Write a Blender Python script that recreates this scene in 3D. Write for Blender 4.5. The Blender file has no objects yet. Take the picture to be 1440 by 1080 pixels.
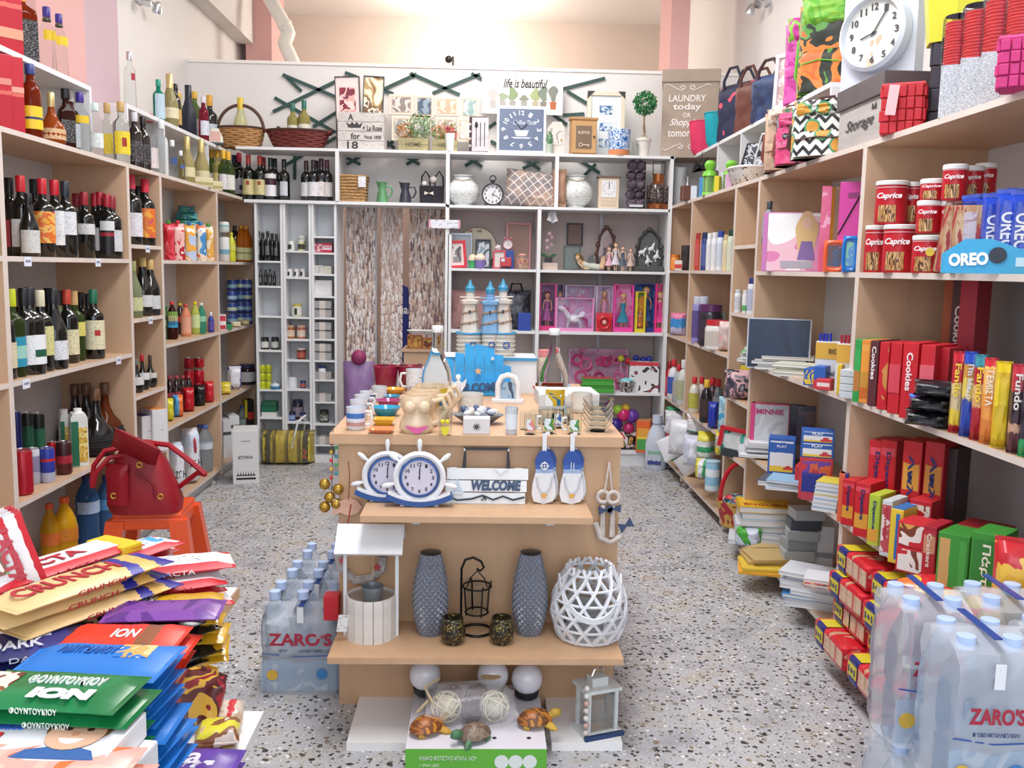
import bpy,bmesh,math,random
from math import cos,sin
from mathutils import Vector,Matrix,Euler
random.seed(7)
PI=math.pi
SC=bpy.context.scene
COL=SC.collection
# ------------------------------------------------------------------ camera
F,CX,CY=1300.0,720.0,540.0
EYE=1.35
_d=Vector((678-CX,-(377-CY),-F)).normalized()          # world +Y in camera axes
_u=Vector((.0148,1,0));_u=(_u - _u.dot(_d)*_d).normalized()
_x=_d.cross(_u).normalized()
# rows of RT: camera coords of a world vector v = v.x*_x + v.y*_d + v.z*_u
RCW=Matrix((_x,_d,_u))           # world = RCW @ cam
CAM=Vector((0,0,EYE))
cd=bpy.data.cameras.new('camera');co=bpy.data.objects.new('camera',cd);COL.objects.link(co)
cd.sensor_width=36;cd.lens=36*F/1440;cd.clip_start=.05;cd.clip_end=100
m4=RCW.to_4x4();m4.translation=CAM;co.matrix_world=m4
SC.camera=co
# ------------------------------------------------------------------ world, exposure
W=bpy.data.worlds.new('world');SC.world=W;W.use_nodes=True
bg=W.node_tree.nodes['Background'];bg.inputs[0].default_value=(.80,.88,1,1);bg.inputs[1].default_value=.9
SC.view_settings.view_transform='Standard';SC.view_settings.look='None'
SC.view_settings.gamma=1;SC.view_settings.use_curve_mapping=False;SC.view_settings.exposure=-0.2
def area(name,loc,rot,sx,sy,power,col):
    l=bpy.data.lights.new(name,'AREA');l.shape='RECTANGLE';l.size=sx;l.size_y=sy;l.energy=power;l.color=col
    o=bpy.data.objects.new(name,l);COL.objects.link(o);o.location=loc;o.rotation_euler=rot;return o
area('ceiling_tube_light',(0,2.4,3.55),(0,0,0),.7,2.6,105,(.97,.97,1))
area('ceiling_tube_light',(0,5.2,3.55),(0,0,0),.7,1.6,68,(1,.96,.94))
area('shopfront_daylight',(0,-1.6,1.9),(PI/2,0,0),3.6,2.4,84,(.86,.92,1))
# ------------------------------------------------------------------ solving pixels to places
def cam(p):
    v=Vector(p) - CAM
    return Vector((_x.dot(v),_d.dot(v),_u.dot(v))) if 0 else RCW.transposed() @ v
def proj(p):
    c=cam(p);return CX + F*c.x/-c.z,CY - F*c.y/-c.z,-c.z
def sol(A,D,u=None,v=None):
    a=cam(A);b=RCW.transposed() @ Vector(D)
    if u is not None:n,q=0,(u-CX)
    else:n,q=1,-(v-CY)
    # F*(a[n]+t b[n]) = q*-(a.z+t b.z)
    t=-(F*a[n] + q*a.z)/(F*b[n] + q*b.z)
    return Vector(A) + t*Vector(D)
def pix(u,v,n,c):
    """point of pixel ray on the plane where coordinate n equals c"""
    r=RCW @ Vector(((u-CX)/F,-(v-CY)/F,-1));t=(c - CAM[n])/r[n];return CAM + t*r
XL,XR=-1.61,1.27
LV=[.085,.50,.93,1.36,1.79]
# ------------------------------------------------------------------ materials
def lin(h):
    if isinstance(h,tuple):return h
    v=[int(h[i:i+2],16)/255 for i in (0,2,4)]
    return tuple(x/12.92 if x <= .04045 else ((x+.055)/1.055)**2.4 for x in v)
_m={}
def M(h,r=.5,me=0,tr=0,em=0,al=1,coat=0):
    k=(h,r,me,tr,em,al,coat)
    if k in _m:return _m[k]
    m=bpy.data.materials.new('mat_%s' % (h if isinstance(h,str) else 'c'));m.use_nodes=True;_m[k]=m
    b=m.node_tree.nodes['Principled BSDF'];c=lin(h)
    b.inputs['Base Color'].default_value=(*c,1);b.inputs['Roughness'].default_value=r;b.inputs['Metallic'].default_value=me
    b.inputs['Transmission Weight'].default_value=tr;b.inputs['Coat Weight'].default_value=coat
    if tr:b.inputs['IOR'].default_value=1.04 if tr==1 else 1.22
    if em:b.inputs['Emission Color'].default_value=(*c,1);b.inputs['Emission Strength'].default_value=em
    b.inputs['Alpha'].default_value=al
    return m
def nodes(name):
    m=bpy.data.materials.new(name);m.use_nodes=True;t=m.node_tree
    b=t.nodes['Principled BSDF']
    def N(ty,**kw):
        n=t.nodes.new(ty)
        for k,v in kw.items():
            if k.startswith('_'):setattr(n,k[1:],v)
            else:n.inputs[k.replace('__',' ')].default_value=v
        return n
    return m,t,b,N,t.links.new
def ramp(t,stops,mode='LINEAR'):
    n=t.nodes.new('ShaderNodeValToRGB');cr=n.color_ramp;cr.interpolation=mode
    while len(cr.elements)>1:cr.elements.remove(cr.elements[0])
    for i,(p,c) in enumerate(stops):
        e=cr.elements[0] if i==0 else cr.elements.new(p)
        e.position=p;e.color=(*lin(c),1)
    return n
def tint(h,amt=.05,scale=3,r=.6,bump=0,stretch=(1,1,1)):
    """plain paint or cloth with slight mottling"""
    k=('tint',h,amt,scale,r,bump,stretch)
    if k in _m:return _m[k]
    m,t,b,N,L=nodes('mottled_'+h);_m[k]=m
    tc=N('ShaderNodeTexCoord');mp=N('ShaderNodeMapping');mp.inputs['Scale'].default_value=stretch
    L(tc.outputs['Object'],mp.inputs[0])
    n=N('ShaderNodeTexNoise',Scale=scale,Detail=4.0);L(mp.outputs[0],n.inputs['Vector'])
    c=lin(h);rr=ramp(t,[(.3,tuple(x*(1-amt*2) for x in c)),(.7,tuple(min(1,x*(1+amt)) for x in c))])
    L(n.outputs[0],rr.inputs[0]);L(rr.outputs[0],b.inputs['Base Color']);b.inputs['Roughness'].default_value=r
    if bump:
        bp=N('ShaderNodeBump',Strength=bump,Distance=.004);L(n.outputs[0],bp.inputs['Height']);L(bp.outputs[0],b.inputs['Normal'])
    return m
def wood(h,r=.45):
    return tint(h,.035,2.2,r,0,(9,9,.7))
def pic(cols,scale=14,r=.4,seed=0,stretch=(1,1,1),soft=0):
    """busy printed artwork: patches of several ink colours"""
    k=('pic',tuple(cols),scale,r,seed,stretch,soft)
    if k in _m:return _m[k]
    m,t,b,N,L=nodes('printed_artwork');_m[k]=m
    tc=N('ShaderNodeTexCoord');mp=N('ShaderNodeMapping');mp.inputs['Scale'].default_value=stretch;mp.inputs['Location'].default_value=(seed*3.7,seed*1.3,seed)
    L(tc.outputs['Object'],mp.inputs[0])
    n=N('ShaderNodeTexNoise',Scale=scale,Detail=2.0,Distortion=.8);L(mp.outputs[0],n.inputs['Vector'])
    q=len(cols);rr=ramp(t,[(.30+.42*i/q if i else 0,c) for i,c in enumerate(cols)],'LINEAR' if soft else 'CONSTANT')
    L(n.outputs[0],rr.inputs[0]);L(rr.outputs[0],b.inputs['Base Color']);b.inputs['Roughness'].default_value=r
    return m
def print_(base,ink,r=.5,fine=1.0,th=.56):
    """paper label with small unreadable print"""
    k=('print',base,ink,r,fine,th)
    if k in _m:return _m[k]
    m,t,b,N,L=nodes('label_paper');_m[k]=m
    tc=N('ShaderNodeTexCoord');mp=N('ShaderNodeMapping');mp.inputs['Scale'].default_value=(70*fine,70*fine,190*fine)
    L(tc.outputs['Object'],mp.inputs[0])
    n=N('ShaderNodeTexNoise',Scale=1.0,Detail=2.0);L(mp.outputs[0],n.inputs['Vector'])
    bc,ic=lin(base),lin(ink);mid=tuple(p*.45+q*.55 for p,q in zip(bc,ic))
    rr=ramp(t,[(0,base),(th,base),(th+.06,mid)])
    L(n.outputs[0],rr.inputs[0]);L(rr.outputs[0],b.inputs['Base Color']);b.inputs['Roughness'].default_value=r
    return m
# ------------------------------------------------------------------ geometry
_g={}
class G:
    def __init__(s):s.v=[];s.f=[];s.mi=[];s.m=0;s.sm=[]
    def add(s,vs,fs,smooth=False,T=None):
        o=len(s.v)
        if T is not None:vs=[T @ Vector(v) for v in vs]
        s.v+=[tuple(v) for v in vs];s.f+=[tuple(i+o for i in f) for f in fs];s.mi+=[s.m]*len(fs);s.sm+=[smooth]*len(fs);return s
    def box(s,x0,x1,y0,y1,z0,z1,T=None):
        vs=[(x,y,z) for x in (x0,x1) for y in (y0,y1) for z in (z0,z1)]
        return s.add(vs,[(0,1,3,2),(4,6,7,5),(0,4,5,1),(2,3,7,6),(0,2,6,4),(1,5,7,3)],False,T)
    def lathe(s,pr,n=20,T=None,a0=0,a1=2*PI,cap=True,sx=1,sy=1):
        full=abs(a1-a0-2*PI)<1e-6;c=n if full else n+1;vs=[];fs=[]
        for r,z in pr:
            for i in range(c):
                a=a0+(a1-a0)*i/n;vs.append((r*cos(a)*sx,r*sin(a)*sy,z))
        for j in range(len(pr)-1):
            for i in range(n):
                k=(i+1) % c;fs.append((j*c+i,j*c+k,(j+1)*c+k,(j+1)*c+i))
        if cap and full:
            if pr[0][0]>1e-5:fs.append(tuple(range(c))[::-1])
            if pr[-1][0]>1e-5:fs.append(tuple((len(pr)-1)*c+i for i in range(c)))
        return s.add(vs,fs,True,T)
    def tube(s,pts,r,n=8,closed=False,T=None):
        P=[Vector(p) for p in pts];N_=len(P);vs=[];fs=[]
        up=Vector((0,0,1))
        for i,p in enumerate(P):
            a=P[(i-1) % N_] if (closed or i) else p;b=P[(i+1) % N_] if (closed or i<N_-1) else p
            t=(b-a).normalized() if (b-a).length>1e-9 else up
            if abs(t.dot(up))>.95:up=Vector((1,0,0)) if abs(t.x)<.9 else Vector((0,1,0))
            x=t.cross(up).normalized();y=x.cross(t).normalized();up=y
            rr=r[i] if isinstance(r,(list,tuple)) else r
            for k in range(n):
                an=2*PI*k/n;vs.append(p+x*rr*cos(an)+y*rr*sin(an))
        m=N_ if closed else N_-1
        for i in range(m):
            j=(i+1) % N_
            for k in range(n):q=(k+1) % n;fs.append((i*n+k,i*n+q,j*n+q,j*n+k))
        if not closed:fs+=[tuple(range(n))[::-1],tuple((N_-1)*n+k for k in range(n))]
        return s.add(vs,fs,True,T)
    def poly(s,pts,th,T=None):
        """outline in x,z extruded along y from 0 to th"""
        n=len(pts);vs=[(p[0],0,p[1]) for p in pts] + [(p[0],th,p[1]) for p in pts]
        return s.add(vs,[tuple(range(n)),tuple(range(n,2*n))[::-1]] + [(i,i+n,(i+1) % n+n,(i+1) % n) for i in range(n)],False,T)
    def ball(s,c,r,n=12,sc=(1,1,1)):
        pr=[(sin(PI*i/(n//2+2))*r,-cos(PI*i/(n//2+2))*r) for i in range(n//2+3)]
        T=Matrix.Translation(c) @ Matrix.Diagonal((*sc,1));return s.lathe(pr,n,T,cap=False)
    def mesh(s,name='mesh'):
        me=bpy.data.meshes.new(name);me.from_pydata(s.v,[],s.f)
        for i in range(max(s.mi,default=0)+1):me.materials.append(None)
        me.polygons.foreach_set('material_index',s.mi);me.polygons.foreach_set('use_smooth',s.sm)
        b=bmesh.new();b.from_mesh(me);bmesh.ops.remove_doubles(b,verts=b.verts,dist=1e-6) ;bmesh.ops.recalc_face_normals(b,faces=b.faces);b.to_mesh(me);b.free()
        if any(s.sm):
            me.set_sharp_from_angle(angle=math.radians(40))
        me.update();return me
def cached(key,fn):
    if key not in _g:
        g=fn();_g[key]=g.mesh(str(key[0])) if isinstance(g,G) else g
    return _g[key]
def put(name,me,mats,parent=None,loc=(0,0,0),rot=(0,0,0),sc=(1,1,1),**props):
    if isinstance(me,G):me=me.mesh(name)
    o=bpy.data.objects.new(name,me);COL.objects.link(o)
    if not isinstance(mats,(list,tuple)):mats=[mats]
    for i,s in enumerate(o.material_slots):s.link='OBJECT';s.material=mats[min(i,len(mats)-1)]
    o.parent=parent;o.location=loc;o.rotation_euler=rot;o.scale=sc if isinstance(sc,(tuple,list)) else (sc,)*3
    for k,v in props.items():o[k]=v
    return o
def thing(name,label,cat,loc=(0,0,0),rz=0,group=None,sc=(1,1,1),rot=None):
    o=bpy.data.objects.new(name,None);COL.objects.link(o);o.empty_display_size=.05
    o.location=loc;o.rotation_euler=rot or (0,0,rz);o.scale=sc if isinstance(sc,(tuple,list)) else (sc,)*3
    return tag(o,label,cat,group)
def tag(o,label,cat,group=None):
    o['label']=label;o['category']=cat
    if group:o['group']=group
    return o
def bbox_mesh(w,d,h,bv=.0):
    """box centred in x,y with its base at z=0"""
    w,d,h,bv=round(w,4),round(d,4),round(h,4),round(bv,4)
    def f():
        me=bpy.data.meshes.new('box');b=bmesh.new();bmesh.ops.create_cube(b,size=1)
        for v in b.verts:v.co=Vector((v.co.x*w,v.co.y*d,(v.co.z+.5)*h))
        if bv:bmesh.ops.bevel(b,geom=b.edges[:],offset=min(bv,w*.4,d*.4,h*.4),segments=2,affect='EDGES',profile=.6)
        b.to_mesh(me);b.free();me.materials.append(None);me.update();return me
    return cached(('box',w,d,h,bv),f)
def box(name,w,d,h,mat,parent=None,loc=(0,0,0),rot=(0,0,0),bv=0,**p):
    return put(name,bbox_mesh(w,d,h,bv),mat,parent,loc,rot,**p)
def sbox(name,x0,x1,y0,y1,z0,z1,mat,parent=None,bv=0,**p):
    return box(name,abs(x1-x0),abs(y1-y0),abs(z1-z0),mat,parent,((x0+x1)/2,(y0+y1)/2,min(z0,z1)),bv=bv,**p)
def text_mesh(s,bold=0,ext=.004,shear=0):
    """lettering centred, unit height 1 cap, lying in x,z facing -y"""
    def f():
        c=bpy.data.curves.new('lettering','FONT');c.body=s;c.align_x='CENTER';c.align_y='CENTER';c.size=1;c.extrude=ext;c.offset=bold;c.shear=shear;c.resolution_u=3
        o=bpy.data.objects.new('t',c);COL.objects.link(o);dg=bpy.context.evaluated_depsgraph_get()
        me=bpy.data.meshes.new_from_object(o.evaluated_get(dg));bpy.data.objects.remove(o)
        xs=[v.co.x for v in me.vertices];ys=[v.co.y for v in me.vertices]
        cx,cy,w,h=(min(xs)+max(xs))/2,(min(ys)+max(ys))/2,max(xs)-min(xs),max(ys)-min(ys)
        for v in me.vertices:v.co=((v.co.x-cx)/w,-v.co.z,(v.co.y-cy)/h)
        if not me.materials:me.materials.append(None)
        return me
    return cached(('text',s,bold,ext,shear),f)
def text(s,w,h,mat,parent,loc=(0,0,0),rot=(0,0,0),bold=.02,name='lettering',shear=0):
    return put(name,text_mesh(s,bold,.06 if h<.02 else .02,shear),mat,parent,loc,rot,(w,min(.03,h) if h<.1 else .03,h))
def fpanel(name,w,h,mat,parent,loc,rot=(0,0,0),t=.0012,bv=0):
    """thin sheet in x,z centred on loc, facing -y"""
    return put(name,bbox_mesh(w,t,h,bv),mat,parent,Vector(loc)+Euler(rot).to_matrix() @ Vector((0,0,-h/2)),rot)
ORD=['first','second','third','fourth','fifth','sixth','seventh','eighth','ninth','tenth','eleventh','twelfth','thirteenth','fourteenth','fifteenth','sixteenth','seventeenth','eighteenth','nineteenth','twentieth']
def ordn(i):return ORD[i] if i<20 else 'twenty-' + ORD[i-20] if i<29 else 'thirtieth' if i==29 else 'thirty-'+ORD[i-30]

# ------------------------------------------------------------------ floor, walls, ceiling
m,t,b,N,L=nodes('terrazzo')
tc=N('ShaderNodeTexCoord')
base=ramp(t,[(.3,'9d9ea3'),(.55,'b7b8bb'),(.72,'b0a899')])
n0=N('ShaderNodeTexNoise',Scale=7.0,Detail=5.0);L(tc.outputs['Object'],n0.inputs['Vector']);L(n0.outputs[0],base.inputs[0])
prev=base.outputs[0]
for sc_,th,cols,jit in ((42,.25,['3a3835','4c4840','8a7c66','2e2e30','8c8882'],.5),(68,.25,['2c2b2a','6a6560','504a44','e4e2e0','a89c88'],.4),(150,.2,['6a6662','e6e4e2','9a948c'],.4)):
    dn=N('ShaderNodeTexNoise',Scale=sc_*1.6,Detail=1.0);L(tc.outputs['Object'],dn.inputs['Vector'])
    va=N('ShaderNodeVectorMath',_operation='MULTIPLY_ADD');va.inputs[1].default_value=(jit/sc_,)*3;L(dn.outputs['Color'],va.inputs[0]);L(tc.outputs['Object'],va.inputs[2])
    vo=N('ShaderNodeTexVoronoi',Scale=float(sc_));L(va.outputs[0],vo.inputs['Vector'])
    sep=N('ShaderNodeSeparateColor');L(vo.outputs['Color'],sep.inputs[0])
    rad=N('ShaderNodeMath',_operation='MULTIPLY');L(sep.outputs[1],rad.inputs[0]);rad.inputs[1].default_value=th*1.75
    lt=N('ShaderNodeMath',_operation='LESS_THAN');L(vo.outputs['Distance'],lt.inputs[0]);L(rad.outputs[0],lt.inputs[1])
    cr=ramp(t,[(i/len(cols),c) for i,c in enumerate(cols)],'CONSTANT');L(sep.outputs[0],cr.inputs[0])
    mx=N('ShaderNodeMix',_data_type='RGBA');L(lt.outputs[0],mx.inputs[0]);L(prev,mx.inputs[6]);L(cr.outputs[0],mx.inputs[7]);prev=mx.outputs[2]
L(prev,b.inputs['Base Color']);b.inputs['Roughness'].default_value=.42
TERR=m
MW=tint('e9e6e3',.02,1.2,.85);MP=tint('dfb0ac',.03,1.2,.85);MB_=tint('d8c6ba',.03,1.2,.85);MCEIL=tint('ece6e0',.02,1,.9)
YB=6.27                      # front of the back shelving
YP=YB+.40                    # partition wall face
YE=9.3;ZC=3.72
ST=dict(kind='structure')
XWL,XWR=-2.05,1.80
sbox('floor',-2.6,2.4,-3,YE+.3,-.1,0,TERR,**ST)
y=pix(300,767,2,0).y
sbox('trim_1',-1.7,1.4,y-.002,y+.002,0,.0008,M('d2cfcc',.5),**ST)
sbox('wall_left',XWL-.1,XWL,-.2,YE,0,ZC,MW,**ST)
sbox('wall_right',XWR,XWR+.1,-.2,YE,0,ZC,MW,**ST)
sbox('wall_back',XWL-.1,XWR+.1,YE,YE+.1,0,ZC,MB_,**ST)
sbox('ceiling',XWL-.1,XWR+.1,-.2,YE+.1,ZC,ZC+.1,MCEIL,**ST)
zp=sol((0,YP,0),(0,0,1),v=98).z
xo0=pix(474,400,1,YB).x;xo1=pix(626,400,1,YB).x;zo=pix(550,290,1,YB).z
for nm,a,b_,c,d in (('wall_partition',XWL,xo0-.02,0,zp),('wall_partition',xo0-.02,xo1+.02,zo+.02,zp),('wall_partition',xo1+.02,XWR,0,zp)):
    sbox(nm,a,b_,YP,YP+.06,c,d,MW,**ST)
sbox('trim_2',XWL,XWR,YP-.01,YP+.07,zp,zp+.02,M('f3efe9',.6),**ST)
# pink pillars and the beam ledge
yl0,yl1=pix(62,60,0,XWL+.0).y,sol((XWL+.10,0,2.2),(0,1,0),u=122).y
sbox('pillar_left',XWL,XWL+.10,sol((XWL+.1,0,2.6),(0,1,0),u=48).y,yl1,0,ZC,MP,**ST)
sbox('pillar_left_pier',XWL,XWL+.02,yl1,sol((XWL+.02,0,2.6),(0,1,0),u=166).y,0,ZC,tint('cfb6bf',.03,1.2,.85),**ST)
# ceiling lamp far behind
t_=pix(655,9,2,ZC-.10)
lamp=thing('ceiling_lamp','round frosted ceiling lamp glowing above the partition wall','lamp',(t_.x,t_.y,ZC))
put('lamp_shade',G().lathe([(.0,-.11),(.12,-.105),(.21,-.075),(.26,-.02),(.26,0)],32),M('fff4e0',.4,em=4),lamp)
put('mounting_plate',G().lathe([(.27,-.02),(.27,0)],32),M('e8e4de',.5),lamp)
l=bpy.data.lights.new('lamp_glow','POINT');l.energy=75;l.color=(1,.93,.84);l.shadow_soft_size=.25
o=bpy.data.objects.new('lamp_glow',l);COL.objects.link(o);o.location=(t_.x,t_.y,ZC-.45)
# pink pillar, pipe beyond the partition
xa,xb=pix(349,60,1,8.0).x,pix(382,60,1,8.0).x
sbox('pillar_back',xa-.02,xb,8.0,8.5,0,ZC,MP,**ST)
sbox('beam_left',XWL,pix(352,40,1,7.9).x,4.9,8.0,pix(352,58,1,7.9).z,ZC,tint('e3dfdc',.02,1.2,.85),**ST)
sbox('pillar_right',pix(942,60,1,YP+.1).x,pix(968,60,1,YP+.1).x,YP+.08,YP+.5,0,ZC,MP,**ST)
p1,p2,p3,p4=[pix(u,v,1,7.7) for u,v in ((372,-15),(406,45),(400,62),(416,96))]
put('drain_pipe',G().tube([p1,p1.lerp(p2,.93),p2,p3,p3.lerp(p4,.15),p4],.055,14).tube([p1.lerp(p2,.80),p1.lerp(p2,.86)],.062,14),M('ece9e2',.4),**ST)
# spy camera on the partition
q=pix(637,96,1,YP+.03)
c_=thing('security_camera','small dark security camera on top of the partition wall','camera',(q.x,q.y,zp+.02))
put('mount',G().box(-.008,.008,-.008,.008,0,.07),M('3c3a3a',.5),c_)
put('camera_body',G().ball((-.03,-.02,.045),.026),M('26242a',.35),c_)
# ------------------------------------------------------------------ cabinets
WD=wood('cbaa8b');WE=tint('d9cdc4',.04,8,.5);WBK=tint('d4d6d9',.03,2,.7);WH=tint('e4e6e8',.02,2,.45)
def ydiv(X,u,z=1.3):return sol((X,0,z),(0,1,0),u=u).y
def cabinet(side,y0,y1,xb0,xb1,levels,label,group):
    """open shelving unit; y0 near, y1 far, xb = back plane at each end"""
    X=XL if side=='L' else XR;s=-1 if side=='L' else 1
    t=thing('shelf_unit',label,'shelving',(X,y0,0),group=group)
    def slab(name,ya,yb,z0,z1,mat,edge,ins=0):
        # front edge strip then board whose back follows the slanted back plane
        ba,bb=[xb0+(xb1-xb0)*(yy-y0)/(y1-y0)-X for yy in (ya,yb)]
        g=G();T=None
        vs=[(0,ya-y0,z0),(0,yb-y0,z0),(bb,yb-y0,z0),(ba,ya-y0,z0)];vs+=[(a,b,z1) for a,b,_ in vs]
        g.add(vs,[(0,1,2,3),(4,7,6,5),(1,5,6,2),(2,6,7,3),(3,7,4,0)]);g.m=1;g.add(vs,[(0,4,5,1)])
        return put(name,g,[mat,edge],t)
    slab('side_panel',y0,y0+.016,0.04,LV[4]-.018,WD,WE);slab('side_panel',y1-.016,y1,0.04,LV[4]-.018,WD,WE)
    slab('top_board',y0,y1,LV[4]-.018,LV[4],WD,WE)
    for z in levels:slab('shelf',y0+.016,y1-.016,z-.018,z,WD,WE)
    g=G();ba,bb=xb0-X,xb1-X;k=s*.006
    vs=[(ba,0,.06),(bb,y1-y0,.06),(bb,y1-y0,LV[4]),(ba,0,LV[4])];vs+=[(a+k,b,c) for a,b,c in vs]
    g.add(vs,[(0,1,2,3),(4,7,6,5),(0,4,5,1),(2,6,7,3),(1,5,6,2),(0,3,7,4)])
    put('back_panel',g,WBK,t)
    for yy in (y0+.06,y1-.08):
        put('foot',cached(('foot',),lambda:G().lathe([(.028,0),(.028,.008),(.014,.02),(.018,.068)],12)),M('e6e4e0',.5),t,(s*.05,yy-y0,0))
    return t
DL=[1.9] + [ydiv(XL,u) for u in (8,184,229,307,357)];DL[0]=2.1
DR=[1.9] + [ydiv(XR,u) for u in (1204,1061,1029,969,938)]
BKL=[-1.95,-1.95,-1.94,-1.90,-1.86,-1.80];BKR=[1.69,1.68,1.60,1.585,1.52,1.49]
LVL=[LV[0:4]]*5
LN=['cut off at the photo edge','holding the wine rows and drink cans','narrow, beside the wine unit','with juice pouches and soda','with tinned food in the far corner']
RN=['nearest, stacked with biscuits and wafers','with notebooks and stationery','narrow, between stationery and cleaning goods','with shampoos and detergents','narrow, at the far corner']
Z2=pix(208,446,0,XL).z;Z1=pix(208,552,0,XL).z;Z3=pix(208,345,0,XL).z
for i in range(5):
    cabinet('L',DL[i],DL[i+1],BKL[i],BKL[i+1],LV[0:4] if i != 2 else [.085,.40,Z1,Z2,Z3],'wooden shelf unit along left wall, '+LN[i],'left wall shelf units')
    lv=LV[0:4] if i != 2 else [.085,.52,.84,1.14,1.345-.0]
    if i==2:lv=[.085,.437,.724,1.153,1.485]
    cabinet('R',DR[i],DR[i+1],BKR[i],BKR[i+1],lv,'wooden shelf unit along right wall, '+RN[i],'right wall shelf units')
sbox('baseboard_left',XL-.05,XL-.04,2.1,DL[5],0,.07,M('cfd3d6',.5),**ST)

# ================================================================== product builders
def bands(axis,stops,wob=0,sc=8,r=.4,seed=0):
    """printed bands along one axis of the thing's own box (0..1)"""
    k=('bands',axis,tuple(stops),wob,sc,r,seed)
    if k in _m:return _m[k]
    m,t,b,N,L=nodes('printed_wrap');_m[k]=m
    tc=N('ShaderNodeTexCoord');sx=N('ShaderNodeSeparateXYZ');L(tc.outputs['Generated'],sx.inputs[0]);out=sx.outputs[axis]
    if wob:
        mp=N('ShaderNodeMapping');mp.inputs['Location'].default_value=(seed*1.7,seed*.9,seed*2.3);L(tc.outputs['Generated'],mp.inputs[0])
        n=N('ShaderNodeTexNoise',Scale=float(sc),Detail=1.0);L(mp.outputs[0],n.inputs['Vector'])
        a=N('ShaderNodeMath',_operation='SUBTRACT');L(n.outputs[0],a.inputs[0]);a.inputs[1].default_value=.5
        q=N('ShaderNodeMath',_operation='MULTIPLY_ADD');L(a.outputs[0],q.inputs[0]);q.inputs[1].default_value=wob;L(out,q.inputs[2]);out=q.outputs[0]
    rr=ramp(t,list(stops),'CONSTANT');L(out,rr.inputs[0]);L(rr.outputs[0],b.inputs['Base Color']);b.inputs['Roughness'].default_value=r
    return m
def glass(h,r=.04,tr=.95):return M(h,r,0,tr)
DARKG=M('0d1210',.08,coat=.5);CLEAR=M('f1f5f5',.03,0,1);GRN=M('6f8a4a',.05,0,.85);WHT=M('eeeeec',.5);BLK=M('17171a',.4);SILV=M('c9ccd2',.25,1)
GOLD=M('d8b24a',.3,.6);FILM=M('eef3fa',.12,0,.75)
STY={  # body profile, cap (z0,z1,r), label (z0,z1)
 'bord':([(.0,.012),(.115,0),(.125,.015),(.125,.60),(.118,.645),(.09,.685),(.055,.72),(.046,.76),(.046,.975),(.0,.98)],(.80,1.0,.051),(.12,.46)),
 'burg':([(.0,.012),(.12,0),(.132,.015),(.132,.45),(.122,.52),(.085,.63),(.055,.73),(.046,.80),(.046,.975),(0,.98)],(.82,1.0,.051),(.12,.36)),
 'champ':([(.0,.012),(.125,0),(.140,.02),(.140,.42),(.128,.50),(.085,.63),(.055,.76),(.050,.86),(.052,.97),(0,.98)],(.66,1.0,.062),(.16,.36)),
 'spirit':([(.0,.01),(.12,0),(.135,.015),(.135,.62),(.12,.68),(.06,.74),(.05,.80),(.05,.97),(0,.98)],(.84,1.0,.062),(.14,.50)),
 'slim':([(.0,.01),(.095,0),(.105,.015),(.100,.62),(.09,.70),(.05,.76),(.042,.80),(.042,.97),(0,.98)],(.86,1.0,.050),(.14,.46)),
 'pet':([(.0,.03),(.11,0),(.135,.03),(.14,.06),(.14,.30),(.13,.34),(.14,.38),(.14,.60),(.125,.68),(.085,.80),(.05,.87),(.045,.90),(.045,.96),(0,.965)],(.92,1.0,.056),(.40,.58)),
 'petw':([(.0,.03),(.10,0),(.125,.025),(.135,.05),(.128,.10),(.137,.13),(.128,.17),(.137,.20),(.128,.24),(.137,.27),(.128,.31),(.137,.34),(.125,.40),(.137,.46),(.137,.66),(.12,.75),(.08,.84),(.048,.90),(.045,.96),(0,.965)],(.92,1.0,.056),(.47,.64)),
 'jar':([(.0,.02),(.36,0),(.40,.04),(.40,.72),(.36,.80),(.33,.84),(0,.84)],(.82,1.0,.37),(.16,.64)),
 'fiasc':([(.0,.01),(.15,0),(.19,.06),(.2,.2),(.18,.38),(.10,.5),(.06,.62),(.045,.75),(.045,.97),(0,.98)],(.82,1.0,.055),(.1,.3)),
 'deter':([(.0,.01),(.13,0),(.15,.03),(.15,.25),(.13,.45),(.14,.6),(.10,.74),(.045,.80),(.04,.84),(0,.84)],(.82,1.0,.065),(.14,.56)),
 'aero':([(.0,.005),(.13,0),(.14,.01),(.14,.80),(.12,.84),(0,.84)],(.83,1.0,.115),(.12,.7)),
}
def body_mesh(st):
    def f():
        pr=STY[st][0];return G().lathe(pr,18)
    return cached(('body',st),f)
def sq_mesh(st,w=.30,d=.22):
    pr=STY['spirit'][0]
    def f():
        g=G();n=28;vs=[];fs=[]
        P=[(0,.01),(.98,0),(1,.015),(1,.60),(.93,.66),(.38,.73),(.3,.78),(.3,.97),(0,.98)]
        for j,(q,z) in enumerate(P):
            for i in range(n):
                a=2*PI*i/n;e=.28 if .5<q else .9
                c,s_=cos(a),sin(a)
                x=math.copysign(abs(c)**e,c);yy=math.copysign(abs(s_)**e,s_)
                ww,dd=(w/2*q,d/2*q) if q>.5 else (.16*q,.16*q)
                vs.append((x*ww,yy*dd,z))
        for j in range(len(P)-1):
            for i in range(n):k=(i+1) % n;fs.append((j*n+i,j*n+k,(j+1)*n+k,(j+1)*n+i))
        return g.add(vs,fs,True)
    return cached(('sq',w,d),f)
def band_mesh(r,z0,z1,half=70):
    return cached(('band',r,z0,z1,half),lambda:G().lathe([(r,z0),(r+.002,z0),(r+.002,z1),(r,z1)],12 if half<170 else 20,a0=-PI/2-math.radians(half),a1=-PI/2+math.radians(half) if half<180 else -PI/2+PI,cap=False))
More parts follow.
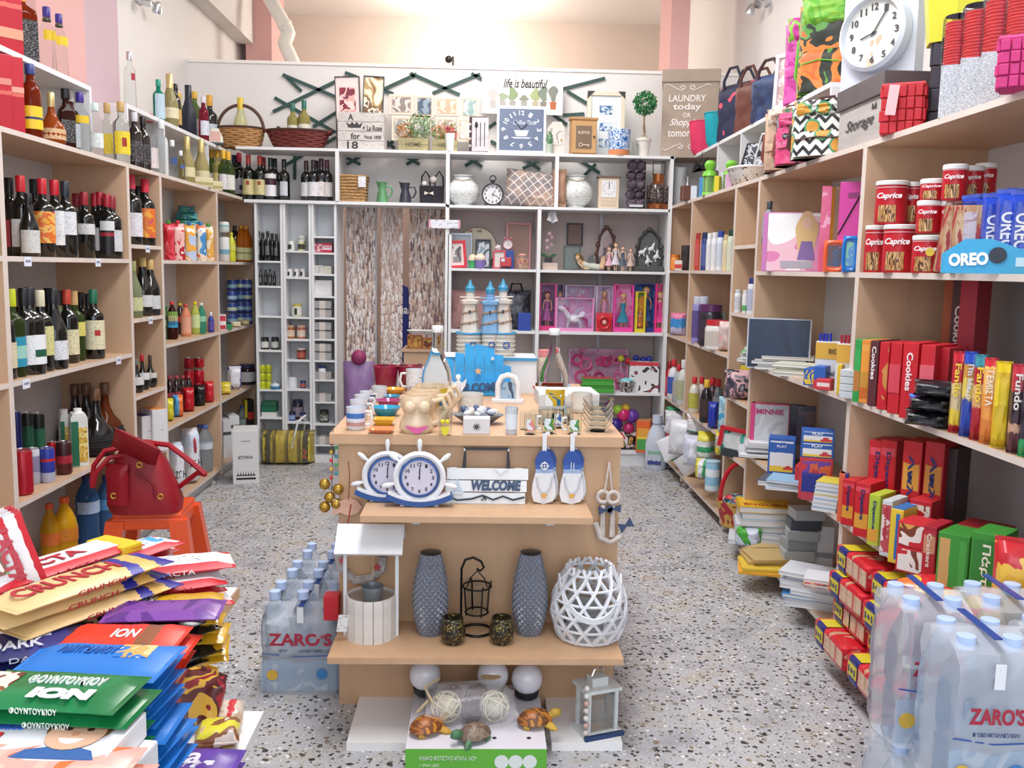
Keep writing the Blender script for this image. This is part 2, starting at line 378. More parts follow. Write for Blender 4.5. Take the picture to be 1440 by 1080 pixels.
def rad_at(st,z):
    pr=STY[st][0]
    for a,b in zip(pr,pr[1:]):
        if a[1] <= z <= b[1] and b[1]>a[1]:return a[0]+(b[0]-a[0])*(z-a[1])/(b[1]-a[1])
    return pr[2][0]
def bottle(name,label,cat,loc,h,rz=0,group=None,st='bord',g=DARKG,cap=None,lab='e6e3dc',ink='55504a',lz=None,capz=None,half=70,fat=1,lab2=None,neck=None,liquid=None,sq=None,plain=0,emb=None):
    fat *= 1.1 if st in ('bord','burg','champ','slim') else 1
    t=thing(name,label,cat,loc,rz,group,(h*fat,h*fat,h))
    _,(c0,c1,cr_),(l0,l1)=STY[st]
    if lz:l0,l1=lz
    if capz:c0=capz
    if sq:
        put('bottle_body',sq_mesh(st,*sq),g,t)
        if lab:box('front_label',sq[0]*.88,.004,l1-l0,lab if not isinstance(lab,str) else print_(lab,ink,fine=.6),t,(0,-sq[1]/2-.002,l0))
        cr_=.07
    else:
        put('bottle_body' if st not in ('jar','aero') else 'jar_body' if st=='jar' else 'can_body',body_mesh(st),g,t)
        r=max(rad_at(st,l0),rad_at(st,l1))+.002
        if lab:put('front_label',band_mesh(round(r,3),l0,l1,half),lab if not isinstance(lab,str) else print_(lab,ink,fine=.6),t)
        if lab2:put('neck_label',band_mesh(round(r,3),lab2[0],lab2[1],half-4),M(lab2[2],.5) if isinstance(lab2[2],str) else lab2[2],t)
    if emb:put('label_emblem',band_mesh(round((sq[1]/2 if sq else r)+.004,3),emb[0],emb[1],emb[3] if len(emb)>3 else 26),M(emb[2],.5),t)
    if cap:put('cap',cached(('cap',c0,c1,cr_),lambda:G().lathe([(0,c0),(cr_*.97,c0),(cr_,c0+.01),(cr_,c1-.008),(cr_*.9,c1),(0,c1)],14)),M(cap,.35) if isinstance(cap,str) else cap,t)
    if neck:put('neck_label',cached(('nk',neck[0],neck[1]),lambda:G().lathe([(.05,neck[0]),(.056,neck[0]),(.053,neck[1]),(.048,neck[1])],14,cap=False)),M(neck[2],.4),t)
    return t
def can(name,label,cat,loc,h,rz=0,group=None,c='b01824',r=.033,c2=None,top=SILV,emb=None,bm=None,lid=None):
    t=thing(name,label,cat,loc,rz,group)
    put('can_body',cached(('can',round(h,3),r),lambda:G().lathe([(r*.8,0),(r,.008),(r,h-.012),(r*.86,h-.002)],20)),bm or (bands(2,c2,.0) if c2 else M(c,.25,.3)),t)
    if lid:put('lid',cached(('lid',r),lambda:G().lathe([(r*1.02,-.012),(r*1.04,-.010),(r*1.04,.0),(r*.95,.002),(0,0)],20)),M(lid,.4),t,(0,0,h))
    else:put('can_top',cached(('ctop',r),lambda:G().lathe([(r*.86,-.004),(r*.88,0),(r*.82,.001),(r*.78,-.005),(0,-.005)],20)),top,t,(0,0,h))
    if emb:put('printed_emblem',band_mesh(round(r+.0006,4),round(h*emb[0],3),round(h*emb[1],3),emb[3] if len(emb)>3 else 40),M(emb[2],.4) if isinstance(emb[2],str) else emb[2],t)
    return t
def carton(name,label,cat,loc,w,d,h,rz=0,group=None,c='d8d8d6',front=None,fr=(.86,.84),txt=None,tc='222222',tsz=(.7,.16),tz=.6,bv=.003,rot=None,side=None,strip=None,trot=0,shear=0,top=None,bm=None):
    """printed box: body, a printed front sheet, lettering"""
    t=thing(name,label,cat,loc,rz,group,rot=rot)
    box('box_body',w,d,h,bm or (M(c,.45) if isinstance(c,str) else c),t,bv=bv)
    if front:fpanel('printed_front',w*fr[0],h*fr[1],front if not isinstance(front,str) else M(front,.45),t,(0,-d/2-.0004,h/2))
    if side:box('printed_side',.0012,d*.9,h*.86,side if not isinstance(side,str) else M(side,.45),t,(side_sign(rz)*(w/2+.0004),0,h*.07))
    if strip:fpanel('printed_strip',w*.98,h*(strip[1]-strip[0]),M(strip[2],.45) if isinstance(strip[2],str) else strip[2],t,(0,-d/2-.0010,h*(strip[0]+strip[1])/2))
    if top:box('top_flap',w*.94,d*.94,.001,top if not isinstance(top,str) else M(top,.5),t,(0,0,h))
    if txt:text(txt,w*tsz[0] if not trot else h*tsz[0],h*tsz[1] if not trot else w*tsz[1],M(tc,.5),t,(0,-d/2-.0018,h*tz),(0,trot,0),shear=shear)
    return t
def side_sign(rz):return -1 if rz >= 0 else 1
def pillow_mesh(w,t,h,p=4,n=8,crimp=.03,stand=0,seed=1):
    k=('pil',round(w,3),round(t,3),round(h,3),p,crimp,stand,seed)
    def f():
        rn=random.Random(seed);g=G();vs=[];fs=[];m=n+4
        zs=[0,crimp*.99]+[crimp+(1-2*crimp)*i/(m-2) for i in range(m-1)]+[1-crimp*.99,1] if crimp else [i/m for i in range(m+1)]
        zs=sorted(set(zs));rows=len(zs)
        for s in (-1,1):
            for z in zs:
                for i in range(n+1):
                    x=i/n;zz=(z-crimp)/(1-2*crimp) if crimp else z;zz=min(1,max(0,zz))
                    a=(1-abs(2*x-1)**p);b_=1-abs(2*zz-1)**p
                    if stand and zz<.5:b_=1
                    q=max(.06,(a*b_))**.5 if a*b_>0 else .06
                    if z<crimp*.995 and crimp and not stand or z>1-crimp*.995 and crimp:q=.05
                    pinch=1-.03*b_*(1 if 0<x<1 else 1)
                    wr=(rn.random()-.5)*t*.10 if 0<x<1 and 0<z<1 else 0
                    vs.append(((x-.5)*w*pinch,s*t/2*q+wr,z*h))
        c=n+1;S=rows*c
        for j in range(rows-1):
            for i in range(n):
                a=j*c+i;fs.append((a,a+1,a+c+1,a+c));fs.append((S+a,S+a+c,S+a+c+1,S+a+1))
        for j in range(rows-1):
            for i in (0,n):a=j*c+i;fs.append((a,a+c,S+a+c,S+a))
        for i in range(n):
            fs.append((i,i+1,S+i+1,S+i));a=(rows-1)*c+i;fs.append((a,S+a,S+a+1,a+1))
        return g.add(vs,fs,True)
    return cached(k,f)
def bag(name,label,cat,loc,w,d,h,mat,rz=0,group=None,rot=None,p=4,crimp=.03,stand=0,seed=1,txt=None,tc='ffffff',tsz=(.6,.2),tz=.6,art=None,trot=0,spout=None):
    """soft filled pack, upright, front to -y"""
    t=thing(name,label,cat,loc,rz,group,rot=rot)
    put('wrapper',pillow_mesh(w,d,h,p,8,crimp,stand,seed),mat if not isinstance(mat,str) else M(mat,.3),t)
    if art:put('printed_picture',pillow_mesh(w*art[1],d*.9,h*art[2],3,6,0,0,seed),art[0],t,(0,-d*.10,h*art[3]))
    if txt:text(txt,(w if not trot else h)*tsz[0],(h if not trot else w)*tsz[1],M(tc,.4),t,(0,-d/2-.002,h*tz),(0,trot,0))
    if spout:put('spout_cap',cached(('spout',),lambda:G().lathe([(.011,0),(.012,.004),(.012,.018),(0,.02)],12)),M(spout,.4),t,(0,0,h-.003))
    return t
# ------------------------------------------------------------------ rows on shelves
ROW_RZ={'L':PI/2,'R':-PI/2,'B':0}
def spot(side,lev,u,vtop,ins,wpx=None):
    z=lev if isinstance(lev,float) else LV[lev]
    if side=='B':
        P_=sol((0,YB+ins,z),(1,0,0),u=u)
    else:
        X=XL-ins if side=='L' else XR+ins;P_=sol((X,0,z),(0,1,0),u=u)
        if z<LV[4]-.01:
            ed=[8,184,229,307,357] if side=='L' else [1204,1061,1029,969,938];dv=DL if side=='L' else DR
            j=sum(1 for e in ed if ((u>e) if side=='L' else (u<e)))
            ym=dv[min(j+1,5)]-.055
            if P_.y>ym:
                P_=sol((0,ym,z),(1,0,0),u=u);lim=XL-.035 if side=='L' else XR+.035
                P_.x=min(P_.x,lim) if side=='L' else max(P_.x,lim)
    h=sol((P_.x,P_.y,0),(0,0,1),v=vtop).z-z
    return P_,h,proj(P_)[2]/F
def row(side,lev,where,group,items,ins=.08,turn=None,fn=None):
    """items: (u, vtop, builder, name, cat, description, keyword arguments)"""
    its=sorted(items,key=lambda i:i[0]);n=len(its)
    for i,it in enumerate(its):
        u,vt,fn,name,cat,desc,kw=it;kw=dict(kw);yr=None
        P_,h,k=spot(side,lev,u,vt,kw.pop('ins',ins))
        rz=kw.pop('rz',ROW_RZ[side]*.45 if turn is None else turn)
        lab=desc + ('' if n==1 else ', '+ordn(i)+' from left') + ' ' + where
        if fn in (bottle,):fn(name,lab,cat,P_,h,rz,group,**kw)
        elif fn is can:
            kw['r']=kw.pop('wpx')*k/2 if 'wpx' in kw else kw.get('r',.033);kw['r']=round(kw['r'],3);fn(name,lab,cat,P_,h,rz,group,**kw)
        elif fn in (carton,):w=kw.pop('wpx')*k;d=kw.pop('d',.06);fn(name,lab,cat,P_,round(w,3),d,round(h,3),rz,group,**kw)
        elif fn is bag:w=kw.pop('wpx')*k;d=kw.pop('d',.07);m_=kw.pop('mat');fn(name,lab,cat,P_,round(w,3),d,round(h,3),m_,rz,group,**kw)
def WB(u,v,cap='b01c28',lab='e4e1da',desc=None,st='bord',**k):
    cn=k.pop('cn',None)
    return (u,v,bottle,'wine_bottle','bottle',desc or 'dark wine bottle',dict(st=st,cap=cap,lab=lab,**k))

# ================================================================== left wall
# upper white shelf in two lengths
XU=-1.70;ZU=sol((XU,0,0),(0,0,1),v=122)
ya=ydiv(XU,128,2.12);ZU=sol((XU,ya,0),(0,0,1),v=122).z;yb=ydiv(XU,178,ZU)
sh=thing('upper_shelf','white upper shelf board with end panel, near the pink pillar','shelf',(XU,2.2,LV[4]),group='white upper shelves')
sbox('shelf_board',0,-.30,0,ya-2.2,ZU-LV[4]-.02,ZU-LV[4],WH,sh);sbox('end_panel',0,-.28,ya-2.22,ya-2.2,0,ZU-LV[4]-.02,WH,sh)
sbox('end_panel',0,-.28,.0,.02,0,ZU-LV[4]-.02,WH,sh)
sbox('back_board',-.28,-.29,0,ya-2.2,0,ZU-LV[4]-.02,WH,sh)
sh=thing('upper_shelf','white upper shelf board running into the back left corner','shelf',(XU,yb,LV[4]),group='white upper shelves')
sbox('shelf_board',0,-.33,0,YB+.02-yb,ZU-LV[4]-.02,ZU-LV[4],WH,sh);sbox('back_board',-.28,-.29,0.0,YB-yb,0,ZU-LV[4]-.02,WH,sh)
for u in (230,292):yy=ydiv(XU,u,ZU);sbox('end_panel',-.0,-.27,yy-yb,yy-yb+.018,0,ZU-LV[4]-.02,WH,sh)
sbox('end_panel',0,-.27,.0,.018,0,ZU-LV[4]-.02,WH,sh)
UZ=float(ZU);ui=XL-XU
amber=M('8c2f12',.06,0,.55);cola=M('1c0a08',.08,coat=.4);redbox=bands(2,[(0,'b5142a'),(.50,'d8685c'),(.54,'c01c30')],.04)
row('L',UZ,'on left upper shelf','spirits on the left upper shelf',[
 (4,-60,carton,'gift_box','box','tall red whisky gift box',dict(wpx=42,d=.10,bm=redbox,ins=ui+.12,strip=(.2,.3,'d99a7c'))),
 (33,-26,bottle,'whisky_bottle','bottle','square amber whiskey bottle with black label',dict(st='spirit',g=amber,cap='1d2440',lab=print_('15161c','cfcfd0',fine=.55),lz=(.06,.54),sq=(.30,.27),neck=(.74,.79,'d98a1e'),ins=ui+.09)),
 (69,10,bottle,'vodka_bottle','bottle','clear vodka bottle with purple cap',dict(st='slim',g=CLEAR,cap='3a2684',lab=None,emb=(.52,.66,'e6c21c',50),neck=(.80,.84,'4a4630'),ins=ui+.10)),
 (86,20,bottle,'vodka_bottle','bottle','clear vodka bottle with purple cap',dict(st='slim',g=CLEAR,cap='3a2684',lab=None,emb=(.50,.64,'e6c21c',50),neck=(.80,.84,'4a4630'),ins=ui+.05)),
 (184,73,bottle,'vodka_bottle','bottle','clear vodka bottle with silver cap and red chevron',dict(st='slim',g=CLEAR,cap=SILV,lab=None,emb=(.50,.62,'a02a34',20),fat=.9)),
 (224,112,bottle,'gin_bottle','bottle','squat green glass bottle with pale blue label',dict(st='spirit',g=M('1f8f72',.08,0,.4),cap='2a9a80',lab='b9d3e0',lz=(.08,.66))),
 (240,104,bottle,'sparkling_wine_bottle','bottle','gold foiled sparkling wine bottle',dict(st='champ',g=M('a8a070',.1,0,.4),cap=M('cdbb82',.3,.5),lab='e2d8b4',capz=.55)),
 (248,118,bottle,'wine_bottle','bottle','black slim bottle behind gold foiled bottle',dict(st='slim',cap='15151a',lab='c9a35c',ins=.16)),
 (253,131,bottle,'liqueur_bottle','bottle','pale yellow liqueur bottle with yellow capsule',dict(st='slim',g=M('d8cf80',.05,0,.6),cap='d8b23c',lab='e6dfae',ins=.26)),
 (266,120,bottle,'sparkling_wine_bottle','bottle','matt dark navy champagne bottle',dict(st='champ',g=M('171c2c',.55),cap='171c2c',lab=None)),
 (275,129,bottle,'wine_bottle','bottle','white wine bottle with yellow capsule and white label',dict(st='slim',g=GRN,cap='d2a63a',lab='dfe2e6',ins=.2)),
 (287,136,bottle,'wine_bottle','bottle','rose wine bottle with silver capsule',dict(st='slim',g=M('8a2638',.08,0,.4),cap='d6d2d8',lab='d8dce8',ins=.13)),
 (296,134,bottle,'wine_bottle','bottle','dark bottle with gold capsule and blue label',dict(st='bord',cap='d8a02c',lab='c2cede',ins=.2)),
],ins=ui+.05,turn=.9)
hv=M('dfe6e0',.04,0,.9)
row('L',4,'on left cabinet top','bottles on top of the left cabinets',[
 (4,78,carton,'gift_box','box','tall red gift box',dict(wpx=20,d=.09,bm=redbox,ins=.12,strip=(.62,.70,'d9887c'))),
 (20,82,carton,'gift_box','box','tall bright red gift box',dict(wpx=22,d=.09,bm=redbox,ins=.10,strip=(.55,.62,'e0a08c'))),
 (46,90,bottle,'brandy_bottle','bottle','amber brandy bottle with blue cap and yellow label',dict(st='slim',g=amber,cap='283a7c',lab=bands(2,[(0,'e3c52e'),(.42,'2a3560'),(.52,'e3c52e')],.05),lz=(.14,.44),fat=1.15,ins=.07)),
 (74,130,bottle,'liqueur_bottle','bottle','round flask of amber liqueur with gold cap',dict(st='fiasc',g=M('b4551e',.06,0,.5),cap=M('c9b47c',.3,.5),lab='d9b48a',fat=1.25,capz=.72,ins=.06)),
 (95,125,bottle,'whisky_bottle','bottle','dark square whiskey bottle with black cap',dict(st='spirit',g=M('3c1a12',.06,0,.3),cap='17171d',lab=print_('14161c','d0d0d2',fine=.55),sq=(.24,.2),ins=.09)),
 (101,128,bottle,'spirit_bottle','bottle','brown bottle with white cap and pale label',dict(st='spirit',g=M('4a2018',.08,0,.3),cap='dcdcde',lab='c9d2da',ins=.16)),
 (115,130,bottle,'vodka_bottle','bottle','clear vodka bottle with purple cap and yellow label',dict(st='spirit',g=CLEAR,cap='3a2684',lab=None,emb=(.50,.62,'e2be22',45))),
 (136,145,bottle,'spirit_bottle','bottle','clear bottle with pale green print',dict(st='slim',g=CLEAR,cap='cfe0da',lab='dbe6e4',lz=(.2,.46),fat=1.1)),
 (153,145,bottle,'rum_bottle','bottle','clear rum bottle with yellow label and gold cap',dict(st='spirit',g=hv,cap='bb9a5c',lab='e6cf3a',lz=(.18,.5),fat=.85,ins=.13)),
 (172,143,bottle,'rum_bottle','bottle','clear rum bottle with yellow label and red emblem',dict(st='spirit',g=hv,cap='bb9a5c',lab='e9d22c',lz=(.16,.52),emb=(.28,.42,'9a2c22',16),fat=.95,ins=.05)),
 (191,158,bottle,'liqueur_bottle','bottle','dark liqueur bottle with black and white cap',dict(st='spirit',g=cola,cap='cfcfd4',lab=print_('1b1a24','cfc4c4',fine=.55),fat=.9)),
 (203,164,bottle,'liqueur_bottle','bottle','dark liqueur bottle with black cap',dict(st='spirit',g=cola,cap='1a1a1e',lab=print_('1c1b22','bdb4b4',fine=.55),fat=.9)),
 (213,160,bottle,'vodka_bottle','bottle','clear vodka bottle with red cap and red print',dict(st='slim',g=CLEAR,cap='c2404a',lab=print_('e4dfe0','b03a44',fine=.55),ins=.13)),
 (228,168,bottle,'vodka_bottle','bottle','clear tall vodka bottle without paper label',dict(st='spirit',g=CLEAR,cap='e0e2e4',lab=None,fat=.85)),
 (243,197,bottle,'ouzo_bottle','bottle','small clear bottle with blue emblem',dict(st='spirit',g=CLEAR,cap='dfe2e4',lab=None,emb=(.4,.56,'35508c',34))),
 (255,212,bottle,'ouzo_bottle','bottle','small clear bottle with white cap',dict(st='spirit',g=CLEAR,cap='dfe2e4',lab=None,emb=(.42,.54,'4a5f94',34),ins=.05)),
 (264,192,bottle,'sparkling_wine_bottle','bottle','pale gold sparkling bottle with gold foil',dict(st='champ',g=M('b9ad78',.1,0,.4),cap=M('cdb97e',.3,.4),lab='dcd3a8')),
 (273,206,bottle,'wine_bottle','bottle','small bottle with yellow capsule',dict(st='slim',g=GRN,cap='d8a630',lab='dcd6b0',ins=.2)),
 (284,196,bottle,'sparkling_wine_bottle','bottle','gold sparkling bottle with tall foil',dict(st='champ',g=M('b9ad78',.1,0,.4),cap=M('cdb97e',.3,.4),lab='dcd3a8')),
 (299,209,bottle,'wine_bottle','bottle','white wine bottle with yellow capsule',dict(st='bord',g=GRN,cap='dcae34',lab='dfe0dc',ins=.16)),
 (307,208,bottle,'wine_bottle','bottle','pale wine bottle with yellow capsule and gold label',dict(st='bord',g=M('c3b778',.08,0,.5),cap='d8a630',lab='d8c88c',ins=.12)),
 (315,211,bottle,'wine_bottle','bottle','white wine bottle with yellow capsule and white label',dict(st='bord',g=GRN,cap='dcae34',lab='e4e4e6')),
 (322,213,bottle,'wine_bottle','bottle','white wine bottle with yellow capsule and pale band',dict(st='bord',g=GRN,cap='dcae34',lab='e0e0d8',ins=.05)),
 (330,218,bottle,'wine_bottle','bottle','dark wine bottle with navy capsule',dict(st='bord',cap='1d2244',lab='cdd0de',ins=.11)),
 (337,215,bottle,'wine_bottle','bottle','dark wine bottle with pink capsule',dict(st='bord',cap='d23a5a',lab='d9d7e2',emb=(.2,.3,'3a3560'))),
],turn=.7)
for i,(u,v0,v1) in enumerate(((284,240,262),(301,252,276))):
    P_=sol((XL-.035,0,LV[4]),(0,1,0),u=u)
    carton('gift_carton',('longer' if i==0 else 'shorter')+' pale gold gift carton lying before sparkling bottles, cabinet top','box',P_,.12 if i==0 else .09,.05,.055,.75,'pale gold cartons',c='cfc9a2',strip=(.2,.5,'a89e6c'))
RED,DKR='c4202e','9c1c2c'
row('L',3,'on upper wine shelf','wine on the upper wine shelf',[
 WB(2,243,'1f3a5c','c3d2de','dark wine bottle with navy capsule',ins=.08),WB(17,250,'1a1d24','a8343c','black wine bottle with black capsule and red label',ins=.15),
 WB(33,247,RED,print_('dfe2e8','5a2634',fine=.55),'wine bottle with red capsule and white label',ins=.1),
 WB(43,272,'15161a','cfd0cc','sloping black wine bottle with low grey label',st='burg',lz=(.06,.42),ins=.05),
 WB(52,252,'1e2026','c9cacc','black wine bottle with black capsule',ins=.19),
 WB(63,251,RED,pic(['e0a030','d9682c','e8b65c','c8465a'],6),'wine bottle with red capsule and orange picture label',ins=.08,lz=(.18,.58)),
 WB(80,253,RED,print_('e6e8ea','8a8f98',fine=.5),'wine bottle with red capsule and large white label',ins=.09,lz=(.16,.60)),
 WB(95,255,'202a34','dfe1e6','wine bottle with black capsule and oval white label',ins=.06,lz=(.3,.6),half=45),
 WB(110,272,'8c1a2a','cfd2d6','small dark wine bottle with dark red capsule',ins=.2),WB(121,270,'9c1f30','d6d8da','wine bottle with crimson capsule and short white label',ins=.11,lz=(.36,.52)),
 WB(136,272,'a81f30','c9ccd0','dark wine bottle with crimson capsule',ins=.2),WB(143,270,'a81f30','c0c4c8','dark wine bottle with crimson capsule',ins=.14),
 WB(153,273,'a3202f',bands(2,[(0,'151518'),(.55,'9c2430'),(.66,'17171a'),(.72,'d8dcdc')]),'wine bottle with crimson capsule and silver band label',ins=.07,lz=(.06,.58)),
 WB(160,276,'8c1a2a','cfd2d6','dark wine bottle with dark red capsule',ins=.12),
])
row('L',2,'on middle wine shelf','wine on the middle wine shelf',[
 WB(11,420,'b8b2a8','d9cfae','wine bottle with grey capsule',ins=.06,st='slim'),WB(20,406,'c3cc26',bands(2,[(0,'2c93b0'),(.28,'9ad0c0'),(.7,'2c93b0')]),'white wine bottle with lime capsule and turquoise label',g=GRN,ins=.07),
 WB(31,409,'aaa49e','d2d4d2','wine bottle with pale grey capsule',ins=.16),WB(38,405,'1b1c22',print_('e4e8ea','6a7a94',fine=.55),'wine bottle with black capsule and white label',ins=.06),
 WB(46,404,'1b1c22',bands(2,[(0,'e6eaec'),(.25,'1f5a44'),(.5,'e6eaec')],.02),'wine bottle with black capsule, green square on label',ins=.05,fat=1.1),
 WB(60,408,'d9d3b4','d8d592','wine bottle with cream capsule and round yellow label',ins=.06,lz=(.2,.56),half=60,fat=1.05),
 WB(72,405,'1d1e26','d2d2d0','black wine bottle with black capsule',ins=.15),WB(79,406,'1f2228','e0e3e8','sloping black wine bottle with low white label',st='burg',ins=.045),
 WB(85,409,'2a2c30','d9dee0','pale green wine bottle with dark capsule',g=M('aab98a',.06,0,.6),ins=.12),
 WB(97,407,'c0442e','e3dcb4','wine bottle with orange red capsule and cream label',ins=.09),WB(107,409,'cda56c','dcd470','wine bottle with tan capsule and yellow label',g=GRN,ins=.1,lz=(.36,.56)),
 WB(116,411,'1d2226','d6d8d2','wine bottle with black capsule',ins=.18),WB(127,413,'23282c','dfe2e4','dark wine bottle with black capsule and narrow label',ins=.13,half=40),
 WB(134,407,'1f6a4e','e2dbb8','wine bottle with green capsule and cream label',ins=.06,emb=(.34,.42,'b03030',16),lz=(.14,.56)),
])
# narrow bay
row('L',float(Z3),'in narrow top bay','bottles in the narrow left bay',[
 WB(187,246,'d83a58','dfe0e8','dark bottle with pink capsule and white label',ins=.07),WB(197,262,'1b1c24','d0d0d4','dark bottle with black capsule',ins=.16),
 WB(206,252,'d83048',pic(['e8a63c','d9702c','c8506a'],6),'dark bottle with pink capsule and orange picture label',ins=.07,lz=(.12,.56))])
LN2='in narrow middle bay'
row('L',float(Z2),'in narrow middle bay','bottles in the narrow left bay',[
 WB(189,367,'9a9a62','c9cf9c','pale green bottle',g=M('a3ad86',.08,0,.5),ins=.05,st='burg'),WB(202,362,'bfa76a','d5d8da','dark sparkling bottle with gold capsule',st='champ',capz=.84,ins=.06),
 WB(213,365,'c9a86c','cdd0d2','dark champagne bottle with gold capsule',st='burg',ins=.05,fat=1.1)])
row('L',float(Z1),'in narrow lower bay','bottles in the narrow left bay',[
 WB(193,505,'6e7468','dfe0e2','round balsamic bottle with grey cap',st='fiasc',lz=(.24,.48),ins=.05),WB(201,499,'b81e2a','e2e3e6','round balsamic bottle with red cap',st='fiasc',lz=(.3,.5),ins=.06),
 WB(212,499,'4a3a34','d6d2c8','round balsamic bottle with brown cap',st='fiasc',lz=(.3,.46),ins=.1)])
# ---- cans, cartons and demijohns under the wine
CN='drink cans on the left shelf'
row('L',1,'on can shelf, back row',CN,[
 (17,577,can,'energy_drink_can','can','tall red energy drink can',dict(c='b3252f',wpx=9)),
 (27,578,can,'energy_drink_can','can','tall blue energy drink can',dict(c='27317c',wpx=12)),
 (42,580,can,'energy_drink_can','can','tall black and green energy can',dict(c2=((0,'15241e'),(.45,'1f5c46'),(.8,'13201c')),wpx=15)),
 (57,581,can,'energy_drink_can','can','tall dark green energy can',dict(c2=((0,'15241e'),(.4,'2a6a50'),(.75,'13201c')),wpx=16)),
],ins=.17)
row('L',1,'on can shelf, front row',CN,[
 (33,632,can,'energy_drink_can','can','fat red drink can',dict(c='b01f30',wpx=27,ins=.05)),
 (48,630,can,'energy_drink_can','can','silver and lilac slim can',dict(c2=((0,'b9bccb'),(.35,'8f8aa8'),(.8,'cfd0da')),wpx=18,ins=.09)),
 (68,629,can,'energy_drink_can','can','blue and silver energy can',dict(c2=((0,'b9c0d8'),(.3,'2a3a9c'),(.62,'c0262f'),(.7,'2a3a9c')),wpx=19,ins=.05)),
 (75,621,can,'soda_can','can','bright red soda can',dict(c='c01c28',wpx=14,ins=.13)),
 (91,621,can,'energy_drink_can','can','dark red and black can',dict(c2=((0,'521a20'),(.35,'a8283a'),(.6,'3a1418')),wpx=21,ins=.05)),
])
chick=pic(['e2c257','caa13c','f0dc8a','b88f30'],30,.4)
for u,v,w,ins,d in ((92,578,12,.15,'half hidden'),(112,577,22,.06,'nearer and larger')):
    P_,h,k=spot('L',1,u,v,ins)
    t=carton('juice_carton','white and green juice carton with yellow fruit, '+d,'carton',P_,w*k,.07,h*.88,.55,'juice cartons',c='e6e6df',bm=M('dfe4dc',.4))
    fpanel('printed_fruit',w*k*.5,h*.62,chick,t,(w*k*.18,-.0365,h*.40));fpanel('printed_strip',w*k*.42,h*.8,M('1f6b4c',.4),t,(-w*k*.27,-.0366,h*.42))
    put('gable_top',G().poly([(-w*k/2,0),(w*k/2,0),(w*k*.36,h*.08),(-w*k*.36,h*.08)],.07),M('e8ebe6',.4),t,(0,-.035,h*.88))
    put('screw_cap',G().lathe([(.016,0),(.016,.022),(0,.024)],14),M('f2f3f1',.4),t,(0,0,h*.94))
DJ=M('0e0d10',.1,coat=.5);wick=tint('1b191b',.3,60,.7,1)
for i,(u,v,ins,g,d) in enumerate(((108,540,.26,DJ,'dark demijohn bottle at the back left of its shelf'),(124,539,.2,DJ,'dark demijohn bottle second in the back row'),(137,546,.08,DJ,'black bubbled demijohn with dark wicker base'),(150,538,.18,M('6a3418',.1,0,.3),'amber demijohn bottle by the wooden side panel'))):
    P_,h,k=spot('L',1,u,v,ins)
    t=bottle('demijohn',d,'bottle',P_,h,.5,'demijohns beside the juice cartons',st='fiasc',g=g,cap='6a4a34',lab=None,fat=1.25)
    put('wicker_cover',cached(('wick',),lambda:G().lathe([(.17,0),(.215,.05),(.22,.2),(.2,.33),(.195,.33)],18,cap=False)),wick,t)
    for q in range(3):put('wicker_band',cached(('wb',q),lambda:G().tube([(.222*cos(a*PI/9),.222*sin(a*PI/9),.06+.09*q) for a in range(18)],.008,5,True)),wick,t)
# bottom shelf
row('L',0,'on bottom left shelf','bottles on the bottom left shelf',[
 (73,708,bottle,'soda_bottle','bottle','orange soda bottle with orange cap',dict(st='pet',g=M('d9a32a',.1,0,.35),cap='d8552c',lab='d8702c',ins=.14)),
 (94,699,bottle,'soda_bottle','bottle','yellow orangeade bottle with orange cap',dict(st='pet',g=M('e0a824',.15,0,.2),cap='e05a28',lab='e08a24',ins=.1,fat=1.15)),
 (125,668,bottle,'water_jug_bottle','bottle','large blue water bottle with pale label',dict(st='petw',g=M('4a7cb8',.08,0,.6),cap='22386c',lab='a9c4e6',ins=.14,fat=1.15)),
 (152,668,bottle,'water_jug_bottle','bottle','large blue water bottle with sky label',dict(st='petw',g=M('5a8cc4',.08,0,.6),cap='2a4a8c',lab='5aa0d8',ins=.1,fat=1.1))])
for u,v,w,top in ((200,583,15,'5a3a8c'),(218,574,22,'d8894a')):
    P_,h,k=spot('L',.40,u,v,.10)
    t=carton('wine_carton','white wine carton with '+('purple' if w==15 else 'orange')+' top flap in the narrow bay','box',P_,w*k,.12,h,.8,'wine cartons in the narrow bay',c='d9dade',front=print_('dcdde0','4a4a58',fine=.5,th=.62),top=top)
# bay with pouches, soda and paper
PW='on juice pouch shelf'
def fruit(a,b,c,s=0):return pic([a,b,c,'f2ece6'],9,.3,s)
row('L',3,PW,'pouches on the left shelf',[
 (238,314,bag,'juice_pouch','pouch','red cherry juice pouch with green cap',dict(wpx=17,mat=fruit('c3222e','d8485a','a3142a'),spout='4c9a3c',stand=1,ins=.08)),
 (251,314,bag,'juice_pouch','pouch','red and white cherry juice pouch',dict(wpx=19,mat=fruit('c83040','e8b8b4','b01c30',2),spout='d03a3a',stand=1)),
 (267,316,bag,'juice_pouch','pouch','white and orange juice pouch',dict(wpx=19,mat=fruit('dfe4ee','b9cdea','e8a83c',3),spout='3a7cc0',stand=1)),
 (283,316,bag,'juice_pouch','pouch','blue and peach juice pouch',dict(wpx=17,mat=fruit('4a90cc','e4dccc','e0784a',4),spout='2a8cc8',stand=1)),
 (294,318,bag,'juice_pouch','pouch','yellow juice pouch at the shelf end',dict(wpx=13,mat=fruit('e4d29a','e8dcc8','dca84c',5),spout='4c9a3c',stand=1,ins=.14))],turn=.6)
for i in range(3):
    P_,h,k=spot('L',3,264,314,.18);bag('drink_pack',['blue green drink pack stacked lowest behind the pouches','blue green drink pack in the middle, behind pouches','blue green drink pack on top, behind pouches'][i],'pack',P_+Vector((0,0,.20+.04*i)),.16-.03*i,.09,.045,pic(['2a6a8c','3a8a6c','4aa0a8','1c4a6c'],20,.3,i),.6,'packs behind the pouches',crimp=0)
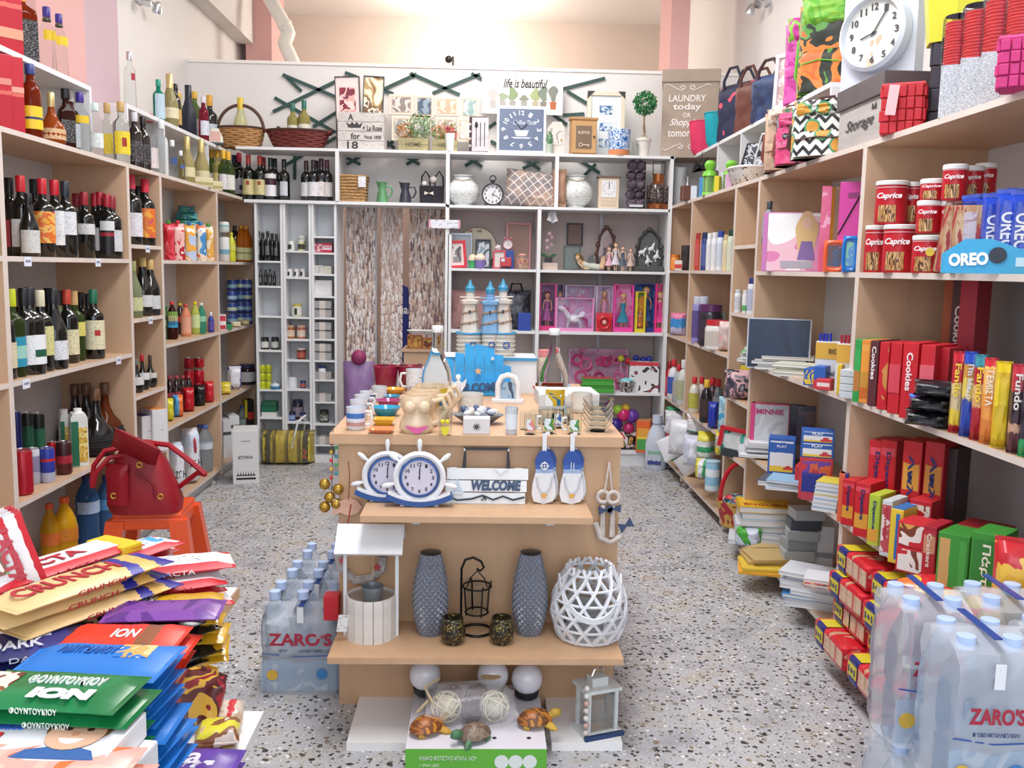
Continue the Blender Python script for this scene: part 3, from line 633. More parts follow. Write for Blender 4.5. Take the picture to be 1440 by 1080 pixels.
row('L',2,'on soft drink shelf','soft drinks on the left shelf',[
 (234,430,bottle,'soda_bottle','bottle','green soda bottle',dict(st='pet',g=M('6a9a6a',.08,0,.5),cap='3a7a4a',lab='9ac08c',ins=.12)),
 (243,424,bottle,'iced_tea_bottle','bottle','iced tea bottle with red cap and blue label',dict(st='pet',g=M('3a1a12',.08,0,.2),cap='d03a3c',lab=bands(2,[(0,'3aa0d0'),(.4,'dfe0a8'),(.7,'7aa04a')],.1),lz=(.32,.74))),
 (254,426,bottle,'soda_bottle','bottle','dark soda bottle with yellow cap',dict(st='pet',g=cola,cap='e0c02c',lab='b83a2c',ins=.16)),
 (262,428,bottle,'juice_bottle','bottle','peach orange bottle with red cap',dict(st='pet',g=M('e0906c',.15,0,.1),cap='c8303a',lab='e8a88c',lz=(.1,.6),fat=1.1)),
 (275,424,bottle,'soda_bottle','bottle','lemon bottle with yellow cap',dict(st='pet',g=M('cfd86a',.1,0,.4),cap='e4cc20',lab='cfe0a0',lz=(.2,.6))),
 (284,426,bottle,'soda_bottle','bottle','green lemonade bottle with white cap',dict(st='pet',g=M('4aa88a',.1,0,.5),cap='d8e4dc',lab='8ac8a8',ins=.05)),
 (298,439,bottle,'detergent_bottle','bottle','small blue bottle with white cap',dict(st='deter',g=M('2c3c9c',.25),cap='d8dcec',lab='5a4a9c'))],turn=.6)
Rk='on cola shelf'
for r_ in range(2):
    row('L',LV[1]+.115+.10*r_ if r_ else LV[1]+.115,'in '+('upper' if r_ else 'lower')+' layer of stacked red cans','stacked red cans',[
     (266,(503 if r_ else 520),can,'soda_can','can','red soda can',dict(c='b81c2c',wpx=13)),(280,(503 if r_ else 520),can,'soda_can','can','red soda can',dict(c='b81c2c',wpx=14))],ins=.15) if r_==0 or 1 else None
row('L',1,'under the stacked red cans','stacked red cans',[(266,534,can,'soda_can','can','red soda can',dict(c='a81828',wpx=13)),(280,534,can,'soda_can','can','red soda can',dict(c='a81828',wpx=14))],ins=.15)
row('L',1,Rk,'drink packs on the left shelf',[
 (238,560,bag,'drink_pack','pack','yellow shrink wrapped drink pack',dict(wpx=12,mat='d8d22c',crimp=0,d=.1)),(250,555,bag,'drink_pack','pack','blue and orange drink pack',dict(wpx=15,mat=bands(0,[(0,'4a98cc'),(.5,'e0743c')],.1),crimp=0,d=.1)),
 (265,545,bag,'drink_pack','pack','red cola bottle pack',dict(wpx=16,mat='b81a28',crimp=0,d=.1)),(281,541,bag,'drink_pack','pack','black cola can pack',dict(wpx=15,mat='17171c',crimp=0,d=.09)),
 (294,536,bag,'drink_pack','pack','bright red cola can pack',dict(wpx=13,mat='c4202c',crimp=0,d=.09))],turn=.5,ins=.07)
for i,u in enumerate((240,249,258,266)):
    P_,h,k=spot('L',1,u,528,.12);bottle('cola_bottle','dark cola bottle with pinkish cap, '+ordn(i)+' behind drink packs','bottle',P_,h,0,'cola bottles behind the packs',st='pet',g=cola,cap='b04a50',lab='a03040')
soft=pic(['e4e6ea','dfe2e8','c8d4e4','e8e8ec'],8,.35)
row('L',0,'on the lowest shelf','paper roll packs',[
 (247,622,bag,'paper_roll_pack','pack','white paper roll pack with dark lettering',dict(wpx=20,mat=soft,txt='ΖΟΗ',tc='20242c',tsz=(.8,.14),tz=.42,crimp=0,d=.14)),
 (268,602,bag,'paper_roll_pack','pack','white paper roll pack with red ribbon',dict(wpx=22,mat=soft,txt='ΖΟΗ',tc='20242c',tsz=(.8,.12),tz=.4,crimp=0,d=.14,art=(M('c23a50',.4),.25,.4,.5)))],turn=.75,ins=.06)
for u,ins,d in ((289,.06,'large clear water bottle with blue cap at shelf front'),(283,.18,'large clear water bottle behind another')):
    P_,h,k=spot('L',0,u,597,ins);bottle('water_bottle',d,'bottle',P_,h,.6,'large water bottles',st='petw',g=M('dfe8f0',.05,0,.85),cap='4a68a8',lab='d3dce6',fat=1.15,lz=(.5,.62))
# far corner bay
row('L',3,'on far corner top shelf','goods in the far left bay',[
 (316,333,can,'milk_tin','tin','white and blue tin',dict(c2=((0,'d8dcdc'),(.3,'7ab0c8'),(.5,'e0e4e4')),wpx=14)),(326,327,bottle,'juice_bottle','bottle','yellow green bottle',dict(st='pet',g=M('c8cc30',.2),cap='d4c83a',lab='d8dc6a')),
 (331,317,bottle,'oil_bottle','bottle','dark vinegar bottle',dict(st='pet',g=DARKG,cap='3a2a20',lab='4a3a2a',ins=.15)),(340,317,bottle,'oil_bottle','bottle','orange cooking oil bottle',dict(st='pet',g=M('c8701c',.1,0,.3),cap='d89a3c',lab=bands(2,[(0,'d8d8a0'),(.5,'6a8a3c'),(.6,'d8d8a0')],.2),lz=(.06,.4),fat=1.15)),
 (351,318,bottle,'oil_bottle','bottle','orange cooking oil bottle with tan cap',dict(st='pet',g=M('c8701c',.1,0,.3),cap='d89a3c',lab=bands(2,[(0,'d8d8a0'),(.5,'6a8a3c'),(.6,'d8d8a0')],.2),lz=(.06,.4),fat=1.15))],turn=.4,ins=.07)
P_,h,k=spot('L',3,316,320,.08);can('milk_tin','white and blue tin standing on another in far corner bay','tin',P_+Vector((0,0,.19)),.07,.4,'goods in the far left bay',c2=((0,'d0dcd8'),(.5,'8ac0c0'),(.7,'e0e4e4')),r=.033)
for r_ in range(4):
    vb=[456,436,417,397][r_]
    for i,u in enumerate((327,339,351)):
        P_,h,k=spot('L',2,u,vb,.10);dz=.078
        can('food_tin','blue and silver food tin, %s from left, %s layer of the stack' % (ordn(i),['lowest','second','third','top'][r_]),'tin',Vector((P_.x,P_.y,LV[2]+dz*r_)),dz-.003,.4,'stacked blue tins',c2=((0,'27387c'),(.28,['7aa0b0','b8c4a8','9ab8d0'][(r_+i) % 3]),(.6,'2a468c')),r=.034)
row('L',2,'before the stacked blue tins','small packs in the far left bay',[
 (313,442,carton,'small_carton','box','small red and white carton',dict(wpx=9,front=bands(2,[(0,'c03040'),(.3,'e4e0e0'),(.6,'c03040')]),d=.04)),(318,456,carton,'small_carton','box','low green flat carton',dict(wpx=16,c='2a7a4c',d=.05)),
 (332,452,bag,'noodle_pack','pack','small cream noodle pack',dict(wpx=14,mat='cfc9a4',d=.05)),(345,450,bag,'noodle_pack','pack','small yellowish noodle pack',dict(wpx=12,mat='c9c08c',d=.05))],ins=.02,turn=.4)
row('L',1,'in far corner lower bay','goods in the far left bay',[
 (316,537,bag,'snack_bag','bag','crumpled yellow bag',dict(wpx=17,mat=pic(['d8c428','e6d860','c8a41c'],16,.3),d=.09)),(330,515,bag,'snack_bag','bag','white and blue bag with red print',dict(wpx=19,mat=pic(['dfe0e8','dfe0e8','3a4a9c','c8505c'],10,.3),d=.09)),
 (337,514,bottle,'coffee_jar','jar','dark coffee jar with blue lid',dict(st='jar',g=DARKG,cap='2a3a6c',lab='dfe0e4',ins=.14)),(348,512,bottle,'coffee_jar','jar','coffee jar with white label',dict(st='jar',g=M('2a1a18',.1),cap='20284c',lab='c8ccd4',ins=.1))],turn=.5,ins=.06)
row('L',0,'in far corner bottom bay','goods in the far left bay',[
 (315,588,carton,'white_carton','box','white carton with small black print',dict(wpx=11,d=.2,c='d0d2d4',strip=(.62,.7,'4a4c50'))),(325,582,carton,'white_carton','box','white carton with small dark print',dict(wpx=14,d=.2,c='d6d8da',strip=(.68,.76,'3a3c40'))),
 (341,570,bottle,'water_bottle','bottle','small clear bottle with blue cap',dict(st='petw',g=M('b8c4c4',.06,0,.7),cap='3a5a9c',lab='9ab0b0')),
 (349,561,carton,'coffee_pack','pack','yellow and black coffee pack',dict(wpx=11,d=.08,front=bands(2,[(0,'17161a'),(.6,'d8c020')]),c='cfb81e')),(356,561,carton,'coffee_pack','pack','black pack with red figure',dict(wpx=9,d=.08,front=bands(2,[(0,'d0b81e'),(.25,'17161a'),(.55,'b8302c'),(.75,'17161a')]),c='17161a',ins=.12))],turn=.5)
# carton on the floor
P_=pix(341,681,2,0);wl=44*proj(P_)[2]/F
t=carton('wine_carton','white carton with small black skyline print standing on the floor','box',(P_.x,P_.y+.10,0),wl*.80,.20,.335,.22,c='dcdddd')
text('ΚΤΗΜΑ',wl*.45,.018,M('6a6c70',.5),t,(0,-.102,.17));fpanel('printed_line',wl*.6,.012,M('202226',.5),t,(0,-.1008,.035))
for i in range(7):put('printed_spire',cached(('spire',),lambda:G().poly([(-.008,0),(.008,0),(.002,.01),(0,.028),(-.002,.01)],.0012)),M('1c1e22',.5),t,(wl*(-.24+.08*i),-.1015,.055))
fpanel('printed_line',wl*.6,.004,M('202226',.5),t,(0,-.1008,.055));fpanel('printed_line',wl*.3,.006,M('9a9ca0',.5),t,(0,-.1008,.27))
# price tags on the shelf edges
for i,(u,v,z,d) in enumerate(((38,369,3,'upper wine shelf edge'),(137,373,3,'upper wine shelf edge, near side panel'),(36,538,2,'middle wine shelf edge'),(166,506,2,'middle wine shelf edge, by side panel'),(207,350,Z3,'narrow bay top shelf edge'),(211,449,Z2,'narrow bay middle shelf edge'))):
    z=LV[z] if isinstance(z,int) else z;yy=ydiv(XL,u,z)
    t=thing('price_tag','small white price tag on the '+d,'price tag',(XL+.002,yy,z-.034),1.5708,'price tags on the left shelves')
    box('tag_card',.052,.002,.034,M('dfe3ee',.5),t);fpanel('printed_price',.036,.008,M('8a90a8',.5),t,(0,-.0012,.018))
# track spotlights on the walls
for u,v,X,s_,d in ((222,1,XWL,1,'left wall'),(1055,3,XWR,-1,'right wall')):
    q=sol((X+s_*.1,0,3.0),(0,1,0),u=u);q=pix(u,v+4,0,X+s_*.12)
    t=thing('spotlight','small silver twin spotlight high on the '+d,'light',(X,q.y,q.z),0,'wall spotlights')
    put('wall_plate',G().box(0,s_*.02,-.05,.05,0,.10),M('c9cacc',.4),t)
    for k_ in (-1,1):
        put('arm',G().tube([(0,0,.05),(s_*.06,k_*.05,.03),(s_*.08,k_*.07,.01)],.006),SILV,t)
        put('lamp_head',G().lathe([(.012,.03),(.022,.02),(.03,-.03),(.026,-.032)],14),SILV,t,(s_*.09,k_*.08,0),(.4*k_,.3,0))

# ================================================================== back shelving
def ZB(v):return pix(700,v,1,YB).z
def UBX(u,z=1.5,ins=0):return sol((0,YB+ins,z),(1,0,0),u=u).x
zb0=ZB(214);zb1=ZB(288.5);zb2=ZB(378);zb3=ZB(465);zb4=ZB(550);zb5=ZB(633)
x300,xr=UBX(318,zb0),UBX(940)
t=thing('white_shelving','white open shelving across the back wall with green trellis behind','shelving',(0,YB,0))
def wb(name,x0,x1,z0,z1,y0=0,y1=.33,mat=None):sbox(name,x0,x1,y0,y1,z0,z1,mat or WH,t)
wb('top_shelf',XL-.02,xr+.02,zb0-.018,zb0);wb('shelf',XL+.03,UBX(628),zb1-.016,zb1+.004);wb('shelf',UBX(628),xr,zb1-.022,zb1-.004)
for u,z0,z1 in ((474,zb1,zb0-.018),(783,zb1-.004,zb0-.018),(937,0.04,zb0),(755,.04,zb1-.02),(628,.3,zb0-.018),(631,.04,zb1-.2)):
    x=UBX(u,(z0+z1)/2);wb('upright',x-.012,x+.012,z0,z1)
for a,b_,z in ((631,755,zb2),(757,937,zb2),(631,755,zb3),(757,937,zb3),(757,937,zb4),(757,937,zb5),(631,755,zb4)):
    wb('shelf',UBX(a),UBX(b_),z-.018,z,.005)
wb('back_panel',UBX(631),UBX(937),.1,zb1-.02,.335,.345,tint('c3b4ae',.03,2,.8))  # added board; its taupe paints in the shelves' warm shade on the wall
wb('kick_board',UBX(757),xr,0,zb5-.02,.02,.04)
wb('steel_upright',UBX(853)-.012,UBX(853)+.012,.1,zb1,.31,.33,M('b9bcc2',.4))
# narrow white towers
t=thing('white_tower_shelf','three narrow white tower shelves joined under the back shelf','shelving',(0,YB+.02,0))
TW=[((357,397),(373,408,450,498,553,592)),((397,437),(358,395,451,482,511,552,598)),((437,473),(337,360,390,421,451,481,511,538,569,600,629))]
for (a,b_),lv in TW:
    xa,xb=UBX(a),UBX(b_)
    for x in (xa+.008,xb-.010):sbox('side_panel',x-.008,x+.008,0,.30,0,zb1-.018,WH,t)
    sbox('back_panel',xa,xb,.17,.18,0,zb1-.018,M('c9cccf',.6),t)
    for v in lv:z=ZB(v);sbox('shelf',xa+.016,xb-.018,0,.17,z-.012,z,WH,t)
    sbox('base',xa+.016,xb-.018,0,.17,0,.05,WH,t)
# green trellis (strips of an expanding trellis on the partition)
t=thing('wall_trellis','dark green expanding wooden trellis fixed on the partition wall','trellis',(0,YP-.012,0))
S=[(396,104,421,128),(396,105,475,138),(384,137,470,186),(386,157,475,114),(387,178,396,184),(474,152,438,174),(455,204,475,193),(538,127,588,104),(576,103,645,133),(536,126,552,132),(610,131,677,104),(574,102,580,108),(661,103,678,112),(484,102,500,108),(540,210,556,198),(540,198,552,208),(785,127,852,110),(795,128,823,145),(792,162,822,160),(775,161,795,175),(688,180,700,172),(688,198,700,205),
 (475,216,505,231),(490,231,513,217),(567,219,588,231),(574,231,596,218),(651,219,676,234),(656,233,683,219),(730,219,757,238),(737,237,775,219),(806,220,841,243),(822,249,841,230),(410,217,410,250),(404,232,430,217)]
for i,(u0,v0,u1,v1) in enumerate(S):
    a,b_=pix(u0,v0,1,YP-.012),pix(u1,v1,1,YP-.012);d=b_-a;L_=math.hypot(d.x,d.z)
    box('trellis_strip',L_,.006,.022,tint('31504a',.06,9,.6),t,(a.x+d.x/2-.011*-d.z/L_*-1,(-.004 if i % 2 else 0),(a.z+b_.z)/2-.011),(0,-math.atan2(d.z,d.x),0))
# bead curtain in the doorway
beadm=[]
gm=G();rn=random.Random(3)
def curtain(u0,u1,z0,pal,yy,n):
    xa,xb=UBX(u0),UBX(u1)
    for i in range(n):
        x=xa+(xb-xa)*(i+.5)/n;z=zo+.02
        while z>z0:
            h=rn.uniform(.025,.075);gm.m=rn.choice(pal);gm.lathe([(.001,z-h),(.0055,z-h+.006),(.0055,z-.006),(.001,z)],4,Matrix.Translation((x,yy+rn.uniform(-.004,.004),0)),cap=False);z-=h+.004
curtain(477,519,.12,[0,0,1,2,2,3,4],YP-.07,30);curtain(528,560,.12,[0,0,1,2,2,4],YP-.065,22);curtain(570,626,.55,[3,1,0,4,2,0],YP-.06,30)
o=put('bead_curtain',gm,[M('dccfc9',.5),M('bba8a2',.5),M('f0ece9',.5),M('8a787a',.5),M('d4b9a8',.5)]);tag(o,'brown and cream wooden bead curtain hanging in the back doorway','bead curtain');o['kind']='stuff'
sbox('door_1',UBX(519,1,.35),UBX(529,1,.35),YP-.02,YP+.04,0,zo+.02,M('b9bcc4',.5),**ST)
sbox('wall_inner',UBX(470)-.3,UBX(640)+.4,YP+1.5,YP+1.55,0,zp-.2,tint('d0bab2',.05,1,.9),**ST)
# coffee poster figure seen through the curtain
t=thing('blue_banner','dark blue banner with white letters behind the bead curtain','banner',(UBX(566,1,.5),YP+.10,0))
za,zb_=0,pix(564,400,1,YP+.1).z
put('banner_sheet',G().poly([(-.09,za),(.06,za),(.08,zb_-.4),(.04,zb_-.02),(-.02,zb_),(-.07,zb_-.1),(-.08,zb_-.5)],.01),M('1c2c7c',.6),t)
text('rnai',.11,.06,WHT,t,(.0,-.003,pix(564,435,1,YP+.1).z),(0,.1,0))
# glowing window seen far through the doorway
q=pix(599,362,1,YE-.03)
t=thing('far_window','small bright window on far wall seen through curtain','window',(q.x,YE-.03,q.z-.28))
box('pane',.16,.01,.5,M('eef4ff',.5,em=2.5),t);box('window_frame',.22,.006,.56,M('c8c8c8',.5),t,(0,.01,-.03))
# table inside doorway
x0,x1=UBX(566,.5,.15),UBX(628,.5,.15);q0=pix(590,500,1,YB+.15)
t=thing('small_wooden_counter','small wooden counter with bowls before the bead curtain','table',(x0,YB+.10,0))
zt=pix(600,491,1,YB+.1).z
sbox('table_top',0,x1-x0,0,.3,zt-.02,zt,WD,t);sbox('apron',.01,x1-x0-.01,.02,.03,zt-.14,zt-.02,WD,t)
for a in (.03,x1-x0-.03):
    for b_ in (.04,.26):sbox('leg',a-.015,a+.015,b_-.015,b_+.015,0,zt-.02,WD,t)
for i,(u,c) in enumerate(((583,'c8763c'),(604,'d8803c'),(618,'d0c8c0'))):
    q=sol((0,YB+.2,zt),(1,0,0),u=u)
    tt=carton('snack_carton',['orange','darker orange','pale grey'][i]+' snack carton on small wooden counter','box',q,.10,.08,.09-.02*i,.1,'cartons on the small counter',c=c,front=pic([c,'e8c05a','7a3a20'],20,.4,i))
for i in range(3):
    q=sol((0,YB+.1,zt),(1,0,0),u=586+17*i)
    tt=thing('bowl',['white shallow bowl lying leftmost','white bowl at centre','white bowl lying rightmost'][i]+' on the wooden counter','bowl',q+Vector((0,0,.10)),0,'white bowls')
    put('bowl_body',G().lathe([(.0,0),(.03,0),(.07,.03),(.066,.03),(.03,.006),(0,.005)],20),WHT,tt)
# ---- top shelf goods
def bb(u0,u1,vt,z,ins=.10):
    P_=sol((0,YB+ins,z),(1,0,0),u=(u0+u1)/2);k=proj(P_)[2]/F;return P_,(u1-u0)*k,sol(P_,(0,0,1),v=vt).z-z
def basket_body(wt,wb_,d,h,weave,parent,hollow=1):
    rows_=9;
    for i in range(rows_):
        z=h*(i+.5)/rows_;q=wb_+(wt-wb_)*(z/h)**.8
        pts=[(q/2*cos(a*PI/24),d/2*(q/wt)*sin(a*PI/24),z+.0035*sin(a*5+i*3.1)) for a in range(48)]
        put('wicker_row',G().tube(pts,h/rows_*.55,5,True),weave,parent)
    put('basket_lining',G().lathe([(0,.004),(wb_*.48,.004),(wt*.48,h*.96),(wt*.45,h*.96),(wb_*.45,.01)],24,cap=False,sy=d/wt),weave,parent)
    put('basket_rim',G().tube([(wt/2*1.03*cos(a*PI/24),d/2*1.03*sin(a*PI/24),h) for a in range(48)],h*.06,6,True),tint('4a3028',.1,30,.7),parent)
P_,w,h=bb(307,371,181,zb0,.12)
t=thing('wicker_basket','oval tan wicker basket with tall hoop handle on corner shelf','basket',P_)
basket_body(w*1.02,w*.80,.22,h,tint('b98a56',.15,40,.7,.5),t)
hh=sol(P_,(0,0,1),v=148).z-zb0
put('handle',G().tube([(w/2*cos(a),0,h*.9+(hh-h*.9)*sin(a)) for a in [PI*i/20 for i in range(21)]],.011,8),tint('5a4038',.1,30,.7),t)
bottle('gift_bottle','small bottle with yellow ribbon inside the hooped basket','bottle',P_+Vector((0,0,.03)),.30,.2,st='champ',g=M('d8d6a8',.1,0,.4),cap='d9bc3a',lab='e0c85a')
P_,w,h=bb(377,463,185,zb0,.12)
t=thing('wicker_basket','wide dark red wicker basket holding two white wine bottles','basket',P_)
basket_body(w*1.02,w*.72,.24,h,tint('7a3430',.15,40,.6,.5),t)
for s_ in (-1,1):put('side_handle',G().tube([(s_*w*.49,-.05,h*.9),(s_*w*.54,-.03,h*1.05),(s_*w*.54,.03,h*1.05),(s_*w*.49,.05,h*.9)],.009),tint('6a2c2a',.1,30,.7),t)
for u,v,d in ((412,145,'left'),(428,141,'right')):
    q=sol((0,YB+.12,zb0+.03),(1,0,0),u=u);bottle('wine_bottle','white wine bottle with green capsule in red basket, %s of two' % d,'bottle',q,sol(q,(0,0,1),v=v).z-q.z,.3,'bottles in the red basket',st='bord',g=M('a8a060',.08,0,.5),cap='1f6a5a',lab='e2ded2',emb=(.22,.3,'b03a34',18))
# french print crate with two framed pictures
P_,w,h=bb(476,540,158,zb0,.06)
t=thing('storage_crate','distressed white wooden crate printed with crown and letters','crate',P_)
gr=tint('cfc9c4',.12,14,.8)
for i in range(4):box('plank',w,.014,h/4-.003,tint('cdc8c3',.14,22,.8,0,(1,1,6)),t,(0,-.01,h/4*i))
for s_ in (-1,1):box('side_panel',.014,.18,h*.97,gr,t,(s_*(w/2-.007),.09,0))
box('bottom_panel',w*.96,.18,.01,gr,t,(0,.09,.002))
for s_,x,z,ww,hh in (('A',-.22,.86,.12,.16),('18',-.18,.12,.24,.2),('for',-.12,.36,.2,.16),('+ La Rose',.25,.58,.42,.14),('Paris 1898',.26,.34,.36,.09)):
    text(s_,w*ww,h*hh,M('3a3638',.6),t,(x*w,-.0185,z*h))
put('printed_crown',G().poly([(-.04,0),(.04,0),(.055,.035),(.03,.02),(.015,.04),(0,.02),(-.015,.04),(-.03,.02),(-.055,.035)],.0012),M('3a3638',.6),t,(-w*.14,-.0185,h*.58))
def frame(name,label,cat,P_,w,h,bw,fm,pm,rot=(0,0,0),mount=None,group=None,fd=.018,dz=0):
    t=thing(name,label,cat,P_,group=group,rot=rot)
    for nm,a in (('frame_rail',(w,bw,0,0)),('frame_rail',(w,bw,0,h-bw)),('frame_stile',(bw,h-2*bw,-(w-bw)/2,bw)),('frame_stile',(bw,h-2*bw,(w-bw)/2,bw))):
        box(nm,a[0],fd,a[1],fm,t,(a[2],0,a[3]),bv=.002)
    if mount:box('mount_board',w-2*bw,fd*.3,h-2*bw,mount,t,(0,fd*.1,bw));box('picture',(w-2*bw)*.68,fd*.2,(h-2*bw)*.72,pm,t,(0,-fd*.12,bw+(h-2*bw)*.14))
    else:box('picture',w-2*bw,fd*.3,h-2*bw,pm,t,(0,fd*.1,bw))
    return t
P_,w,h=bb(474,509,106,zb0,.13)
frame('framed_picture','thin framed picture of pale flowers on dark red, inside crate','picture',P_,w,h,.006,M('3a3438',.5),pic(['8c2a3c','7c2438','e8cfc8','d8a8a0','7a2a3c','3a5a8c'],12,.5),(-.06,-.04,0),M('e6d3ce',.6),'pictures in the crate')
P_,w,h=bb(508,537,106,zb0,.15)
frame('framed_picture','thin framed picture of brown and white plant, inside crate','picture',P_,w,h,.006,M('4a5458',.5),pic(['ede6d0','e8dec0','b89a6a','7a5a3a','e8e0c8','5a4a3a'],9,.5,3),(-.04,.03,0),None,'pictures in the crate')
# collage of frames
P_,w,h=bb(546,673,132,zb0,.22)
t=thing('photo_collage','cream multi photo frame of linked small frames behind the planters','photo frame',P_)
k=w/127;cm=M('e2d2c2',.5)
for (u0,v0,u1,v1),pc in zip(((547,132,582,160),(583,132,610,163),(610,134,645,160),(647,133,672,163),(551,161,577,195),(578,160,606,190),(612,162,640,188),(642,162,672,195)),(['d8d0c8','8a8078','e8e4e0'],['4a5868','8a9aa8','c8d0d8'],['e0d0b8','c8a888','ece4d8'],['c8d4d0','8aa8a4','e4e8e4'],['9a9a94','c8c4bc','6a6a64'],['d8d8d0','b0b0a8','e8e8e0'],['d0c8c0','a89888','e8e0d8'],['d8cec0','e8e4da','b8a898'])):
    x=((u0+u1)/2-609.5)*k;z=(213-v1)*k;ww=(u1-u0)*k;hh=(v1-v0)*k
    f_=box('small_frame',ww,.02,hh,cm,t,(x,0,z),bv=.003);box('photo',ww*.70,.002,hh*.70,pic(pc,14,.3),f_,(0,-.0105,hh*.15));box('frame_lip',ww*.78,.0015,hh*.78,M('c8ae94',.5),f_,(0,-.0098,hh*.11))
# planters
def leafy(parent,name,c,r,n,m,seed,ls=.012,sc=(1,1,1)):
    rn=random.Random(seed);g=G()
    for i in range(n):
        v=Vector((rn.gauss(0,1),rn.gauss(0,1),rn.gauss(0,1))).normalized()*r*(.6+.4*rn.random())
        v=Vector((v.x*sc[0],v.y*sc[1],v.z*sc[2]));e=Euler((rn.uniform(0,6),rn.uniform(0,6),rn.uniform(0,6))).to_matrix().to_4x4()
        T=Matrix.Translation(Vector(c)+v) @ e;g.add([(-ls,0,0),(0,-ls*.5,ls*.2),(ls,0,0),(0,ls*.5,ls*.2)],[(0,1,2,3)],False,T)
    o=put(name,g,m,parent);return o
def planter(u0,u1,vt,vtop,lab,flowers,ins,txt):
    P_,w,h=bb(u0,u1,vt,zb0,ins);t=thing('planter',lab,'planter',P_,group='small wooden planters')
    for i in range(2):box('plank',w,.012,h/2-.002,tint('a39a72',.12,20,.8),t,(0,-.045,h/2*i));box('plank',w,.012,h/2-.002,tint('a39a72',.12,20,.8),t,(0,.045,h/2*i))
    for s_ in (-1,1):box('side_panel',.010,.08,h,tint('958c64',.12,20,.8),t,(s_*(w/2-.005),0,0))
    box('soil',w*.9,.075,h*.8,M('4a3c30',.9),t)
    text(txt,w*.5,h*.3,M('5a5238',.6),t,(0,-.0525,h*.5))
    for x,r,c,n,s_ in flowers:
        o=leafy(t,'foliage',(x*w,0,h+r*.8),r,n,M(c,.6),s_);o['kind']='stuff'
planter(561,603,195,0,'planter box of orange flowers and green herb beside the crate',((-.3,.06,'9c7a48',90,1),(-.3,.065,'c8824a',60,2),(-.12,.07,'e8e2c8',26,3),(.22,.10,'6f9460',260,4)),.10,'HOME')
planter(608,643,197,0,'smaller planter box of coral flowers and white pot',((-.25,.05,'7f9a54',90,5),(-.2,.06,'d87a58',60,6),(.2,.05,'e09a6a',60,7),(.1,.07,'8a9a5a',60,8),(.3,.04,'d85a5a',30,9)),.07,'HERB')
P_,w,h=bb(625,640,188,zb0,.02)
t=thing('small_pot','tiny white pot held before the coral flowers','pot',P_);put('pot_body',G().lathe([(0,0),(w*.36,0),(w*.5,h),(w*.44,h),(w*.3,.01)],18),WHT,t);leafy(t,'foliage',(0,0,h+.02),.03,40,M('c8505a',.6),11)['kind']='stuff'
# cutlery box
P_,w,h=bb(660,689,165,zb0,.06)
t=thing('cutlery_box','book shaped white cutlery box with dark spine and utensils','box',P_,-.12)
box('box_body',w*.86,.07,h,M('3a2a2e',.5),t,(-w*.06,0,0),bv=.003);box('front_cover',w*.8,.004,h*.94,tint('cfccd0',.1,18,.6),t,(w*.05,-.037,h*.03))
for i,nm in enumerate(('spoon','fork','knife')):
    x=w*(-.14+.2*i);put('printed_'+nm,(G().box(-.0025,.0025,0,.002,.02,h*.75) if i else G().box(-.0025,.0025,0,.002,.02,h*.6).lathe([(0,-.022),(.011,-.012),(.012,0),(.007,.018),(0,.022)],10,Matrix.Translation((0,.001,h*.68)) @ Matrix.Diagonal((1,.1,1,1)))),M('2a2428',.5),t,(x,-.0405,h*.08))
for i in range(4):box('spine_motif',.012,.002,.014,M('d8c8c0',.5),t,(-w*.44,-.0362,h*(.15+.2*i)))
# life is beautiful sign
P_,w,h=bb(677,791,107,sol((0,YB+.3,0),(0,0,1),v=160).z,.29);zz=P_.z
t=thing('wall_sign','wide white sign reading life is beautiful above painted cacti','sign',P_)
box('board',w,.02,h,M('f0eef0',.5),t,bv=.002);box('picture_field',w*.92,.002,h*.86,M('f7f5f2',.5),t,(0,-.011,h*.07))
text('life is beautiful',w*.54,h*.24,M('2c2826',.6),t,(.02,-.0135,h*.80),shear=.3,bold=.02)
for i,(x,hh,c,potc) in enumerate(((-.36,.30,'c0bcb8','b8b4b0'),(-.24,.2,'9aa88c','b0a8a0'),(-.12,.36,'8a9c74','a0a098'),(.02,.16,'8a8c7c','a0a098'),(.16,.34,'a3ac7c','b0a890'),(.26,.40,'7c8878','8a8078'),(.38,.42,'7f8478','b8643c'))):
    put('painted_cactus',G().poly([(cos(a)*.03*(1+.35*sin(3*a+i)),h*hh*.5+sin(a)*h*hh*.5) for a in [i_*PI/8 for i_ in range(16)]],.0015),M(c,.6),t,(x*w,-.0135,h*.34))
    put('painted_pot',G().poly([(-.018,0),(.018,0),(.024,h*.2),(-.024,h*.2)],.0015),M(potc,.6),t,(x*w,-.0136,h*.14))
# dark square clock
P_,w,h=bb(698,767,149,zb0,.06)
t=thing('wall_clock','square slate blue clock with white frame and coffee cup dial','clock',P_,rot=(-.05,0,0))
fr=box('clock_frame',w,.03,h,M('e8eaf0',.4),t,bv=.004);box('dial',w*.9,.004,h*.87,tint('5a6884',.06,6,.35),t,(0,-.0165,h*.065))
for n_ in range(12):
    a=math.radians(90-30*(n_+1));text(str(n_+1),w*(.07 if n_<9 else .11),h*.1,M('d8dde8',.5),t,(w*.36*cos(a),-.02,h*.5+h*.35*sin(a)),(0,-a+PI/2,0))
text('Coffee Time',w*.46,h*.1,M('b9c0d0',.5),t,(.02,-.02,h*.65),shear=.3)
put('cup_motif',G().poly([(-.05,.04),(.05,.04),(.035,0),(-.035,0)],.001).poly([(-.07,-.006),(.07,-.006),(.05,-.016),(-.05,-.016)],.001),M('c6ccd8',.5),t,(0,-.02,h*.36))
for L_,a,b_ in ((.075,.9,.005),(.055,2.4,.007)):put('hand',G().box(-b_/2,b_/2,0,.001,0,L_),M('17181c',.5),t,(0,-.022,h*.5),(0,a-1.57,0))
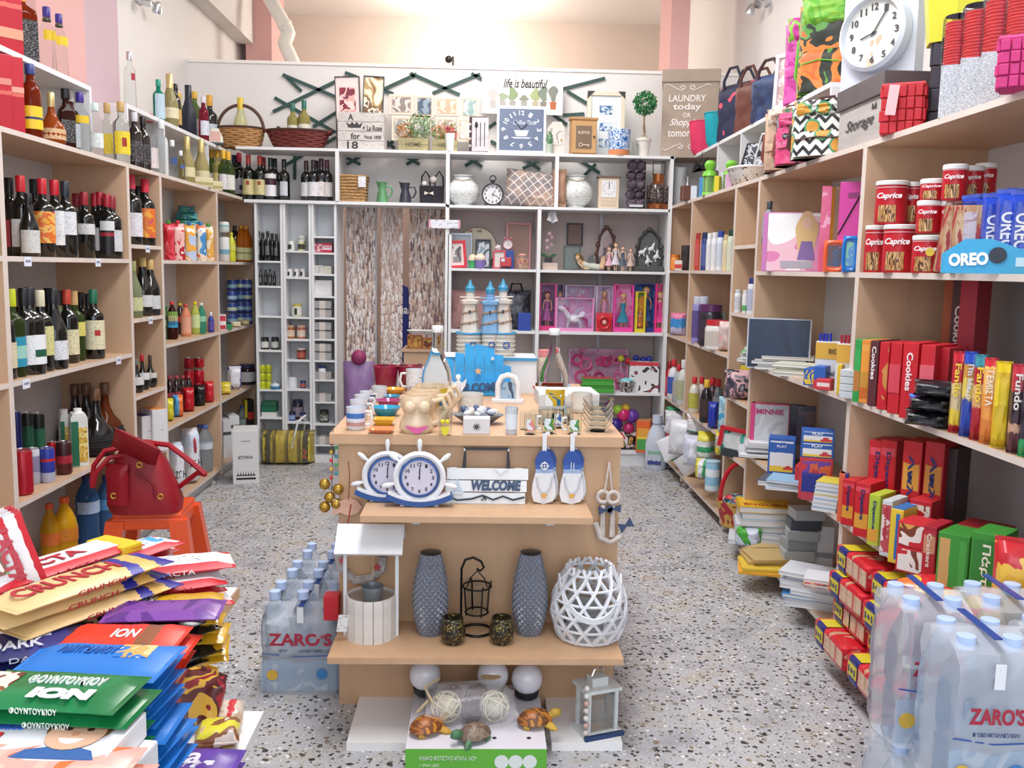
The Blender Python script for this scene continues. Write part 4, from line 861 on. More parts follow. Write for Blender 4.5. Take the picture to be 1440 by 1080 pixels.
# pale wooden house box, small plant
P_,w,h=bb(769,793,172,zb0,.08)
t=thing('key_house','pale house shaped key box with painted flower beside the clock','box',P_)
put('house_body',G().poly([(-w/2,0),(w/2,0),(w/2,h*.8),(w*.3,h),(-w*.2,h),(-w/2,h*.8)],.05),tint('d4ccc4',.06,12,.6),t,(0,-.025,0));box('flower_panel',w*.7,.002,h*.5,pic(['d8d2cc','d8d2cc','a8a09c','8a9a84'],16,.6),t,(0,-.027,h*.3));put('knob',G().ball((0,0,0),.006),GOLD,t,(w*.3,-.03,h*.45))
P_,w,h=bb(766,779,203,zb0,.03)
t=thing('potted_plant','tiny potted green sprig at foot of the clock','plant',P_);put('pot_body',G().lathe([(0,0),(w*.3,0),(w*.42,h),(w*.36,h),(0,h*.9)],14),M('b8c8b8',.5),t);leafy(t,'foliage',(0,0,h+.04),.035,70,M('5a9a6a',.6),5,.010,(.7,.7,1.4))['kind']='stuff'
# wooden key cabinet
P_,w,h=bb(799,839,167,zb0,.06)
t=thing('key_cabinet','honey wooden key cabinet with glazed door and key motif','cabinet',P_,.1)
bw=w*.9;wm=wood('b98e5c');box('cabinet_body',bw,.07,h*.95,wm,t,bv=.002);box('cornice',bw*1.1,.085,.016,wm,t,(0,0,h*.95),bv=.003)
d_=box('door',bw*.94,.012,h*.86,wood('c49a68'),t,(0,-.041,h*.04),bv=.002);box('door_panel',bw*.62,.003,h*.62,M('7a6654',.5),d_,(-.004,-.0065,h*.12));put('knob',G().ball((bw*.38,-.012,h*.45),.007),M('3a2c20',.4),d_)
text('KEYS',bw*.45,h*.08,M('d8c8b0',.5),d_,(-.004,-.009,h*.55));put('key_motif',G().tube([(-.02+.011*cos(a*PI/5),0,.011*sin(a*PI/5)) for a in range(10)],.003,5,True).box(-.009,.04,-.001,.001,-.003,.003).box(.028,.033,-.001,.001,-.012,0),M('d8ccb8',.5),d_,(-.004,-.010,h*.22))
# cream frame behind
P_,w,h=bb(824,877,128,zb0,.20)
t=frame('framed_photo','tall cream frame with card corners and three blue printed photos','photo frame',P_,w,h,.028,M('e0d6c2',.4),M('dfe6e6',.3),(-.05,0,0),fd=.025)
for s_ in (-1,1):put('corner_protector',G().poly([(0,0),(s_*.05,0),(s_*.0,-.05)] if s_<0 else [(0,0),(0,-.05),(-.05*-1*-1,0)],.003),M('3a3a40',.7),t,(s_*w/2 if s_>0 else -w/2+.05*0,-.016,h),(0,0,0)) if s_>0 else put('corner_protector',G().poly([(0,0),(.05,0),(0,-.05)],.003),M('3a3a40',.7),t,(-w/2,-.016,h))
for i in range(3):box('printed_photo',w*.34,.002,h*.13,pic(['dfe6e8','c8d8e4','3a6a9c','dfe6e8'],25,.4,i),t,(0,-.002,h*(.16+.25*i)))
# blue pot
P_,w,h=bb(854,886,183,zb0,.06)
t=thing('flower_pot','blue and white patterned pot with terracotta base band','pot',P_)
put('pot_body',G().lathe([(0,h*.22),(w*.46,h*.22),(w*.5,h),(w*.45,h),(w*.42,h*.3),(0,h*.3)],28),pic(['2f66b0','cfdff0','3a78c0','e0ecf6','2a5aa0'],32,.3),t);put('base_band',G().lathe([(0,0),(w*.44,0),(w*.46,h*.22),(0,h*.22)],28),M('d88a5c',.7),t)
# glass beside
P_,w,h=bb(888,897,200,zb0,.05)
t=thing('drinking_glass','small clear glass between blue pot and topiary','glass',P_);put('glass_body',G().lathe([(0,0),(w*.4,0),(w*.5,h),(w*.45,h),(w*.36,.004),(0,.004)],16),CLEAR,t)
# topiary
P_,w,h=bb(887,922,126,zb0,.08)
t=thing('topiary_tree','small ball topiary tree in white pot on top shelf','plant',P_)
kx=h/90;put('pot_body',G().lathe([(0,0),(.036,0),(.048,21*kx),(.052,21*kx),(.052,25*kx),(.044,25*kx),(.04,20*kx),(0,20*kx)],20),tint('dcd6ce',.04,14,.6),t)
put('stem',G().tube([(0,0,20*kx),(.006,0,34*kx),(-.003,0,48*kx),(0,0,66*kx)],.006,6).tube([(.004,0,20*kx),(-.006,0,40*kx),(.004,0,66*kx)],.004,6),M('8a7058',.8),t)
leafy(t,'foliage',(0,0,72*kx),.082,700,tint('3d8a50',.2,40,.6),12,.012)['kind']='stuff';leafy(t,'moss',(0,0,27*kx),.03,40,M('c8c4a8',.7),13,.008)['kind']='stuff'
# laundry box
P_,w,h=bb(927,1000,97,zb0-.02,.02)
t=thing('laundry_box','tall taupe laundry box lettered LAUNDRY today with rope handle','box',(P_.x+.03,P_.y+.05,zb0-.0),-.20)
bw=.37;tm=tint('a9998a',.04,8,.8);box('box_body',bw,.30,h*.84,tm,t,(0,.14,0),bv=.004);box('lid',bw*1.04,.32,h*.14,tm,t,(0,.14,h*.84),bv=.004)
for s_,ww,z,hh in (('LAUNDRY',.66,.66,.075),('today',.5,.56,.09),('OR',.14,.475,.05),('Shopping',.60,.385,.10),('tomorrow',.66,.27,.075)):text(s_,bw*ww,h*hh,M('ece6e0',.6),t,(-.02,-.012,h*z),shear=.35 if s_=='Shopping' else 0)
for zz,s2 in ((.74,1),(.16,-1)):
    for s_ in (-1,1):
        put('printed_scroll',G().tube([(s_*(.03+.018*cos(a)*(1-a/9)),0,s2*(.02+.018*sin(a)*(1-a/9))) for a in [i*.5 for i in range(14)]],.0035,5).tube([(s_*.03,0,0),(s_*.08,0,s2*.02),(s_*.13,0,s2*.045),(s_*.15,0,s2*.035)],.003,5),M('ece6e0',.6),t,(-.02,-.012,h*zz))
put('rope_handle',G().tube([(bw/2+.01,.10,h*.8),(bw/2+.02,.10,h*.68),(bw/2+.03,.14,h*.64),(bw/2+.02,.19,h*.68),(bw/2+.01,.19,h*.80)],.009,8),tint('d8d2c8',.1,60,.8),t)
# ---- second shelf: wine on the left part
row('B',float(zb1+.004),'on back shelf','wine bottles on the back shelf',[
 WB(350,218,'b04038','cfc38c','dark wine bottle with red capsule and gold label',emb=(.33,.42,'a03a30',14)),WB(366,219,'b04038','d0c690','dark wine bottle with red capsule and cream label',emb=(.34,.42,'a03a30',14)),
 WB(371,221,'9c3030','c8b878','wine bottle with red capsule half hidden',ins=.2),WB(381,222,'1c2426',bands(2,[(0,'dfe0e4'),(.5,'3a1c30'),(.8,'dfe0e4')]),'black wine bottle with white and plum label',lz=(.1,.62)),
 WB(387,223,'1c2a28','c0c0c4','wine bottle with dark green capsule',ins=.2),WB(400,224,'191b20','c8ccd4','wine bottle with black capsule and pale label',half=40),
 WB(431,226,'3a2228','d4d6da','wine bottle with maroon capsule and white label'),WB(441,225,'33202c',print_('dfdfe2','7a7a84',fine=.5),'wine bottle with dark capsule and grey vine label',ins=.08),
 WB(445,226,'3a2430','cccccc','wine bottle behind others',ins=.2),WB(452,223,'3a2028',print_('e2dedc','7a4a50',fine=.5),'wine bottle with maroon capsule and white label'),WB(460,225,'4a2430','d8d4d0','wine bottle against white upright',ins=.1)],ins=.10,turn=.1)
# wicker basket, jugs, bag
P_,w,h=bb(478,517,247,zb1,.12)
t=thing('wicker_basket','upright square tan woven basket with card tag beside green jug','basket',P_)
for i in range(9):
    z=h*(i+.5)/9;q=w*(.86+.14*i/9);e=.03
    put('woven_row',G().tube([(q/2*math.copysign(abs(cos(a))**.4,cos(a)),.08*math.copysign(abs(sin(a))**.4,sin(a)),z+.002*sin(7*a+i)) for a in [j*PI/12 for j in range(24)]],h/18,5,True),tint('b08a5a',.2,60,.7,.5),t)
box('card_tag',.05,.002,.07,print_('dfe2e8','4a4a5a',fine=.6),t,(w*.36,-.095,h*.55));box('lining',w*.8,.14,h*.95,tint('96744a',.1,60,.8),t)
def jug(u0,u1,vt,c,lab):
    P_,w,h=bb(u0,u1,vt,zb1,.10);t=thing('jug',lab,'jug',P_,group='enamel jugs');r=w*.34
    vs=[];g=G();n=22;pr=[(r*.95,0),(r*.98,.05*h),(r*.82,.45*h),(r*.62,.62*h),(r*.58,.72*h),(r*.74,h)];fs=[]
    for j,(q,z) in enumerate(pr):
        for i in range(n):
            a=2*PI*i/n;lip=max(0,-cos(a))**6*(.28*r if j==5 else .1*r if j==4 else 0);vs.append((q*cos(a)-lip,q*sin(a),z+(lip*.9 if j==5 else 0)))
    for j in range(5):
        for i in range(n):k=(i+1) % n;fs.append((j*n+i,j*n+k,(j+1)*n+k,(j+1)*n+i))
    fs.append(tuple(range(n))[::-1]);g.add(vs,fs,True)
    put('jug_body',g,tint(c,.15,22,.35),t,(-w*.08,0,0));put('rim',G().tube([(vs[5*n+i][0]-w*.08,vs[5*n+i][1],vs[5*n+i][2]) for i in range(n)],.003,5,True),tint(c,.2,22,.35),t)
    put('handle',G().tube([(r*.5-w*.08,0,h*.8),(r*1.2,0,h*.84),(r*1.45,0,h*.6),(r*1.1,0,h*.35),(r*.75-w*.08,0,h*.3)],.006,7),tint(c,.1,22,.35),t)
jug(527,552,257,'5f9a6a','green enamel jug with spout and loop handle');jug(559,585,258,'3a3c48','dark slate enamel jug with spout beside the black bag')
P_,w,h=bb(590,624,262,zb1,.12)
t=thing('felt_bag','black felt gift bag with tall handles and cream bow','bag',P_)
put('bag_body',G().poly([(-w/2*.94,0),(w/2*.94,0),(w/2,h),(-w/2,h)],.09),tint('26242c',.1,30,.9),t,(0,-.045,0))
for x in (-.25,.3):put('handle',G().tube([(w*(x-.18),0,h*.9),(w*(x-.16),0,h*1.5),(w*x,0,h*1.8),(w*(x+.16),0,h*1.5),(w*(x+.18),0,h*.9)],.006,6),M('201e24',.7),t)
put('bow',G().poly([(-.03,.012),(0,0),(.03,.012),(.03,-.012),(0,0),(-.03,-.012)],.006),M('d8d0c4',.7),t,(-w*.1,-.052,h*.6));put('flower',G().ball((0,0,0),.02).ball((.06,.01,.03),.026),tint('d8d2cc',.1,30,.8),t,(-w*.3,-.02,h*1.1))
# pierced white ball lanterns
def ball_lantern(u0,u1,vt,lab):
    P_,w,h=bb(u0,u1,vt,zb1,.14);t=thing('ball_lantern',lab,'lantern',P_,group='pierced white ball lanterns');r=w/2
    put('globe',G().lathe([(0,.004)]+[(r*sin(a)*1.0,h*.46-h*.46*cos(a)) for a in [.55+.16*i for i in range(13)]]+[(r*.52,h*.93),(r*.55,h*.98),(r*.5,h*.98),(r*.46,h*.92)],32,cap=False),pic(['dfe2e0','e4e6e4','dfe2e0','9aa0a0'],110,.5),t)
    put('rim',G().tube([(r*.55*cos(a*PI/12),r*.55*sin(a*PI/12),h*.98) for a in range(24)],.006,6,True),M('d8d8d4',.4),t);put('handle',G().tube([(-r*.56,-.0,h*.97),(-r*.4,-r*.5,h*.86),(0,-r*.75,h*.8),(r*.4,-r*.5,h*.86),(r*.56,0,h*.97)],.005,6),tint('c8beb0',.1,60,.7),t)
    put('foot_ring',G().lathe([(r*.5,0),(r*.55,0),(r*.5,.02),(r*.45,.02)],24),M('d8d8d4',.4),t)
ball_lantern(628,674,247,'round white pierced lantern left of the round clock');ball_lantern(786,833,247,'round white pierced lantern right of the cushion')
# pocket watch clock
P_,w,h=bb(677,708,254,zb1,.08)
t=thing('table_clock','round black rimmed pocket watch style clock with top ring','clock',P_);r=w/2
def dialclock(t,r,z,rimm,facem,inkm,y=-.02,hands=((.6,2.0),(.4,.6)),nums=1,tk=.03):
    T=Matrix.Rotation(PI/2,4,'X')
    put('clock_rim',G().lathe([(r*.86,-.004),(r*.9,tk),(r,tk*.8),(r,0),(r*.86,-.004)],32,T,cap=False),rimm,t,(0,0,z));put('dial',G().lathe([(0,tk*.5),(r*.88,tk*.5),(r*.88,0),(0,0)],32,T),facem,t,(0,0,z))
    if nums:
        for n_ in range(12):
            a=math.radians(90-30*(n_+1));text(str(n_+1),r*(.12 if n_<9 else .2),r*.18,inkm,t,(r*.68*cos(a),-tk*.56,z+r*.68*sin(a)))
    for L_,a in hands:put('hand',G().box(-.02*r,.02*r,0,.001,-.1*r,L_*r),inkm,t,(0,-tk*.6-.001,z),(0,a,0))
    put('hub',G().lathe([(0,0),(r*.05,0),(r*.05,.003),(0,.003)],10,T),inkm,t,(0,-tk*.55,z))
dialclock(t,r,r*1.02,M('1e1c24',.35),pic(['d8d8dc','e0e0e4','d0d0d4','a8a4a8'],20,.4),M('2a282c',.5),nums=1)
put('crown',G().lathe([(.012,0),(.014,.008),(.012,.02),(0,.02)],12),M('1e1c24',.35),t,(0,0,r*2.02));put('ring',G().tube([(.02*cos(a*PI/8),0,.02*sin(a*PI/8)) for a in range(16)],.004,6,True),M('1e1c24',.35),t,(0,0,r*2.02+.03))
for s_ in (-1,1):put('foot',G().box(-.01,.01,-.03,.02,0,.02),M('1e1c24',.35),t,(s_*r*.6,0,0))
# cushion
P_,w,h=bb(708,782,240,zb1,.09)
t=thing('cushion','taupe cushion with woven diamond pattern lying on the back shelf','cushion',P_,rot=(-.2,.1,.05))
m_,tt_,b_,N,L=nodes('cushion_weave');tc=N('ShaderNodeTexCoord');mp=N('ShaderNodeMapping');mp.inputs['Rotation'].default_value=(0,.785,0);mp.inputs['Scale'].default_value=(22,1,22);L(tc.outputs['Object'],mp.inputs[0])
sx_=N('ShaderNodeSeparateXYZ');L(mp.outputs[0],sx_.inputs[0]);mm=[]
for ax in (0,2):
    f_=N('ShaderNodeMath',_operation='FRACT');L(sx_.outputs[ax],f_.inputs[0]);l_=N('ShaderNodeMath',_operation='LESS_THAN');l_.inputs[1].default_value=.13;L(f_.outputs[0],l_.inputs[0]);mm.append(l_)
mx=N('ShaderNodeMath',_operation='MAXIMUM');L(mm[0].outputs[0],mx.inputs[0]);L(mm[1].outputs[0],mx.inputs[1]);n_=N('ShaderNodeTexNoise',Scale=9.0);L(tc.outputs['Object'],n_.inputs['Vector']);r_=ramp(tt_,[(.4,'8a8488'),(.6,'b79c8c')]);L(n_.outputs[0],r_.inputs[0])
mi=N('ShaderNodeMix',_data_type='RGBA');L(mx.outputs[0],mi.inputs[0]);L(r_.outputs[0],mi.inputs[6]);mi.inputs[7].default_value=(*lin('e0d8d0'),1);L(mi.outputs[2],b_.inputs['Base Color']);b_.inputs['Roughness'].default_value=.9
put('cushion_cover',pillow_mesh(w*1.02,.16,h*1.02,4,12,0,0,2),m_,t);
for x,z in ((.5,.98),(.42,0.02)):put('tassel',G().ball((0,0,0),.018),tint('9a5a40',.1,40,.9),t,(w*x,0,h*z))
for x,a in ((.40,.3),(.50,-.5)):box('card_tag',.045,.002,.07,M('dfe0e6',.5),t,(w*x,-.03,-.09),(0,a,0))
P_,w,h=bb(776,796,238,zb1,.06)
bag('paper_bag','crumpled brown paper bag between cushion and ball lantern','bag',P_,w,.06,h,tint('b08a72',.1,20,.8),-.2,crimp=.1)
# desk clock
P_,w,h=bb(839,870,246,zb1,.10)
t=thing('desk_clock','cream wooden cabinet clock with square white dial','clock',P_)
cw=M('d6c4ac',.5);box('clock_case',w*.92,.07,h*.9,cw,t,bv=.003);box('cornice',w*1.06,.085,.012,M('6a5648',.5),t,(0,0,h*.9));box('dial',w*.66,.003,h*.5,M('e3e2e4',.4),t,(0,-.037,h*.32));box('drawer',w*.7,.004,h*.16,M('cbb89e',.5),t,(0,-.037,h*.08))
for n_ in range(12):a=math.radians(30*n_);box('hour_mark',.004,.001,.008,M('6a6460',.5),t,(w*.26*sin(a),-.039,h*.57+h*.18*cos(a)))
for L_,a in ((.05,0),(.035,.05)):put('hand',G().box(-.002,.002,0,.001,0,L_),BLK,t,(0,-.041,h*.57),(0,a,0))
# vine balls in a pack
P_,w,h=bb(881,905,227,zb1,.08)
t=thing('decor_ball_pack','tall clear pack of purple grey rattan balls','pack',P_)
for i in range(5):
    for s_ in (-1,1):put('rattan_ball',cached(('rb',round(h,2)),lambda:G().ball((0,0,0),h*.105,12).tube([(h*.108*cos(a*PI/8),.02*sin(a),h*.108*sin(a*PI/8)) for a in range(16)],.004,5,True)),tint('6a5c68',.3,40,.8,.6),t,(s_*w*.24,(.02 if i % 2 else -.01),h*(.1+.2*i)))
box('film_sleeve',w*1.0,.09,h*.98,M('f0f0f4',.1,0,1),t,bv=.006);box('label_card',w*.8,.001,h*.05,M('c8c4c8',.5),t,(0,-.046,.01))
# copper lantern
P_,w,h=bb(908,941,245,zb1,.08)
t=thing('lantern','copper and black glass lantern with wire handle','lantern',P_);cp=M('9a5c34',.3,.7)
put('base',G().lathe([(0,0),(w*.46,0),(w*.48,.03),(w*.40,.04),(0,.04)],24),cp,t);put('glass_body',G().lathe([(w*.42,.04),(w*.46,h*.3),(w*.46,h*.6),(w*.36,h*.7)],24,cap=False),pic(['4a3c3a','2a2424','7a6a64','3a2e2c'],45,.2),t);put('top_collar',G().lathe([(w*.38,h*.68),(w*.24,h*.78),(w*.24,h),(w*.2,h)],24),cp,t)
put('handle',G().tube([(-w*.25,0,h*.98),(-w*.25,0,h*1.36),(w*.25,0,h*1.36),(w*.25,0,h*.98)],.004,6),M('4a3228',.4),t)
for i in range(10):a=i*PI/5;put('cage_wire',cached(('cw',),lambda:G().tube([(0,0,.03),(0,0,h*.68)],.003,5)),M('2a2020',.5),t,(w*.47*cos(a),w*.47*sin(a),0))
# ---- goods in the white towers
TZ=lambda v:float(ZB(v)+.0)
BOT=M('14171a',.15,coat=.4)
def tower(v,where,items):row('B',TZ(v),where,'goods in the white towers',items,ins=.09,turn=0)
oil=dict(st='slim',g=BOT,cap='1a1a1c',lab='6a6c6c',lz=(.2,.5),half=30)
tower(373,'in the top left tower compartment',[(u,v,bottle,'oil_bottle','bottle','slim black oil bottle',dict(oil,ins=i)) for u,v,i in ((364,325,.08),(370,327,.12),(377,325,.06),(383,328,.11),(389,329,.07))])
tower(408,'in second left tower compartment',[(u,v,bottle,'oil_bottle','bottle','short black oil bottle',dict(oil,ins=i)) for u,v,i in ((367,378,.06),(374,379,.1),(380,378,.06),(386,381,.09))])
jr=lambda c,cap,lab,w,**k:dict(st='jar',g=M(c,.15),cap=cap,lab=lab,**k)
tower(498,'in left tower compartment',[(373,474,bottle,'jar','jar','dark green olive jar',jr('2c3028','1f2420','d8d8d0',14,fat=.8)),(387,474,bottle,'jar','jar','dark green olive jar with black lid',jr('2c3028','1f2420','c8ccc4',14,fat=.8))])
for r_ in range(3):
    for u in (370,378):
        P_,h,k=spot('B',TZ(553),u,542,.06);can('food_tin','yellow green tin, %s, %s layer, left tower' % ('left' if u==370 else 'right',['lowest','middle','top'][r_]),'tin',P_+Vector((0,0,.056*r_)),.054,0,'yellow green tins',c='c2cc2c',r=.021)
tower(553,'in low left tower compartment',[(387,538,can,'food_tin','tin','blue and white tin beside yellow green tins',dict(c2=((0,'3a88b8'),(.5,'cfdfe4')),wpx=13,ins=.05))])
for r_ in range(3):P_,h,k=spot('B',TZ(592),380,580,.07);carton('soap_carton',['white flat carton at bottom of green carton stack','dark green flat carton in middle of stack, left tower','dark green flat carton on top of stack, left tower'][r_],'box',P_+Vector((0,0,.036*r_)),.10,.08,.034,0,'flat cartons in the left tower',c=['dfe2e0','1f6a4a','1a5a3e'][r_])
tower(358,'in middle tower, top compartment',[(410,339,bottle,'jar','jar','white jar with black label',jr('cfd0cc','e4e4e0',bands(0,[(0,'23241f'),(.6,'d8d8d0')]),12,fat=.85)),(424,338,bottle,'jar','jar','white jar with dark striped label',jr('c8c890','e4e4e0','3a3a30',12,fat=.85)),(425,331,bottle,'jar','jar','white jar raised at back',jr('c8ccb8','e4e4e0','3a3a34',12,fat=.6,ins=.13))])
tower(395,'in second middle tower compartment',[(u,378,bottle,'jar','jar','small white jar with black and white label',jr('d8d8d4','e6e6e2',bands(0,[(0,'2a2a2c'),(.5,'dcdcd8')]),10,fat=.8)) for u in (408,417,426)])
tower(451,'in third middle tower compartment',[(418,427,bottle,'jar','jar','pale jar with gold lid',jr('c8c8b0','bfae5a',bands(0,[(0,'d8d8d0'),(.3,'3a3c34'),(.6,'d8d8d0')]),17,fat=1))])
tower(482,'in fourth middle tower compartment',[(409,457,bottle,'honey_jar','jar','amber preserve jar with gold lid',jr('a8643c','cdb08a','dcc8b0',14,fat=.85)),(424,457,bottle,'honey_jar','jar','rosy preserve jar with pale lid',jr('b8705c','d8b8a0','e0d0c0',14,fat=.85))])
tower(511,'in fifth middle tower compartment',[(424,489,bottle,'jar','jar','small dark red jar with white lid',jr('7a3024','d8d4d0','b85a48',12))])
tower(552,'in sixth middle tower compartment',[(412,530,bottle,'tub','tub','plain white tub',jr('d8dade','e4e6e8',None,16)),(426,535,bottle,'food_tin','tin','blue spread jar',jr('24467c','2a3c6c','b85a4a',11))])
tower(598,'in lowest middle tower compartment',[(411,579,bottle,'spread_jar','jar','blue spread jar',jr('24346c','2a2c34','8aa0c8',12)),(426,580,bottle,'spread_jar','jar','blue spread jar with blue lid',jr('2a3c7c','25335c','b89a9c',12)),(419,562,bottle,'spread_jar','jar','dark spread jar raised behind',jr('332a34','2a3050','9a8a98',12,ins=.15,fat=.7))])
tower(360,'in right tower, red box compartment',[(448,342,carton,'soap_box','box','dark pink box',dict(wpx=13,d=.05,c='b03a54',front=pic(['b03a54','e0b8b8','8c2a40'],30,.4))),(461,342,carton,'soap_box','box','red and white lettered box',dict(wpx=13,d=.05,c='c42848',strip=(.3,.75,'e4d4d8'),txt='SG',tc='c42848'))])
tower(390,'in right tower, second compartment',[(449,373,carton,'soap_box','box','small grey floral box',dict(wpx=12,d=.05,front=pic(['c8c8c4','b0b0a8','d8d4d0'],30,.5))),(461,374,carton,'soap_box','box','small beige floral box',dict(wpx=12,d=.05,c='c8c4b4'))])
tower(421,'in right tower, third compartment',[(455,394,carton,'gift_box','box','white square box with pink drawing',dict(wpx=25,d=.05,front=pic(['e0dfe0','e0dfe0','e2dde0','c87a90'],14,.5)))])
n=0
for v,k_ in ((451,2),(481,2),(511,2),(538,1),(569,1),(629,1)):
    for r_ in range(k_):
        P_,h,k=spot('B',TZ(v),455,v-12,.07);hh=.058;t=thing('soap_tray','%s clear boxed beige soap bar, %s compartment of right tower' % (['lower','upper'][r_] if k_==2 else 'single',ordn(n+3)),'box',P_+Vector((0,0,hh*1.02*r_)),0,'boxed soap bars in the right tower')
        box('soap_bar',.105,.075,hh*.6,tint('b9a594',.1,20,.7),t,(0,0,.004),bv=.006);box('clear_box',.118,.09,hh*.9,M('dfe2e4',.15,0,.6),t,(0,0,0),bv=.003);box('paper_band',.04,.092,hh*.92,M('cfc8c2',.6),t)
    n+=1
tower(538,'in sixth right tower compartment',[(453,514,bottle,'bowl_jar','jar','small white and blue tub above the soap',jr('dfe2e6','2c3c6c',None,18,ins=.05,fat=.7))])
tower(600,'in right tower, near the bottom',[(456,576,bottle,'pickle_jar','jar','dark green jar with zebra label',jr('3a4434','2a3028',pic(['20241e','c8ccc0'],12,.4),16,fat=.9))])
# yellow multipack on the floor
P_=pix(400,656,2,0);P_.y+=.12
t=thing('coffee_multipack','yellow film wrapped multipack with dark pictures on floor by towers','pack',P_,.05)
for i in range(4):put('coffee_bag',pillow_mesh(.085,.16,.21,6,6,0,0,i),bands(0,[(0,'c8b01c'),(.15,'dcc82c'),(.3,['2a2224','dcc030','d8c02a','1c1a1c'][i]),(.75,'d8c22c')],.12,5,.3,i),t,(-.125+.083*i,0,0))
put('film_wrap',pillow_mesh(.37,.20,.23,8,8,0,0,3),M('efe9c8',.1,0,.9),t,(0,0,0));put('carry_strap',G().tube([(.04,-.09,.12),(.08,-.08,.30),(.12,0,.33),(.1,.06,.2)],.007,6),M('dde2e6',.3),t);text('2',.04,.06,M('c8402a',.5),t,(.12,-.085,.08))
# ---- middle back shelves
def fig(t,x,z,h,skin,hair,dress,name='doll',y=0):
    """small moulded doll: one body mesh with dress and hair parts"""
    g=G();T=Matrix.Translation((0,0,0));b=h
    g.ball((0,0,b*.90),b*.075,12,(1,.9,1.2)).lathe([(b*.025,b*.80),(b*.03,b*.85)],8).lathe([(b*.05,b*.50),(b*.045,b*.6),(b*.07,b*.72),(b*.075,b*.78),(b*.03,b*.81)],12,sy=.6)
    for s_ in (-1,1):g.tube([(s_*b*.07,0,b*.77),(s_*b*.12,-.004,b*.63),(s_*b*.10,-.01,b*.50)],[b*.022,b*.018,b*.014],6);g.tube([(s_*b*.035,0,b*.52),(s_*b*.035,0,b*.26),(s_*b*.03,0,b*.02)],[b*.038,b*.025,b*.018],6)
    f=put(name,g,M(skin,.5),t,(x,y,z));put('hair',G().ball((0,b*.02,b*.93),b*.085,10,(1,.9,1)).tube([(0,b*.05,b*.93),(0,b*.06,b*.75)],[b*.07,b*.04],8),M(hair,.6),f);put('dress',G().lathe([(b*.17,b*.22),(b*.14,b*.3),(b*.05,b*.56),(b*.075,b*.74)],14,sy=.6,cap=False),M(dress,.5),f)
    return f
def dollbox(u0,u1,vt,z,ins,lab,c,back,dolls,cat='toy',d=.05):
    P_,w,h=bb(u0,u1,vt,z,ins);t=thing('doll_box',lab,cat,P_,group='boxed dolls on the back shelf')
    e=.012;m_=back if not isinstance(back,str) else M(back,.4);cm_=M(c,.35)
    box('back_card',w,.003,h,m_,t,(0,d/2,0));sbox('side_card',-w/2,-w/2+e*.3,-d/2,d/2,0,h,cm_,t);sbox('side_card',w/2-e*.3,w/2,-d/2,d/2,0,h,cm_,t)
    sbox('base_card',-w/2,w/2,-d/2,d/2,0,e*.4,cm_,t);sbox('top_card',-w/2,w/2,-d/2,d/2,h-e*.4,h,cm_,t)
    for nm,a in (('front_edge',(-w/2,-w/2+e)),('front_edge',(w/2-e,w/2))):sbox(nm,a[0],a[1],-d/2-.001,-d/2,0,h,cm_,t)
    box('front_panel',w,.001,h*.10,cm_,t,(0,-d/2-.001,0));box('window_film',w*.9,.0006,h*.86,M('f4f0f6',.08,0,1),t,(0,-d/2,h*.11))
    for x,hh,sk,hr,dr in dolls:fig(t,x*w,.01,hh*h,sk,hr,dr)
    return t,w,h
SK='d8a48c'
pk=pic(['e43a84','e43a84','f0a8cc','d42a74'],18,.4)
z=zb3
dollbox(757,781,399,z,.14,'boxed doll in pink wavy edged box, far left end','d8307c',pic(['8a5a8c','6a4a74','b07aa0'],9,.4),[(0,.8,SK,'7a3a2a','a05a94')])
dollbox(781,792,400,z,.17,'narrow purple toy box half hidden by pony box','6a4a7c','4a3a64',[(0,.8,SK,'c8a060','5a3a6c')])
dollbox(793,836,401,z,.19,'silver and pink toy box behind the pony box','c8c4d4',pic(['c8c4d4','b8a8c8','e0a0c0','dcdce4'],14,.3),[(.3,.5,'e07aa8','d8508c','e07aa8')])
t,w,h=dollbox(780,834,419,z,.09,'pale pink toy box with white winged pony','e08cc0',pic(['e2b4d4','d8a0c8','c8c0dc','eedfe8'],9,.3),[])
hm=M('e4e2ea',.4);g=G().ball((0,0,.09),.036,12,(1.5,.8,.9)).tube([(-.035,0,.10),(-.07,0,.15),(-.075,0,.165)],[.026,.018,.016],8).ball((-.088,0,.16),.02,10,(1.5,.8,.9))
for x,q in ((-.04,-.01),(-.03,.01),(.035,-.01),(.045,.012)):g.tube([(x,q,.08),(x*1.2,q,.045),(x*1.15,q,.012)],[.012,.008,.009],6)
p_=put('pony',g,hm,t,(0,-.002,-.004));put('mane',G().tube([(-.075,0,.18),(-.05,0,.15),(-.03,0,.125)],[.008,.014,.006],8).tube([(.055,0,.10),(.085,0,.08),(.09,0,.03)],[.01,.012,.004],8),M('c05a8c',.6),p_);put('wing',G().poly([(0,0),(.05,.05),(.07,.04),(.06,.01)],.004),M('d8d0e4',.4),p_,(0,-.03,.095))
dollbox(836,861,402,z,.15,'boxed doll in pale pink gown behind red toy','c8b8d0',pic(['d0b8d0','e0c8dc','b8a8c4'],12,.3),[(0,.85,SK,'e0c890','e8a8c4')])
P_,w,h=bb(838,861,440,z,.05);t=thing('toy_camera_pack','red round flower shaped toy in clear blister','toy',P_);box('card',w,.004,h,M('d0303c',.35),t,(0,.02,0));put('toy_ring',G().tube([(w*.33*cos(a*PI/8)*(1+.1*(a % 2)),0,h*.5+w*.33*sin(a*PI/8)*(1+.1*(a % 2))) for a in range(16)],w*.11,8,True),M('c8202c',.3),t);put('toy_centre',G().ball((0,0,h*.5),w*.15),M('e8a0a0',.3),t)
dollbox(861,889,400,z,.10,'boxed blonde doll with teal skirt in arched pink box','e0409c',pic(['e85aa8','f0a0cc','e04a9c'],10,.4),[(0,.78,SK,'e8c878','2aa0b8')])
